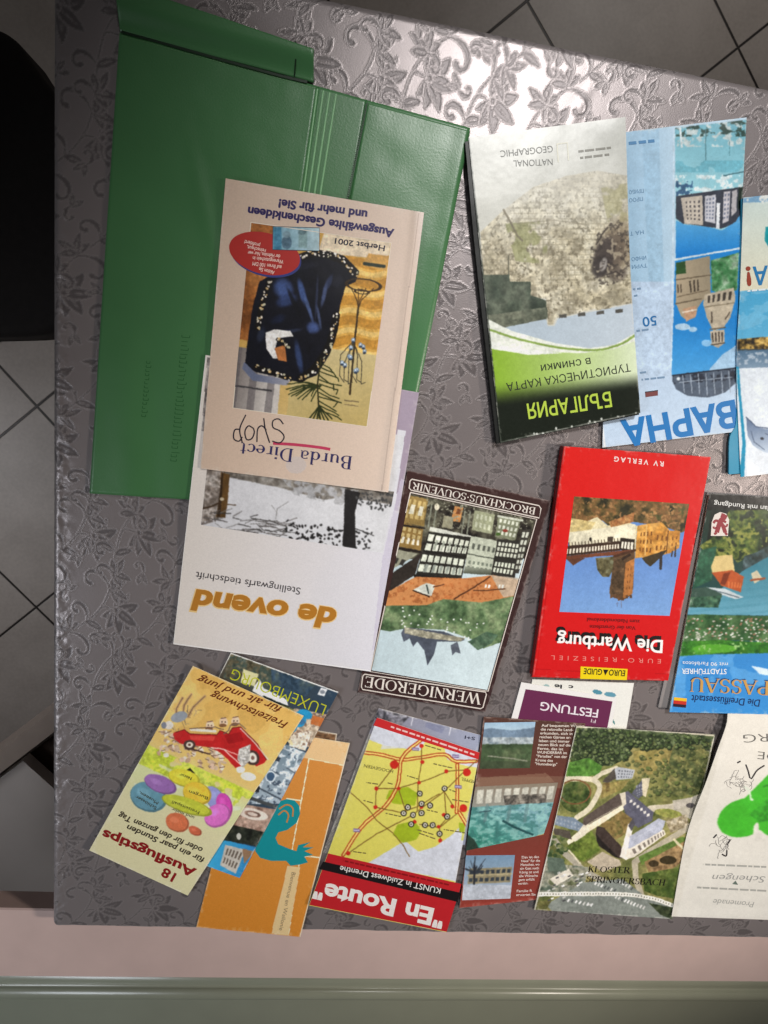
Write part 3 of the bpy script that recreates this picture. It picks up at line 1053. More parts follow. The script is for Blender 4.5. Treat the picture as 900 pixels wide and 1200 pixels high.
def prism_px(root, name, pts, z1, z0, m, bev=0.012, n=140):
    """rounded slab with an outline in photograph coordinates at height z1"""
    p = np.asarray(pts, float)
    P = W(p[:, 0], p[:, 1], z1)[:, :2]
    # round the outline: Chaikin
    for _ in range(3):
        q = np.roll(P, -1, 0); P = np.stack([.75 * P + .25 * q, .25 * P + .75 * q], 1).reshape(-1, 2)
    c = P.mean(0)
    rings = []
    for t in np.linspace(0, 90, 6):
        s = bev * (1 - math.cos(math.radians(90 - t)))
        d = P - c; L = np.linalg.norm(d, axis=1)[:, None]
        rings.append(np.concatenate([P - d / L * (bev * (1 - math.cos(math.radians(t)))), np.full((len(P), 1), z1 - bev + bev * math.sin(math.radians(t)))], 1))
    rings = [np.concatenate([P, np.full((len(P), 1), z0)], 1)] + rings
    k = len(P); V = np.vstack(rings); F = []
    for a in range(len(rings) - 1):
        i = np.arange(k); j = (i + 1) % k
        F.append(np.stack([a * k + i, a * k + j, (a + 1) * k + j, (a + 1) * k + i], -1))
    F = [np.vstack(F), np.arange(k)[None, ::-1], (np.arange(k) + (len(rings) - 1) * k)[None, :]]
    return obj(name, fast_mesh(name, rel(V, root), F), m, root)


BLACK = mat('black_upholstery', (40, 36, 35), 0.8, 0.2, vary=0.2, vscale=120, bump=0.1, bscale=500)
BLKMETAL = mat('black_chair_metal', (18, 18, 18), 0.4, 0.4)
SEAT_Z = -0.26
cc = W(-120., 220., SEAT_Z)
ch = thing('chair', 'black upholstered chair beside the upper left edge of the table', 'chair', (cc[0], cc[1], FLOOR_Z))
prism_px(ch, 'seat', [(-330, 30), (-60, 18), (8, 30), (34, 72), (66, 112), (90, 190), (92, 330), (86, 392), (-60, 396), (-330, 396)], SEAT_Z, SEAT_Z - 0.06, BLACK)


def tube(root, name, p0, p1, r, m, n=12):
    p0 = np.array(p0, float); p1 = np.array(p1, float); d = p1 - p0; d /= np.linalg.norm(d)
    a = np.cross(d, [0.3, 0.8, 0.5]); a /= np.linalg.norm(a); b = np.cross(d, a)
    t = np.linspace(0, 2 * np.pi, n, endpoint=False)
    c = (np.cos(t)[:, None] * a + np.sin(t)[:, None] * b) * r
    V = np.vstack([p0 + c, p1 + c]); i = np.arange(n); j = (i + 1) % n
    F = [np.stack([i, j, n + j, n + i], -1), i[None, ::-1], (n + i)[None, :]]
    return obj(name, fast_mesh(name, rel(V, root), F), m, root)


for x, y in ((-290, 70), (0, 80), (40, 350), (-290, 350)):
    q = W(float(x), float(y), SEAT_Z)
    tube(ch, 'leg', (q[0], q[1], FLOOR_Z), (q[0], q[1], SEAT_Z - 0.06), 0.012, BLKMETAL)
q0 = W(-340., 60., SEAT_Z); q1 = W(-340., 360., SEAT_Z)
dn = (q1 - q0); dn /= np.linalg.norm(dn); du = np.array([-dn[1], dn[0], 0])
bk = []
for t in np.linspace(0, 1, 20):
    bk.append(q0 + (q1 - q0) * t)
V = []
for zz, off in ((SEAT_Z + .08, 0), (SEAT_Z + .2, .02), (SEAT_Z + .40, .05)):
    for p in bk:
        V.append((p[0] + du[0] * off, p[1] + du[1] * off, zz))
n20 = 20
f1 = grid_faces(3, n20)
V = np.array(V); V2 = V + du * 0.03
bkf = [f1, grid_faces(3, n20, 60)[:, ::-1]]
ring = np.concatenate([np.arange(0, 20), np.array([39]), np.arange(59, 39, -1), np.array([20])])
j = np.roll(ring, -1)
bkf.append(np.stack([j, ring, ring + 60, j + 60], -1))
obj('backrest', fast_mesh('backrest', rel(np.vstack([V, V2]), ch), bkf), BLACK, ch)
tube(ch, 'back_post', tuple(q0 + np.array([0, 0, -.06])), (q0[0] + du[0] * .015, q0[1] + du[1] * .015, SEAT_Z + .2), 0.011, BLKMETAL)
tube(ch, 'back_post', tuple(q1 + np.array([0, 0, -.06])), (q1[0] + du[0] * .015, q1[1] + du[1] * .015, SEAT_Z + .2), 0.011, BLKMETAL)

# ------------------------------------------------------------------ low grey bench at the lower left
BZ = -0.38
GREYLAM = mat('pale_grey_laminate', (214, 204, 198), 0.4, 0.4, vary=0.06, vscale=20)
TRIM = mat('grey_brown_trim', (170, 154, 143), 0.45, 0.4, vary=0.12, vscale=40)
DARK = mat('dark_gap_shade', (74, 60, 52), 0.7, 0.2)  # shade of the gap, put into the colour


def slab(root, name, pts, z1, z0, m):
    p = np.asarray(pts, float); P = W(p[:, 0], p[:, 1], z1); Q = P.copy(); Q[:, 2] = z0
    k = len(P); V = np.vstack([P, Q]); i = np.arange(k); j = (i + 1) % k
    area = np.sum(P[:, 0] * np.roll(P[:, 1], -1) - P[:, 1] * np.roll(P[:, 0], -1))
    F = [i[None, :], (k + i)[None, ::-1], np.stack([j, i, k + i, k + j], -1)]
    if area < 0:
        F = [f[:, ::-1] for f in F]
    return obj(name, fast_mesh(name, rel(V, root), F, smooth=False), m, root)


bn = at_px('bench', 'low pale grey bench with a raised trim bar, lower left on the floor', 'bench', -60, 1000, z=FLOOR_Z)
slab(bn, 'trim_bar', [(-190, 1023), (110, 796), (110, 822), (-190, 1052)], BZ + .012, BZ - .05, TRIM)
slab(bn, 'seat_panel', [(-190, 1054), (27, 892), (64, 925), (150, 1010), (150, 1190), (-190, 1190)], BZ, BZ - .02, GREYLAM)
slab(bn, 'gap_shade_block', [(-190, 1053), (110, 826), (160, 1000), (160, 1195), (-190, 1195)], BZ - .03, FLOOR_Z + .001, DARK)  # dark block added to stand in for the shaded gap beside the table
# =================================================================== the papers
# ------------------------------------------------------------------ green folder
VINYL = mat('green_vinyl', (70, 120, 74), 0.34, 0.5, vary=0.24, vscale=9, bump=0.09, bscale=800)
VINYL_IN = mat('green_vinyl_edge', (40, 88, 46), 0.5, 0.3)
RIB = mat('pale_green_welded_rib', (140, 190, 140), 0.35, 0.5)
THREAD = mat('green_thread', (120, 160, 118), 0.6, 0.3)
THREADD = mat('dark_green_seam', (22, 58, 28), 0.6, 0.3)
EMB = mat('embossed_green_vinyl', (46, 100, 52), 0.3, 0.5)


def solid_sheet(root, name, q, zf, th, m, step=4.0):
    X, Y = px_grid(q, step); n, k = X.shape
    top = W(X, Y, zf(X, Y) * 1e-3).reshape(-1, 3)
    idx = np.arange(n * k).reshape(n, k)
    ring = np.concatenate([idx[0, :-1], idx[:-1, -1], idx[-1, :0:-1], idx[:0:-1, 0]])
    # rounded rim: top ring pulled in, then full size a little lower, then bottom
    N = n * k; R = len(ring)
    cen = top.mean(0)
    r1 = top[ring].copy(); r1[:, 2] -= th * 0.25e-3; r1[:, :2] += (r1[:, :2] - cen[:2]) / np.linalg.norm(r1[:, :2] - cen[:2], axis=1)[:, None] * 0.35e-3
    r2 = r1.copy(); r2[:, 2] -= th * 0.75e-3
    a = np.arange(R); b = (a + 1) % R
    V, bot = under(np.vstack([top, r1, r2]), X, Y, zf(X, Y) * 1e-3, th, N + 2 * R)
    F = [grid_faces(n, k), np.stack([ring, ring[b], N + b, N + a], -1), np.stack([N + a, N + b, N + R + b, N + R + a], -1), bot]
    return obj(name, fast_mesh(name, rel(V, root), F), m, root)


def lerp(a, b, t):
    return (np.array(a, float) * (1 - t) + np.array(b, float) * t)


def z_folder(x, y):
    z = 2.6 + 0 * x
    # soft dents in the vinyl of the left cover
    z = z + 1.3 * np.exp(-(((x - 150) / 26) ** 2)) * sm(y, 300, 430) * (1 - .4 * sm(y, 520, 590))
    z = z + 0.9 * np.exp(-(((x - 205) / 30) ** 2 + ((y - 430) / 110) ** 2))
    z = z - 0.8 * np.exp(-(((x - 178) / 18) ** 2)) * sm(y, 330, 470)
    z = z + 0.9 * (fbm(x, y, 75, 11, 2) - .5) + 0.5 * np.exp(-((x - y * .2 - 190) / 9) ** 2) * sm(y, 120, 220)
    return z + 0.25 * (fbm(x, y, 22, 13, 2) - .5)


gf = at_px('folder', 'open green vinyl folder lying under the leaflets, upper left of the table', 'folder', 280, 320)
FT, FB = (140, 38), (105, 578)
cov = [(140, 38), (372, 101), (301, 590), (105, 578)]
solid_sheet(gf, 'front_cover', cov, z_folder, 2.2, VINYL)
zsp = lambda x, y: 2.1 + 0 * x
solid_sheet(gf, 'spine', [(371.5, 101), (430, 117.5), (351, 596), (300.5, 590)], zsp, 1.7, VINYL)


def z_pocket(x, y):
    e = 3.3 + 0 * x
    d = (x - (552 - (y - 150) * 0.2)) * -1       # distance from the right hand edge
    return e + 0.5 * (1 - sm(d, 2, 24)) * sm(d, -1, 4) - 1.0 * (1 - sm(d, -1, 5)) + 1.0 * (fbm(x, y, 55, 15, 2) - .5)


solid_sheet(gf, 'back_cover', [(428, 117), (551, 150), (461, 606), (346, 596)], lambda x, y: 2.2 + 0 * x, 1.8, VINYL)
solid_sheet(gf, 'pocket', [(431, 121), (551, 154), (462, 600), (347, 588)], z_pocket, 1.2, VINYL, 2.0)
zfl = lambda x, y: 3.2 + 5.0 * sm((38 + (x - 140) * .27) - y, 3, 40) + 0 * x
solid_sheet(gf, 'flap', [(134, -22), (367, 57), (367, 96), (141, 36)], zfl, 1.4, VINYL, 3.0)
strokes(gf, 'flap_seam', [[(142, 37), (200, 53), (260, 70), (330, 89), (360, 96)], [(346, 48), (346.5, 70), (345, 90)]], [3.0, 1.6], lambda x, y: zfl(x, y) + .05, 0.05, (14, 40, 18))
for t, nx in ((0.0, 372), (.33, 379), (.66, 386.5), (1.0, 394)):
    L0 = np.array([nx, 104 + t * 6]); L1 = L0 + np.array([-17.5 - 3 * t, 128])
    pts = resample([L0, L1], 30)
    X = pts[:, 0]; Y = pts[:, 1]
    rr = 0.0009
    prof = []
    for s_, hz in ((-1.0, 2.0), (-.6, 2.55), (0, 2.75), (.6, 2.55), (1.0, 2.0)):
        prof.append(W(X + s_ * 1.3, Y, hz * 1e-3))
    V = np.stack(prof, 1).reshape(-1, 3)
    obj('rib', fast_mesh('rib', rel(V, gf), [grid_faces(30, 5)]), RIB, gf)
# stitches of the flap hinge and of the pocket
st = []
for t in np.linspace(0, 1, 56):
    p = lerp((143, 42), (368, 103), t); st.append([p, p + np.array([2.2, .6])])
strokes(gf, 'hinge_stitching', st, 0.9, z_folder, 0.12, (96, 140, 92))
st = []
for t in np.linspace(0, 1, 44):
    p = lerp((429.5, 122), (407, 232), t); st.append([p, p + np.array([-.35, 1.5])])
strokes(gf, 'pocket_stitching', st, 2.0, z_pocket, 0.14, (18, 48, 24))
strokes(gf, 'pocket_edge', [[(431, 119), (425, 150), (418, 185), (409, 230)]], 0.9, z_pocket, 0.1, (26, 66, 32))
# blind embossed lettering, no longer readable, running up the front cover
rnd = random.Random(4); em = []
for base, n0, hh in (((200, 540), 30, 10), ((166, 488), 14, 6)):
    p = np.array(base, float); d = np.array([0.09, -1.0])
    nn = np.array([1.0, 0.09])
    for k in range(n0):
        a = p + d * k * (5.0 if hh == 10 else 4.8)
        u_ = hh * rnd.uniform(.55, 1)
        em.append([a, a + nn * u_]);
        if rnd.random() < .6:
            em.append([a, a + d * 2.6])
        if rnd.random() < .5:
            em.append([a + nn * u_, a + nn * u_ + d * 2.6])
eo = strokes(gf, 'embossing', em, 0.8, z_folder, 0.1, (40, 92, 46))

# ------------------------------------------------------------------ white periodical with the snow photo


def z_ov(x, y):
    onf = 4.0 - 3.2 * sm(y, 592, 690)                       # comes down off the folder
    z = np.maximum(onf, 2.7 * sm(x, 330, 425))
    return z + 0.6 + 1.0 * sm(y, 735, 790) * sm(x, 270, 350) * (1 - .4 * sm(x, 390, 440))


ov = at_px('magazine', 'white magazine with snowy winter photo and ochre lettering, half under the cream leaflet', 'magazine', 340, 620)
ovq = ('e', [(241, 416), (222, 585), (203, 755)], [(491, 460), (463, 626), (434, 787)])
z_ov = bent(z_ov, ovq, (0, 0, 1.5, 1.8), 0.5, 1)


def p_ov(P):
    P.grad((222, 600), (455, 640), (222, 214, 206), (214, 213, 220))
    P.quad([(243, 419), (252, 420), (243, 506), (236, 505)], (120, 112, 108))
    P.leaves(P.pm([(243, 419), (252, 420), (243, 506), (236, 505)]), [(90, 84, 82), (150, 142, 138), (180, 172, 166)], 9)
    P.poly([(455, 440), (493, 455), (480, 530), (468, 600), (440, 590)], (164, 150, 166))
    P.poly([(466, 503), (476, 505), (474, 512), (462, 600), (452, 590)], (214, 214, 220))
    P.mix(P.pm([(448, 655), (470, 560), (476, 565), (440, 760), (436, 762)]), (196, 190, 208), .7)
    s = P.line
    s([(241, 417), (203, 755)], 1.2, (245, 243, 240)); s([(203, 754), (434, 786)], 1.4, (240, 240, 240))


sheet(ov, 'cover', ovq, z_ov, 0.5, p_ov, (216, 212, 210), 1.12, 0.9, side=(235, 235, 235), material=SATIN)
ovp = [(251, 470), (474, 511), (448.5, 648), (235.5, 615)]


def p_snow(P):
    P.grad((240, 560), (460, 600), (206, 206, 210), (214, 215, 218))
    P.speck(P.pm([(238, 540), (262, 540), (256, 610), (234, 616)]), (120, 110, 104), 4, .42, 2)
    P.leaves(P.pm([(240, 540), (262, 545), (255, 608), (236, 612)]), [(98, 88, 80), (140, 130, 122), (186, 178, 172), (120, 110, 100)], 7, 3)
    m = P.pm([(262, 540), (470, 578), (462, 592), (404, 582), (380, 586), (330, 572), (262, 558)])
    P.leaves(m, [(88, 82, 76), (120, 114, 106), (150, 146, 140)], 8, 4)
    P.speck(P.pm([(330, 560), (420, 575), (400, 592), (345, 580)]), (170, 170, 172), 5, .45, 3)
    # brown trunk and its side branches
    P.poly([(259, 553), (269, 556), (267, 588), (264, 607), (253, 606), (256, 590), (258, 575)], (92, 66, 34))
    P.poly([(260, 553), (262, 555), (258, 606), (254, 606)], (54, 38, 22)); P.ell(260, 585, 2.5, 2, (190, 176, 150))
    P.line([(258, 589), (246, 594), (237, 596)], 2, (60, 44, 30)); P.line([(266, 591), (276, 592)], 1.2, (80, 64, 46))
    # dark trunk
    P.poly([(404, 573), (422, 577), (416, 600), (417, 643), (401, 640), (403, 612)], (38, 36, 36))
    r = random.Random(2)
    for k in range(46):
        x = r.uniform(236, 330); y = 607 + (x - 236) * .15 + r.uniform(-10, 10)
        P.line([(x, y), (x + r.uniform(8, 26), y + r.uniform(-7, 8))], r.uniform(.6, 1.2), r.choice([(60, 58, 56), (90, 86, 84), (120, 116, 114)]))
    for k in range(70):
        x = r.uniform(335, 400); y = 622 + (x - 335) * .17 + r.uniform(-14, 10)
        P.ell(x, y, r.uniform(1, 2.6), r.uniform(.8, 1.6), (34, 32, 32), r.uniform(0, 180))
    for k in range(60):
        x = r.uniform(416, 462); y = r.uniform(578, 600); P.ell(x, y, r.uniform(1, 2.4), r.uniform(.8, 1.5), (70, 70, 70), r.uniform(0, 180))
    for k in range(26):
        x = r.uniform(417, 436); y = r.uniform(620, 645); P.ell(x, y, r.uniform(1, 2.2), 1.1, (50, 50, 50), r.uniform(0, 180))
    P.line([(417, 620), (430, 624), (438, 628)], 1, (60, 58, 58))
    P.line([(323, 608), (325, 596), (338, 588)], .8, (130, 128, 128)); P.line([(324, 600), (318, 592)], .7, (140, 138, 138))


pic(ov, 'winter_photo', ovp, z_ov, 0.07, p_snow, k=1.12, step=.55)
text(ov, 'title', 'de ovend', (396, 714), (224.5, 691), 24, (240, 206, 140), z_ov, 0.13, bold=.06, shear=.12)
text(ov, 'title', 'de ovend', (395, 714), (226, 691), 23, (186, 124, 42), z_ov, 0.17, bold=.04, shear=.12)
text(ov, 'subtitle', 'Stellingwarfs tiedschrift', (352.5, 689), (230, 670), 8.2, (62, 58, 62), z_ov)

# ------------------------------------------------------------------ cream shop leaflet on the folder
zb = lambda x, y: 5.4 - 0.5 * sm(y, 480, 580) + 1.1 * np.exp(-(((x - (490 - (y - 250) * .12)) / 6) ** 2)) + 0.3 * (fbm(x, y, 90, 6, 2) - .5)
bu = at_px('leaflet', 'cream shop leaflet with blue velvet picture and red oval, lying on the green folder', 'leaflet', 365, 390)
buq = [(264.5, 209), (497, 249), (455, 577), (235, 549)]
zb = bent(zb, buq, (1.0, 0.6, 1.2, 0.8), 0.5, 2)


def p_bu(P):
    P.grad((260, 400), (480, 420), (206, 182, 162), (218, 198, 182))
    P.grad((484, 300), (494, 300), (216, 196, 180), (232, 216, 206), P.pm([(484, 240), (500, 240), (452, 590), (440, 580)]))
    P.line([(491, 250), (447, 576)], 1.0, (190, 170, 156))
    P.ell(347, 545, 12, 10, (196, 188, 188), a=.6)


sheet(bu, 'cover', buq, zb, 0.45, p_bu, k=1.1, step=1.0, material=SATIN, side=(225, 205, 190))
bup = [(294, 260.5), (458.5, 284.5), (430, 500), (273, 478)]


def p_vel(P):
    P.grad((300, 300), (440, 480), (196, 150, 70), (198, 176, 122))
    s, t = P.uv(bup)
    # golden drapery at the right
    m = (t > .1) & (t < .62) & (s > .62)
    wv = np.sin((P.Y + 3 * np.sin(P.X / 9)) / 3.7) * .5 + .5
    P.mix(m, (214, 166, 80)); P.mix(m & (wv > .55), (178, 124, 44), .7); P.mix(m & (wv < .16), (238, 206, 130), .7)
    P.grad((400, 392), (420, 500), (206, 190, 142), (182, 160, 100), (t > .60) & (s > .4))
    P.quad([(380, 272), (458, 284), (455, 304), (372, 296)], (222, 204, 176))
    P.quad([(432, 297), (456, 300), (453, 318), (424, 310)], (196, 150, 80)); P.line([(427, 309), (450, 312)], 4, (40, 50, 40))
    # brown cloth at the left, grey sheet below
    P.leaves((s < .2) & (t < .62), [(112, 66, 30), (150, 92, 44), (178, 116, 60)], 16, 8)
    m = (s < .33) & (t > .66)
    P.grad((278, 430), (320, 440), (120, 112, 108), (196, 190, 184), m)
    P.mix(m & (np.sin(P.X / 3.4 + P.Y / 30) > .3), (92, 86, 88), .6); P.line([(276, 452), (318, 458)], 2, (60, 58, 60))
    # the velvet throw
    vel = [(318, 322), (340, 304), (362, 293), (384, 294), (404, 300), (421, 318), (417, 330), (405, 336), (398, 360), (393, 398), (386, 416), (371, 440), (350, 448), (322, 441), (300, 436), (287, 428), (290, 400), (296, 360), (304, 330)]
    P.poly(vel, (16, 17, 26))
    for cx, cy, rx, ry, ro, c, a in ((332, 338, 16, 14, 60, (70, 92, 146), .9), (336, 352, 9, 16, 70, (52, 70, 116), .8), (354, 342, 5, 20, -14, (66, 88, 140), .9), (362, 362, 3, 22, -18, (84, 104, 152), .8),
                                     (345, 356, 3.5, 26, -24, (12, 13, 20), .9), (367, 384, 10, 9, 10, (74, 94, 148), .85), (380, 344, 3.2, 20, 12, (78, 92, 130), .8), (386, 330, 4, 12, 20, (50, 60, 92), .7),
                                     (371, 350, 2, 34, 3, (58, 68, 98), .6), (340, 388, 18, 3, -8, (50, 58, 82), .7), (350, 418, 5, 24, -10, (56, 74, 118), .8), (362, 412, 3, 22, -12, (14, 14, 22), .8),
                                     (306, 392, 6, 12, 12, (44, 52, 72), .7), (326, 374, 12, 6, -25, (26, 34, 58), .8), (358, 312, 20, 5, -10, (30, 32, 44), .7), (396, 330, 8, 10, 20, (28, 30, 42), .7), (374, 372, 2.2, 18, -10, (98, 116, 160), .6)):
        P.ell(cx, cy, rx, ry, c, ro, a, .95)
    r = random.Random(8)

    def trim(pts, n, w):
        q = resample(pts, n)
        P.line([tuple(v) for v in q], w * 2.6, (18, 15, 14))
        for x, y in q:
            for _ in range(3):
                P.ell(x + r.uniform(-w, w), y + r.uniform(-w, w), r.uniform(.8, 2.1), r.uniform(.7, 1.6), r.choice([(226, 216, 200), (236, 230, 220), (198, 170, 120), (180, 176, 150)]), r.uniform(0, 180))
    trim([(352, 302), (366, 297), (384, 299), (402, 306), (416, 320)], 12, 3.4)
    trim([(316, 330), (309, 350), (304, 372), (302, 384)], 9, 2.6)
    trim([(394, 370), (390, 392), (382, 412), (366, 434), (352, 444)], 11, 3.4)
    trim([(300, 430), (318, 436), (340, 444)], 6, 2.4)
    P.poly([(311, 390), (322, 386), (340, 388), (344, 394), (326, 396), (322, 410), (330, 420), (320, 420), (312, 408)], (222, 220, 216))
    P.poly([(322, 408), (334, 404), (336, 424), (326, 422)], (176, 110, 60)); trim([(326, 398), (338, 406)], 4, 2)
    P.grad((300, 440), (340, 452), (98, 106, 130), (150, 150, 160), P.pm([(286, 424), (300, 438), (340, 446), (336, 452), (296, 446), (284, 432)]))
    # palm fronds
    for k in range(17):
        a = math.radians(95 + k * 9.5); c0 = (372 + k * .3, 452)
        L = 40 * (0.7 + .3 * r.random())
        e = (c0[0] + math.cos(a) * L, c0[1] + abs(math.sin(a)) * L * .35 + (8 if k > 8 else 2) - 10 * (k % 3 == 0))
        P.line([c0, ((c0[0] + e[0]) / 2, (c0[1] + e[1]) / 2 - 3), e], 1.3, (44, 52, 24))
    for k in range(12):
        y0 = 425 + k * 5; P.line([(374, y0), (374 + 12 + (k % 3) * 5, y0 + 6 + k % 4), (374 + 17 + (k % 4) * 3, y0 + 12)], 1.3, (40, 48, 22))
    P.line([(376, 420), (372, 450), (374, 490)], 1.8, (46, 44, 22))
    for k in range(7):
        P.line([(374, 476), (362 + k * 4.5, 494 + abs(3 - k) * -1)], 1.6, (38, 44, 20))
    # candle stand
    P.ring(426, 334, 20, 7, 1.4, (58, 42, 22), 6); P.ring(424, 342, 8, 2.5, 1, (58, 42, 22), 6)
    for dx in (-14, -6, 3, 12):
        P.line([(426 + dx, 338), (421 + dx * .2, 352), (420, 362)], 1.0, (64, 46, 24))
    P.line([(420, 360), (416, 396), (412, 440), (410, 462)], 2.4, (58, 46, 28))
    for k in range(6):
        x = 399 + k * 5; P.line([(414, 400), (x, 416 + (k % 2) * 8), (x - 1, 440 + (k % 3) * 5), (x + 4, 448)], .9, (60, 56, 44))
    for k in range(11):
        x = r.uniform(399, 430); y = r.uniform(396, 440); P.ell(x, y, 2.4, 3, (128, 150, 172)); P.ell(x, y + 2, 2, 1.2, (44, 54, 70)); P.ell(x, y - 1, 1, 1, (220, 226, 232))
    P.line([(404, 469), (420, 471)], 1.4, (110, 96, 70)); P.line([(404, 474), (419, 476)], 1.2, (120, 104, 76))


pic(bu, 'velvet_picture', bup, zb, 0.07, p_vel, k=1.15, step=.45)
strokes(bu, 'picture_border', [[bup[0], bup[1], bup[2], bup[3], bup[0]]], 1.0, zb, 0.09, (238, 226, 208))
ovl = [(310 + 41.5 * math.cos(a) * 1.0 + 2 * math.sin(a), 297 + 25 * math.sin(a) + 6 * math.cos(a)) for a in np.linspace(0, 2 * math.pi, 48, endpoint=False)]
flat(bu, 'oval_badge', [(x + 1.5, y + 2.6) for x, y in ovl], zb, 0.11, (54, 62, 128))
flat(bu, 'oval_badge', ovl, zb, 0.15, (180, 44, 38))
rows = ['Aktion Sie', 'auf Ihren 100 DM', 'Warengutschein in', 'der Hefmitte. Nur wer', 'reinschaut,', 'profitiert!']
for k, s_ in enumerate(rows):
    w = (18, 34, 36, 38, 22, 18)[k]; cx = (313, 314, 316, 312, 304, 300)[k] - k * .8; y = 315.5 - k * 6.4
    text(bu, 'badge_lettering', s_, (cx + w / 2, y + 2.2), (cx - w / 2, y - 2.4), 4.3, (244, 220, 208), zb, 0.2, bold=.012)


def p_note(P):
    P.grad((320, 280), (374, 280), (116, 160, 178), (176, 200, 206))
    P.quad([(320, 266), (330, 267), (330, 294), (321, 292)], (70, 130, 160)); P.ell(336, 284, 6, 8, (84, 112, 130)); P.ell(336, 275, 4.5, 4, (120, 148, 160))
    P.quad([(350, 270), (360, 270), (360, 291), (350, 290)], (130, 158, 160)); P.ell(354, 272, 5, 3, (98, 124, 130)); P.noise(22, 4, 3)


pic(bu, 'banknote_picture', [(320, 265.5), (374.5, 267), (374, 294), (319.5, 292.5)], zb, 0.22, p_note, k=1.1)
strokes(bu, 'picture_border', [[(320, 265.5), (374.5, 267), (374, 294), (319.5, 292.5), (320, 265.5)]], .8, zb, 0.25, (40, 70, 90))
text(bu, 'headline', 'Ausgewählte Geschenkideen', (462.5, 269), (291, 242.5), 9.4, (46, 34, 92), zb, bold=.042)
text(bu, 'headline', 'und mehr für Sie!', (431, 247.5), (327, 233.5), 9.4, (46, 34, 92), zb, bold=.042)
text(bu, 'date', 'Herbst 2001', (451.5, 288), (393, 279), 6.4, (34, 28, 50), zb, 0.2, bold=.018)
text(bu, 'shop_title', 'Burda Direct', (413, 535), (282.5, 518.5), 15.5, (52, 48, 96), zb, serif=True)
strokes(bu, 'title_underline', [resample([(320, 519.5), (345, 521), (372, 524), (387, 526.5)], 16)], 3.4, zb, .12, (196, 62, 96))
scr = [[(330, 494), (322, 492), (318, 498), (327, 504), (333, 511), (329, 519), (318, 519), (313, 514)],
       [(313, 490), (309, 505), (305, 520)], [(309, 503), (303, 498), (299, 502), (297, 518)],
       [(291, 500), (287, 497), (282, 503), (283, 513), (289, 513), (293, 506), (291, 500)],
       [(279, 497), (276, 505), (275, 517)], [(290.5, 486), (284, 488), (280, 500)], [(278, 500), (284, 506)]]
scr = [[(332, 497), (327, 491), (320, 493), (320, 501), (328, 505), (333, 512), (328, 519), (319, 517)],
       [(316, 519), (311, 503), (309, 490)], [(312, 504), (307, 499), (302, 503), (301, 518)],
       [(297, 502), (291, 499), (287, 506), (289, 515), (295, 514), (298, 507), (297, 502)],
       [(284, 519), (281, 503), (288, 486)], [(281, 503), (275, 504), (274, 514), (280, 517), (284, 512)]]
strokes(bu, 'script_title', [resample(s_, 24) for s_ in scr], 1.5, zb, .13, (40, 34, 48))

# ------------------------------------------------------------------ brown souvenir booklet
br = at_px('booklet', 'dark brown souvenir booklet with half-timbered houses, framed in white lines', 'booklet', 535, 690)
zbr = lambda x, y: 2.3 + 0.5 * np.exp(-(((x - 600) / 40) ** 2)) + 0.25 * (fbm(x, y, 70, 8, 2) - .5)
brq = [(477.5, 551.5), (646, 587), (569, 834.5), (419, 811)]
zbr = bent(zbr, brq, (0, 1.8, 1.0, 0), 0.4, 3)
sheet(br, 'page_block', [(479, 553), (644, 588), (568, 832), (421, 809)], lambda x, y: zbr(x, y) - .4, 1.7, None, (226, 222, 212), side=(214, 208, 198), material=MATTE)
sheet(br, 'cover', brq, zbr, 0.35, lambda P: (P.grad((500, 560), (560, 830), (66, 46, 44), (58, 40, 40)), P.line([(477, 551), (646, 587)], 1.2, (120, 100, 96), .7)), k=1.05, step=1.2, side=(88, 66, 62), material=GLOSSY)
brp = [(481, 578.5), (627.5, 609), (571, 808.5), (435.5, 785.5)]


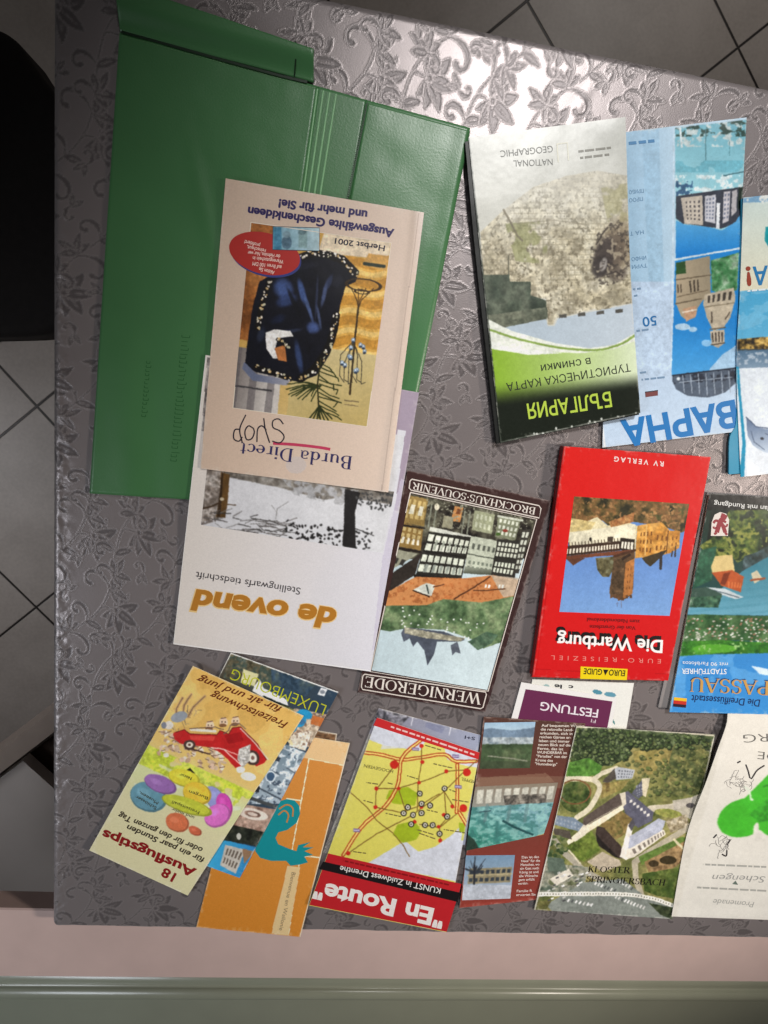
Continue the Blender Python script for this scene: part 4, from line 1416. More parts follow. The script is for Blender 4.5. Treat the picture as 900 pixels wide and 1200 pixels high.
def p_bro(P):
    P.grad((440, 760), (580, 806), (190, 208, 214), (206, 222, 226))
    # street at the top
    P.leaves(P.Y < 655, [(34, 30, 28), (58, 54, 46), (86, 84, 70), (120, 118, 100)], 10, 3)
    P.quad([(478, 580), (502, 585), (497, 617), (470, 612)], (150, 124, 72)); P.cells([(478, 582), (501, 587), (497, 612), (471, 608)], 4, 2, .62, .7, (196, 172, 112))
    P.cells([(480, 590), (499, 594), (497, 606), (476, 602)], 2, 1, .5, .9, (226, 222, 200))
    P.quad([(470, 612), (496, 618), (493, 645), (464, 640)], (142, 114, 64)); P.cells([(471, 615), (495, 621), (492, 641), (466, 637)], 4, 3, .6, .66, (200, 178, 122))
    P.cells([(470, 628), (493, 633), (492, 640), (467, 636)], 4, 1, .45, .9, (236, 232, 214))
    P.line([(468, 615), (497, 619)], 2.4, (44, 38, 32)); P.line([(465, 642), (493, 647)], 2.6, (36, 30, 26))
    P.quad([(533, 593), (543, 595), (539, 612), (528, 610)], (196, 138, 82)); P.quad([(536, 596), (541, 597), (539, 603), (534, 602)], (120, 70, 40))
    P.quad([(520, 604), (532, 606), (530, 620), (518, 618)], (150, 146, 122))
    for x0 in (506, 512, 545, 551):
        P.line([(x0, 590 + (x0 - 500) * .2), (x0 - 4, 616 + (x0 - 500) * .2)], 1.6, (132, 136, 120))
    P.ell(512, 594, 3, 4, (220, 214, 190)); P.speck((P.Y < 620) & (P.X > 500), (150, 150, 130), 2.2, .66, 4)
    P.quad([(556, 598), (580, 603), (576, 626), (553, 621)], (158, 162, 132)); P.cells([(558, 600), (578, 604), (575, 624), (555, 619)], 4, 2, .5, .6, (200, 204, 178))
    P.quad([(584, 604), (610, 609), (604, 634), (580, 629)], (126, 130, 106)); P.cells([(585, 606), (609, 611), (604, 631), (581, 627)], 5, 3, .55, .6, (218, 222, 204)); P.ell(592, 622, 3, 2, (150, 60, 48)); P.ell(584, 626, 3, 2, (70, 96, 44))
    P.line([(584, 605), (612, 610)], 2.5, (196, 200, 184))
    # eaves
    P.poly([(504, 617), (552, 628), (551, 633), (503, 622)], (206, 208, 196)); P.poly([(503, 623), (556, 630), (553, 635), (503, 627)], (40, 38, 34))
    # black and white frames
    a = [(502, 623), (551, 633), (543, 651), (497, 643)]
    P.quad([(502, 623), (551, 632), (541, 678), (487, 674)], (44, 42, 38))
    P.cells([(502, 624), (551, 633), (546, 650), (496, 646)], 7, 2, .74, .74, (222, 226, 208)); P.cells([(508, 632), (549, 640), (546, 649), (504, 644)], 6, 1, .34, 1, (150, 156, 142), .9)
    P.cells([(495, 648), (545, 654), (541, 676), (488, 671)], 7, 2, .76, .72, (214, 220, 202)); P.cells([(496, 660), (543, 665), (541, 674), (492, 671)], 6, 1, .4, .9, (150, 158, 148), .9)
    P.line([(497, 646), (546, 653)], 2, (34, 32, 28)); P.line([(487, 675), (541, 680)], 4, (36, 33, 30))
    P.quad([(552, 628), (584, 634), (577, 674), (543, 672)], (196, 202, 182)); P.cells([(553, 634), (582, 640), (580, 650), (550, 645)], 5, 1, .5, .6, (96, 100, 90))
    P.cells([(548, 655), (578, 660), (576, 672), (545, 668)], 6, 2, .5, .6, (120, 128, 114)); P.line([(548, 649), (580, 655)], 1.4, (90, 94, 84)); P.grad((560, 664), (560, 674), (150, 156, 140), (70, 74, 62), P.pm([(545, 664), (578, 668), (577, 674), (543, 672)]))
    P.quad([(583, 632), (610, 634), (603, 680), (575, 676)], (46, 44, 40)); P.cells([(584, 634), (609, 637), (605, 655), (580, 652)], 6, 3, .68, .72, (216, 220, 202)); P.cells([(580, 657), (604, 660), (601, 675), (577, 671)], 6, 2, .66, .72, (206, 212, 194))
    P.quad([(611, 622), (622, 620), (608, 672), (602, 672)], (60, 58, 52)); P.cells([(612, 622), (621, 622), (610, 668), (603, 668)], 2, 6, .66, .66, (206, 210, 194))
    # roofs
    P.poly([(464, 644), (490, 649), (452, 672), (455, 668)], (150, 150, 130)); P.cells([(462, 652), (478, 656), (473, 664), (459, 660)], 2, 1, .6, .8, (60, 58, 54))
    P.poly([(450, 678), (494, 648), (486, 674), (452, 696), (448, 690)], (50, 44, 40))
    P.grad((450, 700), (600, 690), (204, 140, 86), (196, 128, 78), P.pm([(446, 698), (487, 676), (541, 678), (578, 674), (610, 680), (602, 700), (564, 706), (520, 703), (500, 709), (446, 711)]))
    P.speck(P.pm([(446, 698), (487, 676), (610, 680), (602, 700), (500, 709)]), (176, 108, 62), 3, .58, 3)
    P.poly([(575, 674), (612, 678), (604, 698), (590, 700), (584, 690)], (186, 176, 158), .8)
    P.poly([(484, 691), (500, 683), (510, 686), (506, 698), (500, 698)], (216, 220, 208)); P.line([(484, 692), (503, 699)], 1.6, (60, 40, 30)); P.line([(500, 686), (502, 695)], 2, (70, 80, 76)); P.line([(508, 688), (520, 685)], 1.5, (100, 60, 40))
    P.line([(574, 676), (556, 688), (532, 702)], 1.8, (92, 56, 36)); P.line([(555, 692), (570, 692), (592, 690)], 1.4, (92, 56, 36)); P.cells([(568, 684), (576, 685), (574, 690), (567, 689)], 2, 1, .6, .8, (230, 232, 224)); P.cells([(584, 684), (592, 685), (590, 690), (583, 689)], 2, 1, .6, .8, (230, 232, 224))
    # woods
    m = P.pm([(446, 710), (500, 709), (520, 702), (564, 706), (600, 699), (608, 700), (590, 752), (566, 760), (556, 750), (520, 738), (480, 736), (456, 740), (436, 736)])
    P.leaves(m, [(62, 84, 56), (84, 108, 74), (108, 130, 92), (134, 152, 112)], 11, 6)
    r = random.Random(5)
    for k in range(46):
        x = r.uniform(470, 568); y = 722 + (x - 470) * .2 + r.uniform(-12, 12); P.quad([(x, y), (x + 2, y), (x + 2, y + 1.6), (x, y + 1.6)], (226, 230, 224))
    # castle hanging upside down
    P.poly([(474, 735), (492, 737), (520, 740), (545, 750), (540, 752), (512, 752), (509, 766), (501, 780), (497, 762), (489, 752), (484, 758), (480, 748), (473, 752), (470, 742)], (78, 84, 96))
    P.leaves(P.pm([(474, 735), (545, 748), (540, 752), (500, 748), (474, 742)]), [(190, 186, 164), (150, 146, 126), (110, 108, 98)], 5, 4)
    P.poly([(536, 752), (540, 766), (534, 764), (530, 768), (528, 756)], (92, 98, 110))
    P.leaves(P.pm([(548, 752), (570, 740), (584, 744), (576, 754), (560, 762)]), [(66, 92, 72), (92, 116, 92)], 5, 2)


pic(br, 'townscape', brp, zbr, 0.07, p_bro, k=1.1, step=.42)
strokes(br, 'white_frame', [[(482.5, 561.5), (631.5, 592.5), (634, 596), (632, 607), (482, 574.5), (479.5, 572), (480.5, 564), (482.5, 561.5)],
                            [(481, 577), (629, 608.5), (572, 810), (434, 787), (481, 577)],
                            [(427, 790), (569, 811), (570, 814), (566, 829), (563, 830.5), (425, 808), (423.5, 805), (425, 793), (427, 790)]], 1.3, zbr, 0.11, (226, 216, 206))
text(br, 'series_title', 'BROCKHAUS·SOUVENIR', (628, 595), (484, 565), 8.4, (232, 224, 214), zbr, 0.11, serif=True)
text(br, 'title', 'WERNIGERODE', (565, 813.5), (429, 792.5), 12.6, (234, 226, 216), zbr, 0.11, serif=True)

# ------------------------------------------------------------------ folded map of castles
bg = at_px('map', 'folded tourist map with ruined stone castle, lime green and black lower band', 'map', 655, 330)
zbg = lambda x, y: 5.5 + 1.6 * sm(x, 570, 750) + 0.8 * np.exp(-((y - 250) / 60) ** 2) + .5 * (fbm(x, y, 60, 12, 2) - .5)
bgq = ('e', [(549, 161), (563, 300), (586.5, 519)], [(733, 137), (739, 320), (750.5, 484)])
zbg = bent(zbg, bgq, (0.6, 1.5, 1.2, 0.8), 0.5, 4)
bg2 = ('e', [(545, 166), (558, 305), (582, 520)], [(731, 139), (738, 322), (749, 486)])
sheet(bg, 'inner_folds', bg2, lambda x, y: zbg(x, y) - .7, 4.6, None, (30, 32, 30), side=(24, 25, 24), material=SATIN)


def p_bg(P):
    P.grad((640, 140), (640, 260), (196, 197, 190), (212, 212, 202))  # pale top: lamp gloss put into the print colour
    # stone walls
    st_ = P.pm([(563, 272), (590, 246), (625, 219), (664, 206), (700, 200), (736, 206), (742, 355), (718, 359), (708, 368), (697, 362), (680, 366), (665, 370), (652, 372), (648, 381), (642, 380), (640, 350), (622, 348), (621, 330), (597, 330), (596, 322), (565, 322)])
    P.leaves(st_, [(186, 177, 150), (202, 193, 167), (213, 206, 182), (222, 216, 196)], 20, 2)
    cx, cy = P.uv([(560, 200), (740, 200), (740, 380), (570, 380)])
    row = np.floor(cy * 30); brick = (np.abs(cy * 30 - row - .5) > .40) | (np.abs(((cx * 24 + (row % 2) * .5 + _tab[row.astype(int) % 256, 3]) % 1) - .5) > .44)
    P.mix(st_ * brick * sm(fbm(P.X, P.Y, 18, 6), .38, .62), (146, 136, 110), .6)
    P.speck(st_, (112, 104, 84), 3.4, .64, 9, .75); P.speck(st_, (128, 120, 100), 9, .6, 19, .4)
    P.mix(st_ * (1 - sm(P.Y, 205, 300)), (212, 210, 198), .55)  # stone pales towards the top, the same gloss painted in
    P.speck(P.pm([(592, 262), (644, 258), (640, 310), (604, 306)]), (142, 146, 92), 14, .46, 3, .6)
    P.speck(P.pm([(704, 220), (738, 214), (738, 260), (712, 260)]), (156, 152, 104), 14, .44, 4, .5)
    P.line([(590, 246), (598, 260), (606, 276), (612, 282)], 2.4, (118, 110, 92), .8); P.line([(596, 300), (596, 322)], 1.6, (110, 108, 90)); P.line([(606, 262), (650, 258), (690, 264)], 1, (140, 130, 110), .6)
    # dark hollow in the wall
    P.ell(726, 288, 30, 42, (150, 134, 108), 20, .8, .9); P.ell(718, 296, 20, 34, (104, 92, 80), 18, .9, .8)
    P.ell(708, 300, 14, 28, (74, 66, 62), 14, .95, .6); P.ell(704, 312, 12, 16, (60, 54, 52), 20, .9, .6); P.ell(724, 322, 14, 10, (92, 82, 74), -20, .8, .8)
    P.ell(707, 310, 5, 10, (172, 166, 160), 16, .9, .7); P.line([(699, 286), (706, 274), (716, 262)], 2, (70, 62, 56), .8); P.line([(712, 322), (722, 318), (730, 324)], 2, (66, 58, 54), .8)
    P.speck(P.em(718, 296, 26, 40, 18) < 1, (60, 54, 50), 4, .58, 23, .7); P.speck(P.em(722, 292, 26, 40, 18) < 1, (186, 174, 150), 4, .62, 29, .7)
    # dark green slope and haze
    P.leaves(P.pm([(560, 322), (597, 322), (597, 330), (622, 330), (622, 346), (640, 352), (642, 372), (600, 382), (571, 386), (562, 350)]), [(52, 62, 52), (74, 84, 70), (100, 108, 92)], 16, 5)
    P.leaves(P.pm([(568, 370), (640, 360), (641, 374), (600, 382), (571, 388)]), [(86, 92, 78), (120, 124, 106)], 8, 4)
    sky = P.pm([(571, 388), (600, 382), (640, 374), (642, 382), (650, 382), (654, 373), (700, 364), (742, 356), (746, 392), (710, 410), (670, 412), (620, 402), (588, 386)])
    P.grad((580, 380), (740, 390), (178, 194, 206), (196, 208, 218), sky)
    for k in range(5):
        x = 655 + k * 22; P.quad([(x, 369 - k * 2), (x + 9, 368 - k * 2), (x + 9, 372 - k * 2), (x, 373 - k * 2)], (84, 82, 76))
    # swooshes
    P.poly([(568, 372), (600, 388), (650, 402), (690, 408), (720, 404), (745, 390), (747, 450), (572, 450)], (236, 240, 228))
    P.line([tuple(v) for v in resample([(570, 385), (610, 398), (660, 408), (700, 410), (728, 403), (747, 391)], 40)], 2.6, (140, 168, 84))
    low = P.pm([(570, 404), (610, 411), (680, 414), (720, 409), (748, 398), (752, 500), (580, 530)])
    P.grad((580, 430), (745, 420), (142, 182, 56), (220, 232, 198), low)
    P.poly([(570, 398), (602, 408), (660, 414), (620, 416), (571, 408)], (244, 248, 240))
    P.grad((665, 446), (670, 476), (255, 255, 255), (255, 255, 255), P.X > 1e5)
    v = P.uv([(573, 456), (749, 440), (752, 486), (586, 522)])[1]
    tt = sm(v, -.12, .34)[..., None] * (P.Y > 425)[..., None]
    P.C = P.C * (1 - tt) + np.array((26, 32, 24)) * tt
    r = random.Random(3)
    P.line([(549, 162), (587, 519)], 1.6, (60, 66, 58)); P.line([(587, 518), (751, 483)], 1.2, (90, 96, 88))
    for k in range(12):
        t = r.random(); x, y = lerp((587, 518), (751, 484), t); P.ell(x, y - r.uniform(0, 3), r.uniform(.6, 1.6), r.uniform(.6, 1.8), (214, 218, 210))


sheet(bg, 'cover', bgq, zbg, 0.5, p_bg, k=1.05, step=.5, side=(34, 38, 32), material=GLOSSY, tex=.12)
text(bg, 'publisher', 'NATIONAL', (647.5, 186), (601.5, 188), 7.4, (110, 110, 104), zbg)
text(bg, 'publisher', 'GEOGRAPHIC', (647.5, 170.5), (586, 176.5), 7.6, (110, 110, 104), zbg)
flat(bg, 'publisher_frame', [(652, 168), (665, 166.5), (665, 168), (652, 169.5)], zbg, .13, (226, 224, 206))
flat(bg, 'publisher_frame', [(652, 168), (653.5, 168), (655, 190), (653.5, 190)], zbg, .13, (226, 224, 206))
flat(bg, 'publisher_frame', [(664, 166.5), (665.5, 166.5), (667, 188), (665.5, 188)], zbg, .135, (226, 224, 206))
greek(bg, 'small_print', [((714, 181), (680, 185)), ((716, 173), (678, 177.5))], 4.4, (130, 128, 118), zbg, fill=.6)
text(bg, 'title', 'БЪЛГАРИЯ', (715, 459), (617, 473.5), 16.5, (186, 212, 74), zbg, bold=.016)
text(bg, 'subtitle', 'ТУРИСТИЧЕСКА КАРТА', (738, 425.5), (593, 449), 9.2, (40, 46, 34), zbg)
text(bg, 'subtitle', 'в снимки', (691.5, 419), (633.5, 427.5), 9.2, (40, 46, 34), zbg)

# ------------------------------------------------------------------ pale blue seaside brochure
va = at_px('brochure', 'pale blue seaside brochure with cathedral photo, partly under the castle map', 'brochure', 800, 330)
zva = lambda x, y: 1.9 + .35 * (fbm(x, y, 60, 18, 2) - .5) + 0 * x
vaq = ('e', [(722, 156), (712, 340), (706, 524.5)], [(875, 137.5), (869, 260), (862, 506)])
zva = bent(zva, vaq, (0, 2.4, 0, 0), 0.3, 5)


def p_va(P):
    P.grad((735, 200), (790, 200), (158, 194, 220), (188, 214, 232))
    P.mix(P.Y > 330, (192, 210, 232), .8)
    P.grad((750, 440), (790, 520), (190, 210, 232), (198, 218, 238), P.Y > 440)
    P.quad([(752, 150), (772, 150), (778, 330), (760, 330)], (150, 188, 214), .5)
    P.line([(790, 150), (787, 430)], 1.2, (206, 226, 240))
    # hotel by the pool
    a = P.pm([(791, 150), (878, 140), (868, 306), (792, 306)])
    P.grad((830, 150), (830, 235), (124, 184, 200), (160, 212, 222), a)
    P.speck(a & (P.Y < 172), (200, 214, 214), 6, .56, 3); P.speck(a & (P.Y < 160), (60, 84, 78), 6, .55, 6)
    P.line([(797, 150), (799, 172)], 2.4, (214, 226, 228)); P.line([(827, 152), (827, 188)], 1, (84, 130, 140)); P.line([(855, 166), (855, 182)], .8, (84, 130, 140))
    P.mix(a & (P.Y > 188) & (P.Y < 202) & (fbm(P.X, P.Y, 20, 8) > .45), (104, 176, 194), .7)
    P.speck(a & (P.Y > 205) & (P.Y < 232), (220, 236, 238), 5, .56, 5); P.line([(848, 206), (872, 201)], 1.6, (70, 110, 120))
    P.speck(P.pm([(792, 212), (812, 212), (812, 230), (792, 230)]), (60, 96, 130), 4, .5, 5)
    P.poly([(792, 230), (868, 219), (872, 246), (862, 262), (845, 268), (800, 262), (792, 256)], (62, 66, 76))
    P.poly([(798, 232), (823, 229), (824, 264), (802, 262)], (196, 186, 172)); P.cells([(802, 235), (822, 233), (822, 260), (804, 258)], 4, 5, .4, .5, (80, 78, 80))
    P.poly([(826, 230), (839, 228), (838, 262), (826, 259)], (200, 200, 206)); P.cells([(827, 232), (838, 230), (837, 258), (827, 257)], 3, 6, .5, .5, (112, 120, 140))
    P.poly([(848, 225), (856, 224), (854, 259), (847, 262)], (204, 200, 204)); P.cells([(848, 226), (856, 225), (854, 256), (847, 258)], 2, 6, .5, .5, (112, 120, 140))
    P.poly([(858, 224), (864, 222), (863, 248), (857, 254)], (186, 182, 184)); P.poly([(840, 238), (844, 238), (843, 268), (839, 268)], (236, 240, 244)); P.poly([(866, 220), (874, 218), (870, 248), (864, 244)], (40, 52, 44))
    P.grad((820, 262), (820, 302), (84, 164, 218), (26, 124, 204), P.pm([(792, 258), (802, 263), (830, 266), (846, 270), (862, 260), (871, 246), (868, 290), (792, 304)]))
    # cathedral
    sky = P.pm([(791, 306), (868, 290), (862, 436), (787, 440)])
    P.grad((825, 380), (825, 440), (38, 132, 206), (78, 164, 224), sky)
    P.line([(791, 304), (868, 291)], 2, (222, 232, 238))
    body = P.pm([(792, 308), (832, 300), (833, 345), (824, 352), (818, 360), (815, 372), (805, 376), (798, 370), (792, 356)])
    P.grad((795, 330), (830, 330), (176, 160, 134), (150, 138, 116), body)
    P.poly([(792, 308), (803, 306), (804, 320), (792, 322)], (48, 82, 44)); P.line([(792, 328), (834, 322)], 1.4, (104, 92, 74)); P.line([(792, 356), (822, 350)], 1.6, (110, 98, 80)); P.line([(794, 348), (830, 340)], 1.2, (120, 106, 86))
    P.cells([(806, 328), (820, 326), (820, 342), (808, 344)], 3, 1, .42, .85, (70, 62, 52)); P.cells([(792, 332), (800, 331), (800, 344), (793, 345)], 2, 1, .42, .8, (84, 74, 62))
    P.poly([(800, 362), (816, 358), (816, 370), (804, 377)], (188, 150, 120)); P.line([(800, 366), (816, 363)], 1.6, (226, 214, 196))
    P.leaves(P.pm([(833, 305), (866, 296), (864, 340), (842, 344), (834, 340)]), [(40, 92, 52), (66, 122, 76), (104, 150, 108), (150, 176, 150)], 9, 5)
    P.poly([(826, 345), (860, 337), (862, 350), (856, 372), (848, 384), (836, 388), (828, 372), (824, 356)], (190, 178, 156)); P.cells([(828, 346), (860, 340), (858, 352), (828, 356)], 5, 1, .5, .85, (72, 66, 60))
    P.line([(826, 360), (860, 355)], 1.2, (128, 116, 96)); P.line([(834, 366), (834, 378)], 1.6, (90, 80, 70)); P.line([(850, 374), (855, 366)], 1.6, (96, 86, 74)); P.line([(832, 386), (850, 384)], 1.6, (104, 94, 80))
    P.poly([(832, 388), (849, 386), (849, 402), (842, 408), (834, 404)], (186, 174, 154)); P.cells([(833, 389), (848, 388), (848, 401), (834, 402)], 4, 1, .45, .9, (74, 66, 60)); P.line([(833, 404), (849, 402)], 1.5, (96, 84, 72))
    P.ell(800, 383, 9, 4, (214, 230, 240), a=.8); P.ell(812, 386, 5, 3, (220, 234, 242), a=.7); P.ell(828, 402, 6, 4, (190, 218, 238), a=.6); P.poly([(832, 432), (846, 416), (866, 402), (864, 438), (828, 440)], (206, 224, 240), .75)
    # amphitheatre
    P.poly([(788, 440), (864, 431), (863, 448), (850, 460), (830, 466), (806, 464), (792, 456), (788, 447)], (84, 96, 112))
    P.line([(788, 440), (864, 431)], 1.6, (38, 44, 56)); P.speck(P.pm([(788, 440), (862, 432), (862, 446), (790, 450)]), (44, 50, 62), 4, .52, 4)
    for k in range(7):
        x = 800 + k * 9; P.line([(x, 440 - (x - 800) * .1), (x + 2, 463 - abs(3 - k) * 1.2)], .9, (176, 188, 202))
    P.line([(796, 448), (858, 442)], .8, (160, 172, 186)); P.ell(795, 444, 2, 2, (220, 230, 236))
    P.line([(706, 499), (709, 525)], 2, (238, 240, 240))


sheet(va, 'cover', vaq, zva, 0.5, p_va, k=1.05, step=.5, side=(210, 222, 232), material=GLOSSY, tex=.14)
sheet(va, 'inner_pages', ('e', [(724, 158), (714, 341), (709, 522)], [(873, 139.5), (867, 261), (860.5, 504)]), lambda x, y: zva(x, y) - .52, 1.0, None, (226, 226, 220), side=(220, 220, 214), material=MATTE)
text(va, 'title', 'ВАРНА', (861, 469.5), (726.5, 494), 28, (8, 118, 190), zva, bold=.036)
greek(va, 'small_print', [((767, 165), (737, 168))], 5.2, (60, 126, 176), zva, fill=.7, seed=3)
text(va, 'small_print', 'ПРИБО', (754, 221), (737, 223), 4.4, (96, 140, 176), zva)
text(va, 'small_print', 'ПРОО', (753, 230.5), (737, 232.5), 4.4, (96, 140, 176), zva)
text(va, 'small_print', 'НА Т', (754, 269.5), (738, 271.5), 4.4, (96, 140, 176), zva)
text(va, 'small_print', 'ИНФО', (757, 299.5), (740, 301.5), 4.4, (96, 140, 176), zva)
text(va, 'small_print', 'ТУРИ', (758, 308.5), (740.5, 310.5), 4.4, (96, 140, 176), zva)
text(va, 'number', '50', (769, 370), (752.5, 372), 11, (28, 110, 170), zva, bold=.01)
greek(va, 'small_print', [((751, 338), (742, 339)), ((747, 346), (743, 347)), ((760, 386), (746, 388)), ((757, 436), (750, 437)), ((779, 442), (752, 445))], 3.6, (120, 150, 180), zva, fill=.6)
flat(va, 'red_stamp', [(756, 460), (771, 458), (771, 463.5), (756.5, 465.5)], zva, .12, (122, 66, 66))
flat(va, 'red_stamp', [(756, 459), (771, 457), (771, 458.2), (756, 460.2)], zva, .13, (50, 50, 60))

# ------------------------------------------------------------------ brochure with the dolphin
dl = at_px('brochure', 'white and blue brochure with a leaping dolphin, at the right border', 'brochure', 910, 390)
zdl = lambda x, y: 3.9 + .35 * (fbm(x, y, 60, 22, 2) - .5) - 1.0 * (1 - sm(x, 862, 876)) + 0 * x
dlq = ('e', [(871, 231.5), (867, 345), (863, 430), (868, 559)], [(966, 222), (964, 345), (962, 440), (958, 549)])
zdl = bent(zdl, dlq, (1.5, 0, 0, 0.8), 0.5, 6)


def p_dl(P):
    P.grad((880, 235), (880, 345), (206, 220, 214), (222, 216, 190))
    P.poly([(868, 232), (900, 228), (960, 222), (960, 234), (868, 238)], (108, 158, 200), .8); P.speck(P.Y < 240, (226, 230, 226), 6, .5)
    P.poly([(897, 266), (930, 262), (930, 300), (905, 296), (896, 282)], (30, 150, 160))
    P.grad((890, 342), (890, 396), (76, 164, 206), (96, 176, 214), (P.Y > 341 - (P.X - 868) * .06) & (P.Y < 440))
    P.mix((P.Y > 341) & (P.Y < 440) & (fbm(P.X, P.Y * 2.4, 22, 5) > .55), (130, 192, 222), .5)
    m = P.pm([(860, 398), (970, 388), (970, 412), (860, 412)])
    P.leaves(m, [(44, 40, 36), (90, 74, 44), (196, 160, 84), (216, 190, 120)], 6, 6); P.mix(m & (P.Y > 409), (44, 62, 80), .8)
    P.grad((880, 412), (880, 432), (86, 116, 142), (130, 154, 176), P.pm([(860, 411), (970, 408), (970, 430), (860, 433)]))
    P.speck(P.pm([(860, 414), (900, 412), (900, 426), (860, 428)]), (170, 186, 200), 4, .55, 3)
    P.mix(P.Y > 432 - (P.X - 860) * .04, (226, 234, 242))
    d = [(874.5, 489), (880, 493), (886, 500), (897, 503), (915, 504), (935, 512), (940, 528), (915, 533), (895, 530), (882, 522), (876, 510)]
    P.grad((885, 496), (890, 530), (96, 118, 150), (186, 202, 220), P.pm(d)); P.line([(880, 505), (884, 518), (896, 527)], 1, (70, 88, 116)); P.ell(893, 514, 2.2, 1.6, (26, 34, 50)); P.line([(897, 508), (910, 514)], 1, (70, 88, 116))
    P.line([(874.5, 489), (886, 500), (915, 504)], 1.2, (62, 80, 110))
    P.poly([(862, 430), (866, 470), (870, 520), (866, 560), (872, 560), (874, 520), (869, 470), (866, 430)], (30, 140, 180), .9)


sheet(dl, 'cover', dlq, zdl, 0.5, p_dl, k=1.05, step=.5, side=(30, 140, 176), material=GLOSSY)
sheet(dl, 'inner_pages', ('e', [(869, 233), (866, 345), (864, 440), (862.5, 495), (855, 514), (854, 556)], [(964, 224), (962, 346), (960, 441), (956, 547)]), lambda x, y: zdl(x, y) - .6 + .8 * (1 - sm(x, 862, 876)) - .6, 1.3, None, (60, 150, 184), side=(28, 120, 150), material=SATIN)
text(dl, 'title', 'А', (900, 311.5), (882, 313), 20, (34, 120, 176), zdl, bold=.02, shear=.1)
text(dl, 'title', '!', (879.5, 313), (873.8, 313.4), 21, (150, 60, 40), zdl, bold=.03)
greek(dl, 'subtitle', [((903, 338.5), (876, 341))], 3.4, (226, 236, 240), zdl, fill=.6)
# ------------------------------------------------------------------ red guide book
wa = at_px('guidebook', 'thick red guidebook with castle tower photo and yellow tab', 'book', 728, 660)
zwa = lambda x, y: 8.0 + 0.5 * (fbm(x, y, 90, 24, 2) - .5) + 0 * x
waq = [(661.7, 523), (833, 535.5), (783, 797.5), (624.5, 793)]
zwa = bent(zwa, waq, (0, 0.3, 0.6, 0), 0.15, 7)
PAGES = print_mat('page_edges', 0.8, 0.1, 0.0)
sheet(wa, 'back_cover', [(660, 524), (832, 536.5), (782, 798), (623, 793.5)], const(.8), .6, None, (206, 34, 30), side=(190, 30, 28))
sheet(wa, 'page_block', [(663, 525), (831, 537), (782, 795), (626, 791)], lambda x, y: zwa(x, y) - .5, 6.6, None, (206, 34, 30), side=(216, 208, 194), material=MATTE)
sheet(wa, 'cover', waq, zwa, 0.45, lambda P: (P.grad((660, 523), (785, 797), (224, 36, 32), (210, 30, 34)), P.line([(662, 527), (628, 790)], 1.2, (190, 24, 26), .7), P.line([(627, 784), (680, 787), (700, 788), (780, 790)], .8, (170, 22, 26), .6)), k=1.0, step=1.0, side=(200, 30, 28), material=GLOSSY)
sheet(wa, 'spine', ('e', [(660.6, 523.5), (643, 652), (623.6, 793)], [(662.4, 523.2), (645, 652), (625.2, 793)]), lambda x, y: zwa(x, y) - .12, 7.0, None, (170, 26, 26), side=(120, 18, 18), material=SATIN)
wap = [(672.8, 581.7), (807.8, 590.6), (784.7, 721.7), (655.6, 717)]


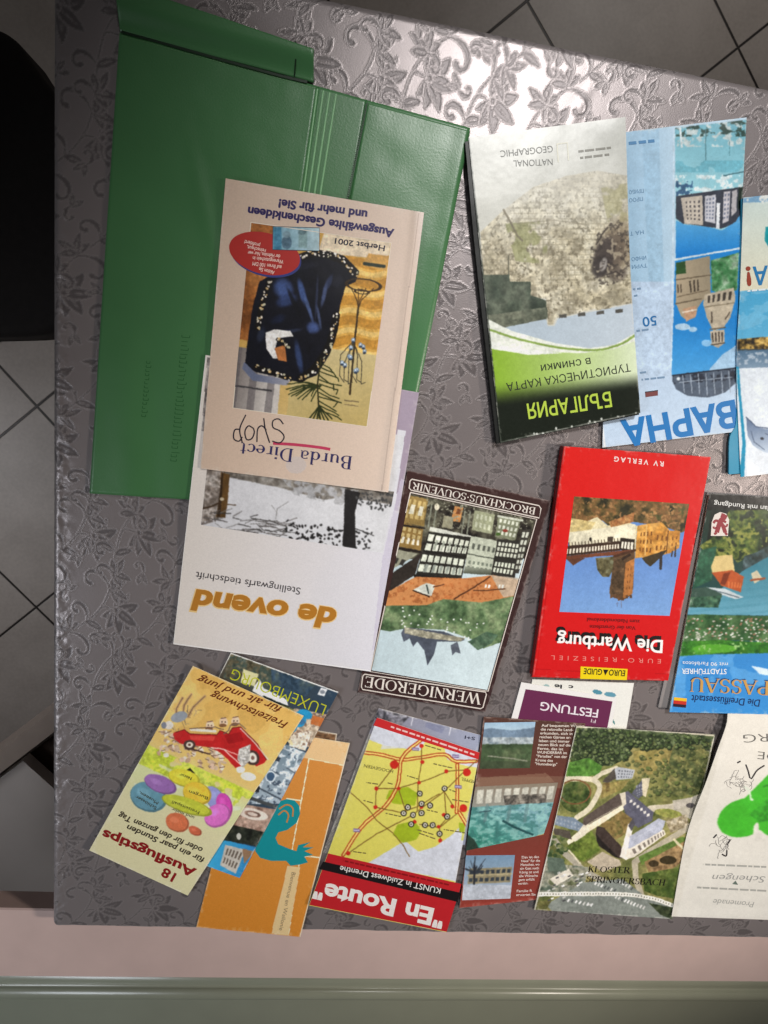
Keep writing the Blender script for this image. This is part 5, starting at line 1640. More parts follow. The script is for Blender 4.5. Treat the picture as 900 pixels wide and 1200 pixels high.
def p_wa(P):
    P.grad((720, 640), (720, 720), (96, 136, 200), (122, 162, 214))
    top = P.pm([(660, 575), (815, 585), (806, 622), (798, 624), (780, 618), (745, 612), (733, 612), (715, 618), (706, 610), (697, 608), (684, 614), (670, 611), (664, 608)])
    P.leaves(top, [(44, 42, 26), (74, 64, 36), (104, 84, 48), (130, 92, 56), (84, 82, 44)], 10, 2); P.speck(top, (160, 120, 76), 4, .66, 8)
    P.poly([(666, 607), (684, 612), (700, 606), (712, 616), (735, 612), (747, 616), (744, 648), (730, 640), (671, 648), (664, 630)], (216, 206, 168))
    P.leaves(P.pm([(668, 607), (698, 612), (692, 622), (668, 624)]), [(196, 176, 118), (214, 196, 140)], 6, 4); P.leaves(P.pm([(713, 612), (744, 600), (742, 612), (716, 618)]), [(150, 96, 56), (186, 140, 88)], 4, 4)
    P.poly([(664, 624), (745, 614), (744, 632), (670, 640)], (222, 218, 196), .7)
    P.ell(692, 632, 1.6, 2.4, (40, 34, 30)); P.quad([(712, 629), (719, 629), (718, 635), (712, 635)], (70, 60, 50))
    # gallery of black and white frames
    P.poly([(662, 640), (727, 634), (727, 645), (660, 652)], (56, 40, 30)); P.cells([(663, 643), (726, 637), (726, 643), (662, 650)], 18, 1, .6, .86, (232, 224, 204))
    for k in range(16):
        x = 667 + k * 3.8; P.line([(x, 640 - (x - 667) * .09), (x - .3, 636 - (x - 667) * .09)], .9, (60, 46, 36))
    P.poly([(727, 630), (744, 632), (743, 650), (726, 644)], (40, 32, 26)); P.cells([(728, 634), (743, 635), (742, 645), (727, 643)], 4, 1, .7, .86, (230, 226, 208))
    P.poly([(661, 652), (740, 644), (742, 650), (700, 652), (664, 656)], (108, 62, 42)); P.poly([(664, 655), (686, 654), (676, 660), (672, 663)], (92, 56, 40)); P.cells([(736, 648), (743, 648), (743, 652), (735, 652)], 3, 1, .7, .9, (226, 222, 206))
    # ochre palace
    b = P.pm([(747, 616), (760, 614), (776, 612), (785, 622), (797, 622), (796, 642), (786, 648), (770, 652), (744, 654)])
    P.leaves(b, [(176, 118, 48), (204, 146, 66), (222, 168, 88)], 9, 3); P.cells([(750, 622), (766, 620), (764, 650), (748, 648)], 4, 3, .36, .5, (110, 66, 28)); P.cells([(768, 622), (784, 626), (780, 646), (766, 648)], 3, 2, .34, .5, (120, 74, 32)); P.cells([(786, 628), (796, 626), (794, 640), (785, 642)], 2, 2, .34, .5, (120, 76, 34))
    P.line([(783, 622), (781, 648)], 1.2, (110, 70, 34)); P.line([(758, 616), (756, 650)], 1, (230, 190, 120))
    P.poly([(752, 654), (782, 644), (776, 652), (762, 664), (757, 660)], (62, 52, 34)); P.line([(775, 648), (774, 666)], 3.4, (54, 48, 46)); P.line([(788, 646), (787, 652)], 1.6, (60, 50, 44)); P.line([(792, 640), (791, 652)], 1.6, (60, 50, 44))
    # tower and trees
    P.leaves(P.pm([(698, 654), (720, 652), (718, 668), (714, 676), (706, 676), (700, 668)]), [(70, 66, 44), (98, 92, 64), (122, 124, 98)], 5, 6)
    P.poly([(720, 652), (744, 646), (742, 690), (739, 698), (729, 704), (716, 699), (714, 694), (717, 672)], (92, 68, 46)); P.poly([(733, 660), (744, 654), (741, 696), (730, 702)], (184, 120, 64))
    P.leaves(P.pm([(719, 654), (732, 654), (730, 696), (716, 696)]), [(66, 52, 36), (90, 70, 50), (112, 86, 60)], 6, 2); P.line([(720, 652), (744, 645)], 3, (70, 44, 30)); P.line([(730, 655), (738, 650)], 3, (50, 36, 28))
    for k in range(6):
        P.quad([(715 + k * 4.6, 697 + (3 if k in (2, 3) else 0)), (717.5 + k * 4.6, 697 + (3 if k in (2, 3) else 0)), (717.5 + k * 4.6, 701 + (3 if k in (2, 3) else 0)), (715 + k * 4.6, 701 + (3 if k in (2, 3) else 0))], (96, 66, 44))
    P.cells([(735, 664), (741, 662), (739, 692), (733, 694)], 2, 4, .3, .4, (110, 66, 36))
    P.line([(728, 703), (728, 712)], .8, (120, 120, 140)); P.line([(722, 708), (724, 706), (723, 711)], .8, (100, 110, 140))


pic(wa, 'castle_photo', wap, zwa, 0.07, p_wa, k=1.08, step=.4)
text(wa, 'publisher', 'RV VERLAG', (778, 541), (720, 535), 5.6, (244, 226, 222), zwa, bold=.02, space=1.5)
text(wa, 'small_title', 'Von der Grenzfeste', (745, 734), (691, 732.5), 4.2, (120, 12, 18), zwa, bold=.02)
text(wa, 'small_title', 'zum Nationaldenkmal', (750, 726.5), (688, 724), 4.2, (120, 12, 18), zwa, bold=.02)
text(wa, 'title_shadow', 'Die Wartburg', (775, 746.5), (651.5, 740), 15, (24, 16, 18), zwa, 0.11, bold=.05)
text(wa, 'title', 'Die Wartburg', (777, 750.5), (653.5, 743.5), 14.5, (248, 246, 244), zwa, 0.16, bold=.02)
text(wa, 'series_title', 'EURO-REISEZIEL', (774.5, 772.5), (646, 768), 5.0, (236, 140, 130), zwa, space=1.9)
flat(wa, 'yellow_tab', [(680.5, 781), (735.5, 784), (734.5, 797), (680, 795.5)], zwa, .10, (240, 212, 20))
text(wa, 'tab_lettering', 'EURO▲GUIDE', (733, 785.8), (684, 783.2), 6.6, (30, 24, 20), zwa, bold=.02, shear=.1)

# ------------------------------------------------------------------ city guide in a clear sleeve
pa = at_px('guidebook', 'blue and green city guidebook with river panorama in a clear sleeve, right border', 'book', 870, 710)
zpa = lambda x, y: 4.4 + .4 * (fbm(x, y, 80, 26, 2) - .5) + 0 * x
paq = [(832, 578), (962, 587), (936, 838), (784.5, 834.5)]
zpa = bent(zpa, paq, (0, 0, 0, 0.8), 0.3, 8)
SLEEVE = mat('clear_grey_plastic_sleeve', (150, 144, 142), 0.2, 0.6, vary=.08, vscale=40, bump=.1, bscale=60)
solid_sheet(pa, 'sleeve', [(829, 577), (965, 586), (939, 838), (771.5, 829)], lambda x, y: .9 + .5 * (fbm(x, y, 30, 5, 2)) + 0 * x, 0.5, SLEEVE, 2.5)
sheet(pa, 'page_block', [(833, 580), (960, 589), (934, 836), (786, 833)], lambda x, y: zpa(x, y) - .4, 2.6, None, (226, 222, 214), side=(210, 206, 196), material=MATTE)


def p_pa(P):
    P.grad((870, 590), (870, 760), (30, 44, 34), (44, 92, 96))
    P.poly([(828, 574), (965, 580), (962, 602), (828, 598)], (18, 20, 20)); P.poly([(834, 596), (862, 596), (856, 632), (828, 636)], (22, 30, 26))
    f = P.pm([(855, 598), (965, 596), (965, 640), (900, 640), (880, 650), (864, 660), (858, 652), (832, 652), (820, 640), (840, 626)])
    P.leaves(f, [(22, 34, 20), (40, 58, 30), (66, 86, 40), (106, 118, 52), (30, 46, 28)], 12, 4); P.speck(f, (138, 142, 70), 5, .64, 3)
    P.leaves(P.pm([(820, 645), (840, 640), (834, 680), (812, 690)]), [(36, 72, 56), (52, 96, 72)], 10, 5)
    P.leaves(P.pm([(872, 652), (905, 640), (905, 670), (880, 672), (868, 676)]), [(34, 48, 46), (56, 74, 76), (84, 104, 108)], 8, 6)
    # river
    P.grad((890, 660), (890, 722), (56, 122, 140), (104, 162, 184), P.pm([(845, 690), (872, 668), (905, 650), (965, 660), (965, 722), (800, 720), (806, 690)]))
    P.mix(P.pm([(845, 690), (965, 660), (965, 722), (800, 720)]) & (np.sin(P.Y / 1.5 + P.X / 14) > .5), (70, 134, 154), .35)
    # farm with the red roof
    P.poly([(838, 652), (858, 650), (861, 670), (836, 674), (833, 664)], (214, 190, 130)); P.poly([(834, 671), (858, 668), (872, 676), (868, 694), (845, 686)], (176, 84, 44)); P.poly([(848, 672), (856, 670), (850, 686), (844, 684)], (120, 52, 30)); P.cells([(852, 680), (870, 682), (868, 690), (852, 690)], 5, 1, .5, .8, (206, 112, 62))
    P.poly([(880, 672), (887, 668), (894, 678), (884, 684)], (206, 196, 166)); P.line([(880, 680), (896, 678)], 2.5, (150, 80, 50))
    P.poly([(828, 688), (850, 690), (872, 700), (862, 702), (832, 693)], (196, 206, 210)); P.line([(830, 690), (866, 700)], 1, (70, 86, 96)); P.poly([(808, 690), (828, 688), (846, 696), (846, 700), (806, 700)], (60, 84, 74))
    P.leaves(P.pm([(805, 700), (846, 698), (842, 712), (802, 712)]), [(36, 64, 50), (58, 92, 72), (84, 120, 92)], 5, 3)
    # town, meadow
    t = P.pm([(797, 722), (820, 720), (965, 724), (960, 756), (860, 750), (795, 760)])
    P.leaves(t, [(40, 72, 44), (62, 96, 58), (86, 118, 76)], 12, 4)
    r = random.Random(6)
    for k in range(230):
        x = r.uniform(802, 950); y = r.uniform(724, 752) ; P.quad([(x, y), (x + 2.4, y), (x + 2.2, y + 1.5), (x, y + 1.6)], r.choice([(226, 226, 220), (200, 196, 186), (150, 110, 90)]))
    P.leaves(P.pm([(794, 752), (840, 750), (960, 756), (955, 770), (840, 766), (793, 770)]), [(44, 96, 40), (60, 120, 44), (78, 146, 50)], 14, 5); P.ell(838, 760, 26, 5, (88, 160, 52)); P.speck(P.pm([(810, 756), (880, 752), (870, 766), (812, 766)]), (150, 190, 120), 3, .66, 5)
    b = P.pm([(793, 769), (830, 767), (960, 764), (950, 842), (782, 836)])
    P.grad((860, 770), (860, 836), (60, 136, 204), (62, 144, 214), b)
    P.mix(b & (fbm(P.X, P.Y, 20, 9) > .58), (110, 176, 228), .5); P.poly([(880, 780), (900, 784), (904, 792), (890, 790)], (226, 238, 244), .9)


sheet(pa, 'cover', paq, zpa, 0.4, p_pa, k=1.08, step=.5, side=(40, 90, 110), material=GLOSSY)
text(pa, 'headline', 'Stadtplan mit Rundgang', (925, 595.5), (837, 587.5), 5.4, (226, 226, 222), zpa, serif=False, bold=.008)
emb = [(833, 628), (834, 612), (837.5, 603), (844, 600), (851, 602), (854.5, 609), (853, 628)]
flat(pa, 'emblem', emb, zpa, .1, (224, 214, 206))
lion = [[(840, 624), (842, 617), (844, 611)], [(844, 611), (848, 607), (850, 603)], [(843, 612), (847, 616), (850, 624)], [(844, 612), (839, 610), (836, 613)], [(846, 610), (851, 612)], [(849, 605), (845, 603.5)], [(840, 624), (837, 626)], [(850, 624), (852, 627)], [(841, 618), (837, 619), (836, 617)], [(846, 615), (851, 617), (852.5, 614)]]
strokes(pa, 'emblem_lion', [resample(l, 8) for l in lion], [5.4, 6.2, 4.6, 3, 2.8, 5, 3, 3, 2.2, 2.2], zpa, .13, (142, 30, 44))
text(pa, 'small_title', 'mit 90 Farbfotos', (853, 776.5), (800, 775), 4.2, (236, 242, 246), zpa)
text(pa, 'small_title', 'STADTFÜHRER', (851.5, 784), (799, 783.5), 6, (240, 244, 248), zpa, bold=.01)
text(pa, 'title', 'PASSAU', (901, 797), (808.5, 793), 17, (30, 70, 120), zpa, .10, serif=True)
text(pa, 'title', 'PASSAU', (902, 798.5), (809.5, 794), 16.5, (204, 158, 84), zpa, .17, serif=True)
text(pa, 'headline', 'Die Dreiflüssestadt', (891, 820), (810.5, 814.5), 8.2, (22, 44, 92), zpa, bold=.008, shear=.12)
flat(pa, 'small_flag', [(790, 817), (805, 818.5), (804.5, 822), (789.4, 820.6)], zpa, .12, (236, 190, 40))
flat(pa, 'small_flag', [(789.4, 820.6), (804.5, 822), (804.2, 826), (789, 824.5)], zpa, .12, (200, 50, 36))
flat(pa, 'small_flag', [(789, 824.5), (804.2, 826), (803.8, 829.5), (788.5, 828)], zpa, .12, (50, 26, 40))

# ------------------------------------------------------------------ white sheet and purple card below the red book
ws = at_px('sheet', 'white paper sheet just below the red guidebook, behind the purple card', 'paper', 680, 820)
zws = const(.7)
sheet(ws, 'page', [(624, 796), (743, 800.5), (731, 872), (610, 866)], zws, .3, lambda P: (P.grad((630, 800), (735, 830), (224, 224, 216), (232, 232, 226)), P.ell(700, 811, 6, 2.6, (80, 140, 160), 12), P.ell(715, 814, 7, 3, (96, 150, 170), 8), P.ell(640, 804, 4, 2, (150, 180, 180)), P.line([(717, 842), (720, 848)], 2, (90, 140, 140))), k=1.05, step=.8)
text(ws, 'handwriting', 'c  le', (672, 803.5), (650, 802), 4.4, (36, 36, 44), zws, bold=.03)
fe = at_px('card', 'purple card with white border, tucked behind the brown hotel leaflet', 'card', 665, 825)
zfe = const(1.3)
sheet(fe, 'page', [(611, 799.5), (723, 818), (714, 868), (597, 850)], zfe, .35, None, (232, 230, 228), k=1.05)
flat(fe, 'purple_panel', [(616, 807.6), (717.8, 822), (710, 862), (606, 846)], zfe, .08, (106, 44, 80))
text(fe, 'title', 'FESTUNG', (701.5, 831.5), (634, 822.5), 9.6, (238, 230, 236), zfe, bold=.01)
text(fe, 'title', 'FI', (698.5, 843.5), (693, 842.5), 4, (220, 206, 214), zfe)

# ------------------------------------------------------------------ brown hotel leaflet
ho = at_px('leaflet', 'brown hotel leaflet with indoor swimming pool photo and white columns of print', 'leaflet', 600, 950)
zho = lambda x, y: 1.9 + .4 * (fbm(x, y, 60, 28, 2) - .5) + 0 * x
hoq = [(567, 840), (686, 848), (651, 1052), (538.5, 1064)]
zho = bent(zho, hoq, (0.8, 0, 0, 1.4), 0.3, 9)


def p_ho(P):
    P.grad((600, 840), (590, 1062), (84, 58, 50), (146, 62, 52))
    P.mix((P.Y > 910) & (P.Y < 924), (128, 100, 82), .6); P.poly([(560, 912), (640, 906), (650, 916), (600, 924), (558, 922)], (150, 120, 98), .5)
    P.poly([(543, 1060), (640, 1050), (640, 1062), (540, 1066)], (168, 72, 62), .5)


sheet(ho, 'page', hoq, zho, .35, p_ho, k=1.08, step=1.0, side=(140, 110, 100))
hp1 = [(568, 847), (627.5, 846), (621, 900), (562, 901)]


def p_h1(P):
    P.grad((595, 846), (595, 862), (158, 190, 214), (186, 204, 214))
    P.poly([(560, 856), (575, 853), (600, 856), (630, 852), (630, 872), (560, 872)], (110, 130, 150)); P.leaves((P.Y > 864) & (P.Y < 874), [(130, 146, 156), (180, 190, 194), (160, 172, 178)], 6, 3)
    P.leaves(P.Y > 872, [(58, 74, 52), (74, 92, 64), (92, 106, 76)], 14, 4); P.line([(572, 886), (600, 889), (618, 892)], 1.2, (180, 176, 160), .8); P.mix(P.Y > 892, (66, 74, 56), .6)


pic(ho, 'landscape_photo', hp1, zho, .07, p_h1, k=1.1)
hp2 = ('e', [(557, 922), (551, 960), (546, 997)], [(654, 917), (646, 950), (637, 978)])


def p_h2(P):
    P.grad((600, 950), (590, 1000), (96, 160, 158), (70, 140, 124))
    P.grad((600, 918), (600, 945), (140, 128, 112), (150, 150, 140), P.Y < 946)
    P.cells([(558, 924), (652, 919), (648, 938), (556, 944)], 9, 1, .7, .8, (206, 204, 190)); P.leaves(P.pm([(590, 932), (640, 930), (640, 944), (592, 944)]), [(64, 62, 58), (110, 104, 96), (160, 154, 142)], 4, 5)
    w = P.pm([(552, 946), (650, 940), (640, 978), (600, 985), (546, 998)])
    P.grad((600, 945), (580, 995), (126, 170, 178), (62, 140, 122), w)
    v = fbm(P.X, P.Y * 1.8, 7, 6, 3)
    P.mix(w & (v > .56), (150, 198, 190), .6); P.mix(w & (v < .42), (58, 112, 108), .6)
    for x in (571, 598, 618):
        P.line([(x, 944), (x - 3, 962)], 4, (100, 130, 132), .6)
    P.line([(590, 962), (602, 969), (624, 978)], 2.6, (42, 82, 84)); P.line([(562, 952), (575, 950)], 1.6, (60, 90, 96)); P.poly([(546, 976), (556, 984), (562, 996), (546, 998)], (46, 66, 56))
    P.poly([(575, 999), (610, 986), (640, 976), (640, 984), (600, 1000)], (186, 146, 86))


pic(ho, 'pool_photo', hp2, zho, .07, p_h2, k=1.1, step=.45)
hp3 = [(546, 1002.5), (603.5, 1002), (598, 1053), (541.5, 1055)]


def p_h3(P):
    P.grad((570, 1002), (570, 1052), (120, 150, 176), (176, 186, 200))
    P.quad([(550, 1018), (600, 1016), (598, 1034), (548, 1036)], (150, 140, 112)); P.cells([(550, 1018), (600, 1016), (598, 1034), (548, 1036)], 8, 2, .66, .5, (58, 66, 74)); P.line([(548, 1026), (600, 1024)], 1.4, (180, 168, 132))
    r = random.Random(9)
    for k in range(26):
        a = r.uniform(-2.9, -.2); L = r.uniform(8, 24); P.line([(556, 1024), (556 + math.cos(a) * L, 1024 + math.sin(a) * L * .9)], r.uniform(.6, 1.2), (52, 58, 66))
    P.line([(556, 1014), (555.5, 1040)], 2.4, (46, 48, 54)); P.mix(P.Y > 1037, (190, 196, 206), .9)


pic(ho, 'winter_hotel_photo', hp3, zho, .07, p_h3, k=1.1)
for k, s_ in enumerate(['Auf bequemen Wegen', 'die reizvolle Land-', 'erkunden, sich in', 'reichen Gärten er-', 'leben und immer', 'neuen Blick auf die', 'Ferne, das ist', 'WUNDERBAR im', '"Paradies" von der', 'Krone des', '"Hunnebergs"']):
    wd = (50, 38, 38, 37, 36, 38, 30, 35, 36, 20, 26)[k]; x = 634.5 - k * .75; y = 850.5 + k * 4.5
    text(ho, 'print_line', s_, (x, y + 1), (x + wd, y + 1.8), 3.0, (236, 224, 212), zho, bold=.014)
for k, s_ in enumerate(['Das ist das', 'Haus" für die', 'Menschen, wo', 'ein Gast noch', 'König ist und', 'alle Wünsche', 'gern erfüllt', 'werden.', '', 'Familie R', 'erwartet Sie']):
    if s_:
        wd = (20, 22, 22, 22, 22, 22, 19, 12, 0, 18, 23)[k]; x = 611.5 - k * .65; y = 1006 + k * 4.4
        text(ho, 'print_line', s_, (x, y), (x + wd, y - .6), 2.8, (240, 222, 214), zho, bold=.014)

# ------------------------------------------------------------------ aerial view leaflet
kl = at_px('leaflet', 'glossy leaflet with aerial photo of a monastery among woods and fields', 'leaflet', 730, 960)
zkl = lambda x, y: 2.9 + 0.9 * sm(x, 740, 830) * sm(y, 950, 860) * 0 + .5 * (fbm(x, y, 70, 31, 2) - .5) + 1.4 * np.exp(-((y - 1075) / 18) ** 2) * sm(x, 690, 790)
klq = ('e', [(675.5, 851), (652, 955), (626, 1066)], [(838, 861), (815, 965), (788, 1077)])
zkl = bent(zkl, klq, (0.8, 2.2, 0, 1.2), 0.5, 10)


def p_kl(P):
    G = [(52, 62, 36), (74, 86, 48), (98, 108, 62), (124, 124, 74)]
    P.leaves(np.ones_like(P.X), [(84, 92, 52), (104, 108, 62), (124, 122, 74), (142, 134, 86)], 24, 2)
    P.leaves(P.pm([(660, 845), (845, 855), (838, 876), (790, 876), (742, 876), (728, 892), (716, 898), (690, 896), (660, 880)]), [(40, 50, 34), (58, 70, 46), (80, 92, 60), (104, 116, 82), (48, 58, 40)], 8, 3)
    P.leaves(P.pm([(742, 880), (790, 878), (812, 886), (795, 900), (760, 908), (744, 896)]), [(128, 118, 68), (146, 132, 80), (112, 106, 62)], 14, 4)
    P.leaves(P.pm([(790, 872), (840, 872), (826, 930), (800, 934), (776, 926), (782, 900)]), [(60, 70, 44), (84, 90, 56), (112, 112, 68), (132, 126, 80)], 8, 7)
    r = random.Random(11)
    for k in range(90):
        x = r.uniform(735, 835); y = r.uniform(866, 930); s_ = r.uniform(1.2, 4)
        P.ell(x, y, s_, s_ * .8, r.choice([(58, 68, 42), (74, 82, 50), (94, 98, 58)]), a=.8); P.ell(x - s_ * .3, y - s_ * .3, s_ * .4, s_ * .3, (150, 146, 96), a=.5)
    wood = [(664, 896), (676, 853), (836, 864), (832, 880), (790, 878), (745, 880), (726, 897), (700, 896), (688, 889)]
    inside = lambda x, y: sum(((wood[i_][1] > y) != (wood[i_ - 1][1] > y)) and (x < (wood[i_ - 1][0] - wood[i_][0]) * (y - wood[i_][1]) / (wood[i_ - 1][1] - wood[i_][1]) + wood[i_][0]) for i_ in range(len(wood))) % 2
    for k in range(420):
        x = r.uniform(664, 838); y = r.uniform(852, 897)
        if not inside(x, y):
            continue
        s_ = r.uniform(1.6, 3.6); g_ = r.choice([(70, 86, 50), (86, 102, 60), (58, 74, 46), (100, 112, 70)])
        P.ell(x, y, s_, s_ * .95, (34, 42, 30), a=.75); P.ell(x - s_ * .2, y - s_ * .3, s_ * .7, s_ * .55, g_, a=.9)
        if k % 3 == 0:
            P.ell(x - s_ * .35, y - s_ * .45, s_ * .3, s_ * .25, (146, 156, 112), a=.7)
    for k in range(60):
        x = r.uniform(745, 826); y = r.uniform(884, 932); s_ = r.uniform(1.4, 3.4)
        P.ell(x + 1, y + 1, s_, s_ * .7, (52, 58, 36), a=.8); P.ell(x, y, s_ * .8, s_ * .6, r.choice([(92, 104, 58), (112, 116, 68), (80, 92, 52)]), a=.9)
    P.leaves(P.pm([(664, 894), (690, 888), (706, 898), (702, 908), (664, 914)]), [(66, 106, 44), (86, 128, 56), (60, 90, 42)], 9, 5)
    # roads
    road = (200, 192, 168)
    P.line([tuple(v) for v in resample([(655, 913), (690, 913), (702, 920), (700, 932), (690, 948), (676, 958)], 40)], 6, road); P.line([(694, 914), (706, 906), (722, 900)], 5, road)
    P.leaves(P.em(674, 934, 18, 18) < 1, [(48, 62, 34), (70, 84, 44), (92, 98, 56)], 7, 6); P.ring(674, 928, 18, 14, 1.4, (110, 76, 50))
    P.line([tuple(v) for v in resample([(762, 948), (785, 946), (800, 942), (822, 934)], 30)], 8, (188, 180, 160)); P.poly([(788, 938), (826, 932), (822, 952), (812, 962), (790, 950)], (176, 170, 158), .9); P.ell(809, 944, 5, 3, (80, 76, 76)); P.leaves(P.em(783, 953, 16, 5, 8) < 1, [(120, 128, 64), (140, 140, 76)], 5, 2)
    P.line([(816, 964), (790, 980), (758, 1000), (744, 1010), (745, 1030), (752, 1050)], 7, (168, 160, 140)); P.line([(650, 985), (662, 1000), (684, 1020), (720, 1040)], 7, (160, 154, 138))
    P.leaves(P.pm([(748, 1004), (800, 980), (806, 984), (752, 1014)]), [(84, 108, 50), (104, 126, 62)], 9, 3)
    P.leaves(P.pm([(755, 1010), (806, 984), (800, 1010), (785, 1020), (760, 1022)]), [(128, 104, 70), (150, 124, 88), (104, 82, 56)], 9, 4); P.ell(783, 1008, 10, 5, (54, 46, 30)); P.ell(766, 1012, 6, 4, (60, 50, 34)); P.line([(790, 984), (802, 996)], 3, (206, 196, 160))
    P.leaves(P.pm([(752, 1024), (800, 1016), (796, 1054), (770, 1050), (755, 1044)]), [(60, 78, 36), (84, 98, 48), (104, 112, 60)], 10, 4)
    # cloister wings
    P.poly([(684, 958), (725, 930), (732, 938), (730, 946), (690, 970), (683, 966)], (84, 74, 68)); P.poly([(688, 966), (731, 941), (732, 948), (666, 990), (664, 986)], (226, 216, 190)); P.line([(690, 966), (729, 943)], 1, (96, 90, 80))
    P.poly([(728, 930), (736, 927), (766, 952), (764, 962), (748, 970), (736, 962), (730, 946)], (88, 88, 102)); P.line([(735, 932), (762, 958)], 1.2, (112, 112, 122)); P.poly([(726, 930), (733, 928), (734, 942), (730, 946)], (204, 196, 178))
    for k in range(6):
        P.quad([(738 + k * 4, 938 + k * 3.2), (741 + k * 4, 937 + k * 3.2), (741 + k * 4, 940 + k * 3.2), (738 + k * 4, 941 + k * 3.2)], (216, 212, 204))
    P.poly([(740, 930), (752, 914), (762, 912), (756, 930), (748, 936)], (84, 86, 98)); P.cells([(744, 920), (758, 915), (754, 930), (746, 934)], 4, 4, .5, .5, (130, 132, 142)); P.poly([(752, 912), (762, 912), (757, 934), (753, 932)], (196, 186, 160))
    P.poly([(717, 902), (725, 899), (744, 902), (741, 912), (722, 914)], (166, 170, 176)); P.cells([(724, 901), (743, 903), (740, 912), (723, 912)], 6, 3, .45, .5, (90, 94, 102)); P.poly([(706, 916), (720, 900), (722, 912), (712, 918)], (78, 72, 66)); P.leaves(P.pm([(706, 918), (738, 914), (728, 926), (704, 936)]), [(120, 112, 64), (146, 132, 80), (96, 78, 48)], 7, 4)
    P.leaves(P.pm([(704, 966), (728, 950), (742, 960), (738, 974), (722, 984), (706, 974)]), [(110, 94, 56), (132, 112, 70), (90, 88, 50)], 8, 3)
    P.poly([(700, 968), (708, 970), (728, 992), (734, 1006), (726, 1006), (706, 988), (698, 976)], (60, 50, 46)); P.poly([(698, 976), (706, 986), (726, 1006), (720, 1004), (700, 990)], (36, 32, 30))
    P.poly([(730, 990), (736, 966), (742, 962), (740, 982), (750, 986), (734, 1008), (726, 1004)], (222, 216, 206)); P.poly([(736, 968), (742, 958), (744, 966), (740, 974)], (80, 78, 84))
    P.poly([(738, 980), (772, 959), (780, 962), (776, 974), (744, 996), (736, 994)], (166, 170, 184)); P.line([(742, 984), (776, 964)], 1, (176, 180, 190)); P.poly([(735, 996), (778, 972), (780, 978), (744, 1004), (732, 1008)], (218, 210, 196)); P.cells([(738, 996), (778, 973), (779, 978), (742, 1003)], 9, 1, .45, .8, (120, 112, 104))
    P.leaves(P.pm([(780, 962), (804, 954), (808, 968), (786, 976)]), [(110, 98, 76), (146, 134, 108), (186, 176, 154)], 3.4, 5)
    P.poly([(650, 955), (672, 958), (684, 966), (684, 976), (670, 972), (648, 966)], (116, 130, 146)); P.cells([(652, 956), (680, 964), (680, 974), (650, 966)], 7, 2, .5, .5, (140, 150, 160)); P.poly([(672, 982), (684, 966), (688, 968), (686, 980), (674, 988)], (212, 204, 186)); P.poly([(648, 970), (668, 974), (670, 984), (650, 978)], (76, 70, 62))
    P.leaves(P.pm([(664, 992), (694, 974), (704, 996), (684, 1010), (668, 1000)]), [(86, 104, 44), (106, 120, 54), (74, 90, 40)], 9, 4); P.poly([(688, 1010), (706, 998), (726, 1008), (728, 1014), (706, 1022)], (178, 166, 146)); P.line([(666, 996), (680, 1012)], 2, (200, 192, 168))
    for k in range(40):
        x = r.uniform(636, 664); y = r.uniform(980, 1010); P.ell(x, y, 2.6, 2.2, r.choice([(50, 66, 40), (76, 90, 56), (110, 116, 76)]))
    # lower town and cars
    P.leaves(P.pm([(630, 1010), (690, 1016), (684, 1042), (628, 1052)]), [(80, 92, 80), (114, 120, 106), (150, 148, 132), (90, 96, 70)], 7, 6); P.poly([(644, 1030), (666, 1018), (672, 1026), (652, 1038)], (210, 204, 190)); P.poly([(640, 1004), (660, 1006), (664, 1020), (644, 1022)], (90, 104, 92))
    P.poly([(684, 1034), (730, 1030), (755, 1050), (790, 1062), (788, 1080), (650, 1072), (640, 1060)], (122, 128, 122))
    for k in range(34):
        x = r.uniform(640, 690); y = r.uniform(1020, 1064); P.poly([(x, y), (x + 3.4, y - 1.4), (x + 4.2, y), (x + .8, y + 1.6)], r.choice([(226, 226, 222), (190, 190, 186), (70, 70, 72)]))
    for a, b, n in (((696, 1036), (722, 1046), 7), ((722, 1032), (742, 1044), 6), ((720, 1052), (756, 1066), 10), ((664, 1056), (696, 1062), 7)):
        for k in range(n):
            x, y = lerp(a, b, k / n); P.poly([(x, y), (x + 2.6, y - 3), (x + 4, y - 2), (x + 1.6, y + 1.6)], r.choice([(226, 228, 226), (80, 84, 84), (200, 200, 196)]))
    P.leaves(P.pm([(760, 1058), (790, 1064), (788, 1078), (774, 1072)]), [(40, 50, 34), (66, 74, 50)], 5, 3); P.leaves(P.pm([(626, 1056), (646, 1056), (640, 1066), (625, 1068)]), [(84, 86, 50), (110, 106, 64)], 5, 3)
    arc = [tuple(v) for v in resample([(628, 1048), (680, 1047.5), (730, 1048), (765, 1053), (790, 1062)], 50)]
    P.line(arc, 4.8, (226, 224, 214))
    for k in range(0, 50, 1):
        x, y = arc[k]
        P.ell(x, y, .7, .8, (90, 90, 80))
    P.line([(676, 852), (720, 852.5), (780, 857), (836, 862)], 1.6, (196, 188, 168)); P.line([(675, 852), (652, 955), (627, 1066)], 1.4, (186, 184, 172)); P.line([(837, 862), (815, 960)], 1, (196, 190, 176))


sheet(kl, 'page', klq, zkl, .35, p_kl, k=1.35, step=.42, side=(206, 200, 186), material=SATIN, grain=9, tex=.13)
text(kl, 'title', 'KLOSTER', (689, 1022), (738, 1023.5), 7.2, (30, 28, 24), zkl, serif=True, shear=.12)
text(kl, 'title', 'SPRINGIERSBACH', (687, 1033.5), (780, 1038), 7.2, (30, 28, 24), zkl, serif=True, shear=.12)

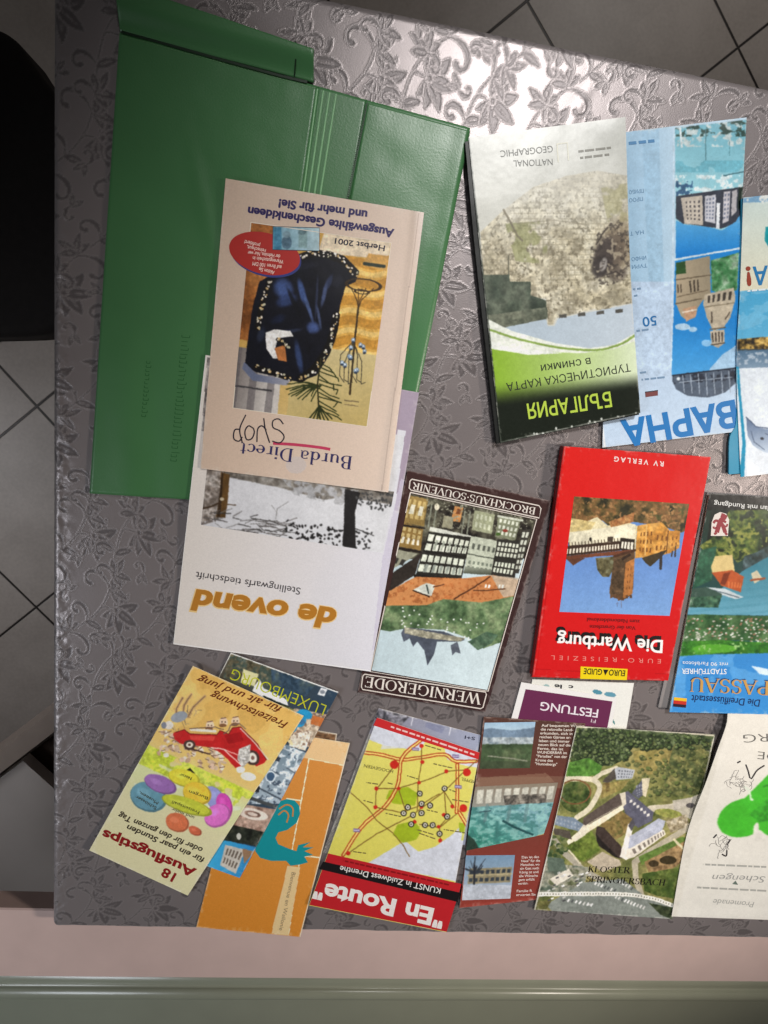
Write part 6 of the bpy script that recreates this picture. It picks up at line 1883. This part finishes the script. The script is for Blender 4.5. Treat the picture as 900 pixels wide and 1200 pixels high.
# ------------------------------------------------------------------ white curled paper with green leaf
wp = at_px('paper', 'curled off-white paper with bright green leaf shape and ink sketches, lower right', 'paper', 870, 950)
zwp = lambda x, y: 3.9 + 3.2 * np.exp(-((y - 905) / 46) ** 2) * (1 - sm(x, 840, 940)) + 1.2 * sm(y, 1060, 1078) + .6 * (fbm(x, y, 60, 33, 2) - .5)
wpq = ('e', [(853, 833.5), (851, 850), (840, 881), (828, 915), (805, 978), (787, 1074)], [(975, 838), (974, 860), (972, 890), (970, 930), (966, 990), (960, 1080)])
zwp = bent(zwp, wpq, (0, 0, 0, 0.8), 0.5, 11)


def p_wp(P):
    P.grad((830, 840), (880, 1070), (222, 218, 208), (216, 214, 206))
    P.ell(872, 958, 32, 22, (66, 176, 44), -18); P.poly([(868, 940), (900, 908), (950, 900), (960, 970), (905, 985), (890, 960)], (66, 178, 46)); P.ell(912, 958, 26, 24, (66, 176, 44)); P.ell(886, 972, 3, 8, (218, 215, 206), 10)
    P.poly([(887, 967), (884, 986), (896, 986)], (218, 215, 206))
    P.leaves(P.pm([(878, 954), (900, 936), (930, 934), (940, 958), (900, 962), (890, 964)]), [(52, 148, 40), (60, 160, 44)], 12, 3); P.line([(895, 922), (910, 916)], 2, (50, 130, 40))
    P.line([(872, 922), (878, 926), (880, 937)], 2, (214, 226, 208)); P.ell(881, 937, 2, 1.4, (214, 226, 208))
    P.mix(P.X - (852 - (P.Y - 834) * .27) < 5, (206, 202, 190), .5)


sheet(wp, 'page', wpq, zwp, .25, p_wp, k=1.12, step=.6, side=(220, 216, 206), material=MATTE)
text(wp, 'heading', 'BURG', (931, 858), (871, 861), 9.5, (104, 102, 98), zwp, bold=-.012)
text(wp, 'heading', 'DE', (912, 883), (888.5, 880.5), 9, (104, 102, 98), zwp, bold=-.012)
r_ = random.Random(21); sk = []
for cx, cy, n, sx, sy in ((866, 920, 22, 13, 11), (847, 988, 15, 8, 9)):
    for k in range(n):
        x = cx + r_.uniform(-sx, sx); y = cy + r_.uniform(-sy, sy); a = r_.uniform(0, 6.28)
        p = []
        for j in range(6):
            p.append((x, y)); a += r_.uniform(-.9, .9); x += math.cos(a) * 2.2; y += math.sin(a) * 2.2
        sk.append(resample(p, 14))
strokes(wp, 'ink_sketch', sk[:22], .5, zwp, .12, (150, 146, 142))
strokes(wp, 'ink_sketch', sk[22:], .5, zwp, .12, (150, 146, 142))
for k_, p in enumerate(([(874, 896), (877, 904), (880, 913), (887, 903), (896, 897)], [(864, 894), (868, 892)], [(836, 982), (840, 978)], [(852, 990), (856, 984)], [(846, 1001), (851, 1003), (852, 996)])):
    strokes(wp, 'ink_sketch', [resample(p, 14)], 1.7, zwp, .14, (64, 60, 60))
text(wp, 'faint_lettering', 'Schengen', (897, 1027), (835, 1025), 7.5, (150, 150, 148), zwp, shear=.25, bold=-.01)
text(wp, 'faint_lettering', 'Promenade', (884, 1057), (836, 1053.5), 6.5, (158, 158, 154), zwp, shear=.25, bold=-.01)
greek(wp, 'faint_print', [((898, 1016), (824, 1013)), ((898, 1044), (817, 1040))], 4.2, (172, 172, 166), zwp, seed=4, fill=.5)
flat(wp, 'small_mark', [(858, 1036), (865, 1037), (862, 1032)], zwp, .12, (104, 120, 110))

# ------------------------------------------------------------------ city leaflet with yellow letters
lu = at_px('leaflet', 'city leaflet with yellow capitals and a strip of small photos, under the cartoon leaflet', 'leaflet', 310, 890)
zlu = lambda x, y: 1.5 + .3 * (fbm(x, y, 50, 35, 2) - .5) + 0 * x
luq = [(270.5, 765), (396.5, 811), (281, 1029), (160, 985)]
zlu = bent(zlu, luq, (0, 1.6, 0, 0), 0.3, 12)


def p_lu(P):
    P.grad((280, 770), (390, 830), (70, 66, 56), (44, 62, 80))
    P.leaves(P.pm([(270, 764), (330, 782), (326, 815), (262, 794)]), [(62, 58, 44), (90, 84, 66), (58, 72, 66), (110, 104, 84)], 8, 3); P.leaves(P.pm([(318, 780), (372, 800), (352, 824), (318, 812)]), [(40, 56, 70), (54, 72, 88), (70, 84, 84)], 10, 4)
    P.poly([(285, 784), (303, 790), (298, 804), (282, 800)], (200, 196, 150)); P.poly([(298, 804), (304, 796), (312, 812), (309, 818), (296, 810)], (220, 222, 216)); P.poly([(308, 806), (336, 820), (338, 827), (308, 816)], (224, 228, 224)); P.line([(309, 816), (338, 829)], 2, (20, 26, 26))
    P.poly([(376, 806), (384, 808), (380, 816), (372, 814)], (206, 208, 210)); P.ell(378, 811, 3, 2.4, (120, 126, 134)); P.leaves(P.pm([(330, 826), (346, 832), (346, 838), (326, 832)]), [(110, 112, 60), (150, 140, 80)], 5, 3)
    # collage of small pictures
    P.leaves(P.pm([(345, 830), (386, 838), (372, 880), (330, 862)]), [(150, 130, 110), (196, 182, 160), (110, 84, 70), (176, 152, 130)], 5, 6)
    P.ell(350, 843, 9, 9, (40, 140, 186)); P.ell(358, 837, 9, 5, (40, 140, 186), 20); P.ell(343, 852, 5, 6, (44, 150, 196)); P.ell(353, 846, 5, 3, (60, 110, 150)); P.poly([(366, 838), (380, 842), (376, 852), (364, 848)], (180, 104, 56))
    P.leaves(P.pm([(344, 860), (366, 856), (358, 880), (338, 874)]), [(196, 184, 164), (230, 222, 206), (120, 96, 80)], 4, 7); P.line([(334, 864), (342, 872), (340, 868)], 3, (220, 206, 160))
    a = P.pm([(330, 870), (362, 884), (334, 942), (284, 942), (292, 930)])
    P.grad((320, 880), (320, 950), (110, 128, 140), (164, 178, 188), a); P.speck(a, (206, 216, 222), 5, .54, 4); P.speck(a, (66, 78, 92), 3.5, .64, 9)
    P.ell(317, 910, 5.5, 6, (60, 84, 110)); P.ring(317, 910, 5.5, 6, 1.6, (196, 206, 212)); P.line([(304, 924), (328, 936)], 2, (70, 80, 90)); P.line([(330, 876), (350, 884), (342, 912)], 1.6, (190, 200, 206)); P.line([(330, 884), (322, 900)], 2.4, (196, 204, 208)); P.quad([(324, 886), (329, 888), (327, 893), (322, 891)], (50, 58, 70)); P.line([(336, 900), (346, 906), (338, 920)], 1.4, (80, 90, 100))
    P.line([(290, 934), (330, 948)], 4, (66, 70, 72)); P.quad([(299, 920), (305, 922), (303, 929), (297, 927)], (40, 44, 50))
    b = P.pm([(283, 942), (332, 950), (314, 976), (270, 968)])
    P.leaves(b, [(140, 110, 96), (176, 150, 134), (120, 92, 80)], 10, 5); P.ring(296, 954, 14, 5, 3, (214, 202, 190), 12); P.ell(296, 954, 6, 2, (206, 190, 178), 12)
    c = P.pm([(270, 966), (314, 976), (304, 992), (260, 984)])
    P.leaves(c, [(26, 28, 24), (42, 46, 38), (60, 62, 50)], 7, 4); P.ell(280, 980, 2.6, 4, (190, 190, 180))
    d = P.pm([(260, 984), (306, 994), (281, 1030), (240, 1014)])
    P.grad((250, 1000), (300, 1010), (60, 160, 204), (44, 120, 176), d); P.poly([(264, 990), (288, 996), (276, 1024), (258, 1014)], (186, 180, 170)); P.cells([(266, 992), (286, 998), (276, 1020), (260, 1012)], 5, 2, .5, .7, (96, 86, 76)); P.poly([(284, 994), (298, 998), (286, 1012)], (140, 110, 84))
    P.line([(270.5, 765), (396, 811)], 1.8, (222, 220, 214)); P.line([(270.5, 765), (200, 900)], 1.8, (222, 220, 214))


sheet(lu, 'page', luq, zlu, .3, p_lu, k=1.45, step=.45, side=(222, 220, 214), material=GLOSSY)
text(lu, 'title', 'LUXEMBOURG', (383, 826.5), (273.5, 783.5), 13, (206, 210, 40), zlu, bold=-.012)

# ------------------------------------------------------------------ cartoon leaflet
au = at_px('leaflet', 'yellow cartoon leaflet with a red vintage car and coloured bubbles', 'leaflet', 225, 915)
zau = lambda x, y: 2.4 + 2.0 * sm(y, 985, 1045) * sm(x, 240, 120) * 0 + .4 * (fbm(x, y, 50, 37, 2) - .5) + 0 * x
auq = [(226, 780.5), (356, 839), (220, 1049.5), (104.5, 996.5)]
zau = bent(zau, auq, (1.2, 0, 1.0, 1.8), 0.5, 13)


def p_au(P):
    t = P.uv(auq)[1]
    P.grad((290, 810), (235, 905), (206, 166, 90), (206, 178, 108))
    g2 = sm(t, .36, .5)[..., None]; P.C = P.C * (1 - g2) + np.array((196, 200, 150)) * g2
    g3 = sm(t, .52, .68)[..., None]; P.C = P.C * (1 - g3) + np.array((200, 194, 154)) * g3
    v = fbm(P.X, P.Y, 34, 5)
    P.mix((t < .42) & (v > .56), (222, 190, 118), .5); P.mix((t < .3) & (v < .42), (190, 148, 76), .5)
    P.leaves((t > .40) & (t < .50) & (fbm(P.X, P.Y, 26, 8) > .44), [(176, 190, 60), (196, 206, 84), (164, 176, 70)], 22, 4); P.mix((t > .46) & (t < .6) & (v > .5), (206, 214, 206), .5)
    r = random.Random(14)
    # sketched riders and rabbit
    for k in range(30):
        x = r.uniform(198, 232); y = r.uniform(828, 862); P.line([(x, y), (x + r.uniform(-5, 5), y + r.uniform(-12, 4))], .8, r.choice([(150, 120, 84), (120, 100, 80), (176, 150, 110)]))
    for x0, y0, x1, y1 in ((214, 838, 224, 814), (220, 840, 240, 816), (206, 842, 214, 818)):
        P.line([(x0, y0), ((x0 + x1) / 2 - 3, (y0 + y1) / 2), (x1, y1)], 3.4, (186, 150, 108)); P.line([(x0, y0), ((x0 + x1) / 2 - 3, (y0 + y1) / 2), (x1, y1)], 1, (110, 86, 60))
    P.ell(210, 840, 10, 6, (136, 142, 150), -20); P.ell(198, 850, 5, 5, (206, 200, 190)); P.ell(192, 850, 3, 4, (116, 120, 130))
    for k in range(80):
        x = r.uniform(186, 262); y = 870 + (x - 190) * .3 + r.uniform(-14, 14); P.ell(x, y, r.uniform(1.5, 4.5), r.uniform(1.2, 3), r.choice([(206, 178, 156), (222, 206, 190), (176, 146, 120), (190, 166, 140)]), r.uniform(0, 180))
        if k % 2:
            P.line([(x - 3, y), (x + r.uniform(0, 4), y + r.uniform(-3, 3))], .9, (104, 78, 62))
    # red car
    P.poly([(206, 858), (216, 855), (222, 860), (254, 861), (258, 856), (268, 860), (272, 853), (282, 852), (290, 860), (302, 872), (312, 890), (310, 894), (300, 898), (286, 884), (276, 898), (258, 882), (248, 876), (212, 872), (204, 866)], (172, 34, 34))
    P.poly([(258, 880), (272, 878), (286, 896), (276, 900)], (172, 34, 34)); P.ell(208, 861, 5, 4, (176, 40, 38)); P.poly([(222, 862), (252, 863), (250, 868), (224, 867)], (196, 60, 54)); P.poly([(262, 862), (282, 858), (286, 868), (268, 872)], (150, 26, 28)); P.ell(222, 873, 7, 6, (70, 52, 46)); P.ell(222, 873, 4, 3.4, (206, 196, 180)); P.ell(222, 873, 1.6, 1.4, (90, 60, 50)); P.ell(296, 888, 8, 9, (66, 50, 46), -20); P.ell(296, 888, 5, 6, (214, 206, 194), -20); P.ell(296, 888, 2, 2.4, (120, 90, 80));
    P.line([(206, 858), (216, 855), (222, 860), (254, 861), (258, 856), (268, 860), (272, 853), (282, 852), (290, 860), (302, 872), (312, 890)], .9, (96, 24, 24));
    for hx, hy in ((246, 850), (262, 846), (276, 845)):
        P.ell(hx, hy, 5, 5.4, (214, 186, 158)); P.ell(hx - 1, hy + 4, 4.4, 2.2, (120, 84, 56)); P.line([(hx - 3, hy - 4), (hx + 3, hy - 5)], 1, (90, 60, 50)); P.ell(hx - 2, hy, .8, .8, (50, 36, 30)); P.ell(hx + 2, hy, .8, .8, (50, 36, 30))
    P.line([(248, 876), (262, 878), (284, 898)], 1.2, (230, 190, 180)); P.line([(262, 878), (282, 886)], 1, (230, 180, 170)); P.line([(224, 855), (252, 857)], 3, (214, 206, 192)); P.line([(222, 854), (252, 852), (262, 855)], 1, (90, 70, 60)); P.line([(262, 860), (268, 856), (270, 850), (280, 848), (288, 854)], 1.2, (110, 90, 80))
    P.leaves(P.pm([(280, 878), (294, 872), (292, 892), (284, 900), (278, 890)]), [(206, 204, 198), (150, 146, 140), (226, 224, 220)], 3.4, 5); P.line([(282, 854), (300, 872), (314, 890)], 1.2, (206, 196, 180))
    P.ell(291, 910, 9, 5, (222, 222, 206), 10); P.ell(282, 902, 5, 4, (220, 220, 210)); P.poly([(219, 902), (223, 900), (228, 906), (224, 908)], (30, 26, 24)); P.line([(226, 878), (246, 884)], 1.6, (60, 40, 36))
    # bubbles
    for cx, cy, rx, ry, c, ro in ((174, 934, 22, 17, (96, 140, 156), 22), (188, 919, 20, 10, (140, 100, 160), 22), (216, 912, 19, 10, (206, 196, 60), 15), (252, 936, 10, 16, (136, 140, 190), -30), (231, 930, 17, 13, (214, 182, 60), 20), (263, 944, 9, 15, (190, 70, 160), -15), (255, 956, 16, 13, (200, 104, 180), -30), (219, 944, 31, 9, (176, 182, 58), 18), (208, 964, 14, 11, (196, 106, 70), 20), (229, 974, 8, 5, (190, 96, 66), 25)):
        P.ell(cx, cy, rx, ry, tuple(int(v_ * .8) for v_ in c), ro); P.ell(cx - 1, cy - 1, rx * .92, ry * .92, c, ro); P.ell(cx - rx * .25, cy - ry * .3, rx * .5, ry * .4, tuple(min(255, v_ + 26) for v_ in c), ro, .6, .8)


sheet(au, 'page', auq, zau, .35, p_au, k=1.5, step=.45, side=(226, 220, 190), material=SATIN)
RED = (104, 26, 22)
text(au, 'script_title', 'Freizeitschwung', (338, 847), (248, 810), 8.6, (112, 44, 18), zau, bold=.012, shear=.4)
text(au, 'script_title', 'für alt und jung', (331, 828.5), (232, 791.5), 8.2, (112, 44, 18), zau, bold=.012, shear=.4)
text(au, 'title', '18', (207, 1024.5), (193, 1016.5), 10.5, (150, 24, 26), zau, bold=.03)
text(au, 'title', 'Ausflugstips', (231, 1019), (122, 972), 10.5, (150, 24, 26), zau, bold=.034)
text(au, 'subtitle', 'für ein paar Stunden', (240, 1005.5), (150, 966.5), 6.4, (56, 44, 34), zau, bold=.02, shear=.15)
text(au, 'subtitle', 'oder für den ganzen Tag', (238, 994), (140, 952), 6.4, (56, 44, 34), zau, bold=.02, shear=.15)
for s_, A, B in (('Burgen', (244, 934), (222, 926)), ('Natur', (225, 911), (211, 906)), ('Freizeitspaß', (234, 951), (202, 938)), ('und mehr', (228, 957), (202, 946.5)), ('Museen,', (186, 940), (164, 927)), ('Schlösser', (184, 946), (160, 932))):
    text(au, 'bubble_lettering', s_, A, B, 3.6, (74, 72, 44), zau)

# ------------------------------------------------------------------ orange booklet
og = at_px('booklet', 'orange booklet with a turquoise rooster emblem and cream top band', 'booklet', 320, 990)
zog = lambda x, y: .95 + .25 * (fbm(x, y, 60, 39, 2) - .5) + 0 * x
ogq = [(289, 852), (410, 871), (352, 1098), (230, 1086.5)]
zog = bent(zog, ogq, (0, 0.8, 1.8, 0), 0.3, 14)


def p_og(P):
    P.grad((370, 880), (280, 1090), (196, 130, 62), (192, 122, 42))
    P.poly([(330, 846), (412, 868), (402, 897), (362, 889), (320, 882)], (214, 180, 132)); P.line([(362, 889), (403, 897)], 1.0, (236, 210, 170))
    for ln in ([(362, 890), (341, 1003)], [(336, 936), (352, 938)], [(352, 1003), (338, 1096)], [(357, 1003.5), (376, 1005)]):
        P.line(ln, 1.3, (236, 216, 180))
    P.quad([(337, 1015), (352, 1016), (338, 1096), (318, 1094)], (206, 180, 132)); P.line([(410, 871), (352, 1098)], 1.6, (206, 190, 160))
    P.speck(P.X > 0, (206, 144, 74), 2, .8, 6, .5)


sheet(og, 'cover', ogq, zog, .4, p_og, k=1.4, step=.8, side=(226, 210, 184), material=SATIN)
roost = [(322.9, 944.9), (328.2, 938.8), (336.0, 936.4), (345.3, 938.1), (350.6, 944.2), (351.7, 953.8), (347.4, 964.4), (336.8, 972.6), (326.1, 975.5), (322.9, 982.2), (326.1, 989.3), (338.9, 994.7), (347.4, 997.5), (349.6, 990.4), (363.8, 986.8), (354.9, 992.9), (367.7, 992.9), (356.7, 997.5), (367.0, 1001.8), (356.7, 1003.9), (360.9, 1010.7), (351.3, 1013.2), (340.7, 1014.6), (335.3, 1008.9), (317.6, 1008.9), (304.8, 1005.3), (299.1, 997.5), (299.8, 989.3), (307.6, 975.5), (315.4, 962.7), (319.3, 952.0)]


flat(og, 'rooster_emblem', roost, zog, .08, (24, 150, 158))
strokes(og, 'rooster_emblem_feathers', [resample(l, 14) for l in ([(327, 948), (336, 943), (343, 947), (343, 957)], [(326, 955), (333, 950), (338, 955), (336, 964)])], 1.8, zog, .11, (206, 138, 66))
text(og, 'tab_lettering', 'Bienvenue en Wallonie', (342, 1022), (327, 1090), 4.6, (150, 132, 104), zog, bold=-.005)
bt = at_px('leaflet', 'small brown leaflet corner peeking out above the orange booklet', 'leaflet', 384, 862)
sheet(bt, 'page', ('e', [(371, 856), (366, 874), (360, 896)], [(395, 860), (392, 878), (386, 900)]), const(.35), .25, lambda P: (P.leaves(np.ones_like(P.X), [(92, 66, 46), (130, 98, 70), (70, 50, 36)], 4, 5), P.line([(371, 856), (395, 860)], 2, (186, 172, 150)), P.line([(395, 860), (392, 880)], 2, (186, 172, 150))), k=1.3, step=.6)

# ------------------------------------------------------------------ route map leaflet
er = at_px('leaflet', 'red and yellow route map leaflet with bold white title', 'leaflet', 462, 965)
zer = lambda x, y: 1.7 + .35 * (fbm(x, y, 60, 41, 2) - .5) + .8 * np.exp(-(((x - 522) / 30) ** 2 + ((y - 1092) / 26) ** 2))
erb = [(444, 830), (563, 861.5), (545, 990), (378, 1000)]


def p_erb(P):
    P.grad((440, 830), (560, 870), (130, 128, 142), (150, 156, 176)); P.leaves(P.pm([(440, 828), (480, 840), (470, 850), (440, 842)]), [(60, 60, 66), (110, 108, 116), (150, 150, 160)], 4, 3)
    P.line([(484, 840), (482, 850)], 1, (220, 220, 226)); P.line([(528, 852), (526, 862)], 1, (220, 220, 226)); P.poly([(500, 846), (522, 852), (518, 860), (498, 852)], (120, 124, 150), .7)
    m = P.X < 444 - (P.Y - 830) * .36 + 12
    P.mix(m & (P.Y > 860), (150, 146, 140)); P.mix(m & (P.Y > 890) & ((np.floor(P.X / 1.6) + np.floor(P.Y / 1.6)) % 2 > 0), (84, 82, 80))


sheet(er, 'inner_page', erb, lambda x, y: .95 + 0 * x, .3, p_erb, k=1.25, step=.5)
text(er, 'inner_lettering', 'S+I', (557, 864), (545, 862), 3.6, (50, 50, 70), lambda x, y: .95 + 0 * x, .1, bold=.02)
erq = [(442, 841), (562, 882), (523, 1092.5), (362, 1061)]
zer = bent(zer, erq, (0, 0, 0.8, 1.2), 0.5, 15)


def p_er(P):
    P.grad((470, 880), (450, 1000), (218, 210, 108), (214, 206, 96))
    wh = (206, 210, 220)
    P.poly([(430, 848), (500, 866), (492, 880), (452, 874), (430, 866)], wh)
    P.poly([(452, 860), (488, 868), (484, 876), (446, 878)], wh, .8); P.poly([(520, 872), (564, 884), (560, 900), (540, 896), (524, 890)], wh)
    P.poly([(545, 980), (560, 900), (556, 896), (575, 900), (550, 1044)], wh, 0)
    P.poly([(450, 1000), (475, 985), (490, 998), (510, 992), (530, 978), (548, 960), (552, 968), (540, 1034), (430, 1012)], wh); P.poly([(545, 960), (555, 940), (560, 960), (550, 985), (540, 985)], (206, 206, 96), .9)
    gr = (158, 178, 40)
    for pts in ([(456, 926), (478, 922), (490, 930), (486, 944), (462, 942), (452, 936)], [(466, 966), (486, 962), (494, 974), (488, 984), (472, 988), (460, 978)], [(538, 964), (550, 966), (546, 978), (538, 974)], [(476, 974), (492, 968), (488, 984)]):
        P.poly(pts, gr)
    red = (176, 62, 30); org = (226, 170, 70); dk = (120, 90, 40)
    road = [[(426, 882), (445, 884), (470, 890), (492, 888), (520, 884), (534, 892), (558, 892)], [(495, 866), (478, 880), (470, 892), (466, 920), (452, 944), (425, 968), (402, 1002)], [(536, 896), (536, 930), (535, 952)], [(538, 952), (548, 968)]]
    for ln in road:
        q = [tuple(v) for v in resample(ln, 50)]; P.line(q, 4.4, red); P.line(q, 1.8, (232, 214, 120))
    thin = [[(408, 1000), (440, 978), (482, 956), (520, 928), (548, 900)], [(410, 928), (430, 946), (442, 962), (460, 976), (472, 990), (480, 1004)], [(440, 946), (470, 952), (490, 945), (515, 930)], [(441, 924), (466, 924), (500, 914), (525, 904), (548, 902)], [(494, 872), (494, 894), (490, 918), (489, 950)], [(441, 925), (440, 946)], [(442, 924), (462, 898)], [(467, 925), (476, 952)], [(521, 928), (523, 960), (514, 970), (492, 966)], [(521, 928), (532, 946)], [(535, 954), (515, 970), (516, 984)], [(549, 900), (560, 890)]]
    for ln in thin:
        P.line(ln, 1.1, dk)
    for x, y, rr in ((462, 896, 5), (547, 905, 4.6), (543, 947, 4.6), (494, 874, 2.6), (495, 893, 2.2), (523, 904, 2.4), (441, 924, 2.4), (467, 924, 2.2), (440, 946, 2.4), (491, 917, 2), (408, 1000, 2.6), (530, 945, 2.2), (520, 955, 2.2), (514, 969, 2.2), (486, 963, 2.2), (516, 985, 2.4), (494, 946, 2)):
        P.ell(x, y, rr, rr, (196, 44, 34))
    for x, y in ((492, 930), (494, 942), (504, 944), (478, 946), (473, 953), (484, 955), (494, 953), (482, 966), (498, 967), (507, 967), (515, 977), (521, 924), (524, 957)):
        P.ell(x, y, 3.6, 3.6, (40, 36, 30)); P.ell(x, y, 2.2, 2.4, (226, 222, 206)); P.ell(x, y, .8, 1.2, (40, 36, 30))
    for x, y in ((487, 878), (534, 886), (537, 922), (418, 973)):
        P.poly([(x - 4, y - 2.2), (x + 4, y - 1.6), (x + 4, y + 2.2), (x - 4, y + 1.6)], (120, 104, 150)); P.line([(x - 3, y), (x + 3, y)], .9, (220, 214, 226))


sheet(er, 'cover', erq, zer, .35, p_er, k=1.15, step=.42, side=(226, 220, 206), material=SATIN)
q_ = erq


def eq(s, t):
    return lerp(lerp(q_[0], q_[1], s), lerp(q_[3], q_[2], s), t)


flat(er, 'red_band', [(442, 841), (562, 882), (560.6, 890), (437.5, 850)], zer, .07, (204, 46, 48))
greek(er, 'band_print', [((556, 884.5), (458, 851.5))], 4, (236, 200, 196), zer, .12, seed=8, fill=.5)
flat(er, 'red_panel', [(384.5, 1000), (541, 1036), (523.5, 1092), (362.5, 1060.5)], zer, .07, (196, 36, 44))
flat(er, 'black_band', [(378.5, 1009.5), (539, 1046), (536, 1057), (374, 1018.5)], zer, .10, (26, 22, 24))
greek(er, 'band_print', [((526, 1037), (402, 1008.5))], 3.2, (140, 20, 26), zer, .12, seed=9, fill=.6)
text(er, 'subtitle', 'KUNST in Zuidwest Drenthe', (517, 1041), (399, 1014.5), 6.6, (240, 236, 232), zer, bold=.008)
text(er, 'title', '"En Route"', (522, 1068.5), (370.5, 1032.5), 19, (244, 238, 234), zer, .12, bold=.035)
for s_, A, B in (('HOOGEVEEN', (461, 902.5), (427, 895.5)), ('MEPPEL', (558, 915), (541, 911))):
    text(er, 'map_lettering', s_, A, B, 3.6, (96, 84, 50), zer)
greek(er, 'map_lettering', [((517, 879), (497, 873)), ((530, 900), (508, 895)), ((443, 919), (429, 917)), ((460, 919), (453, 917)), ((437, 941), (426, 938)), ((490, 913), (477, 909)), ((429, 1000), (414, 998)), ((470, 957), (452, 953)), ((508, 978), (488, 972)), ((545, 976), (520, 972)), ((549, 940), (530, 937)), ((534, 928), (526, 925)), ((513, 952), (500, 949)), ((510, 983), (490, 976))], 2.6, (124, 112, 66), zer, .12, seed=10, fill=.5)
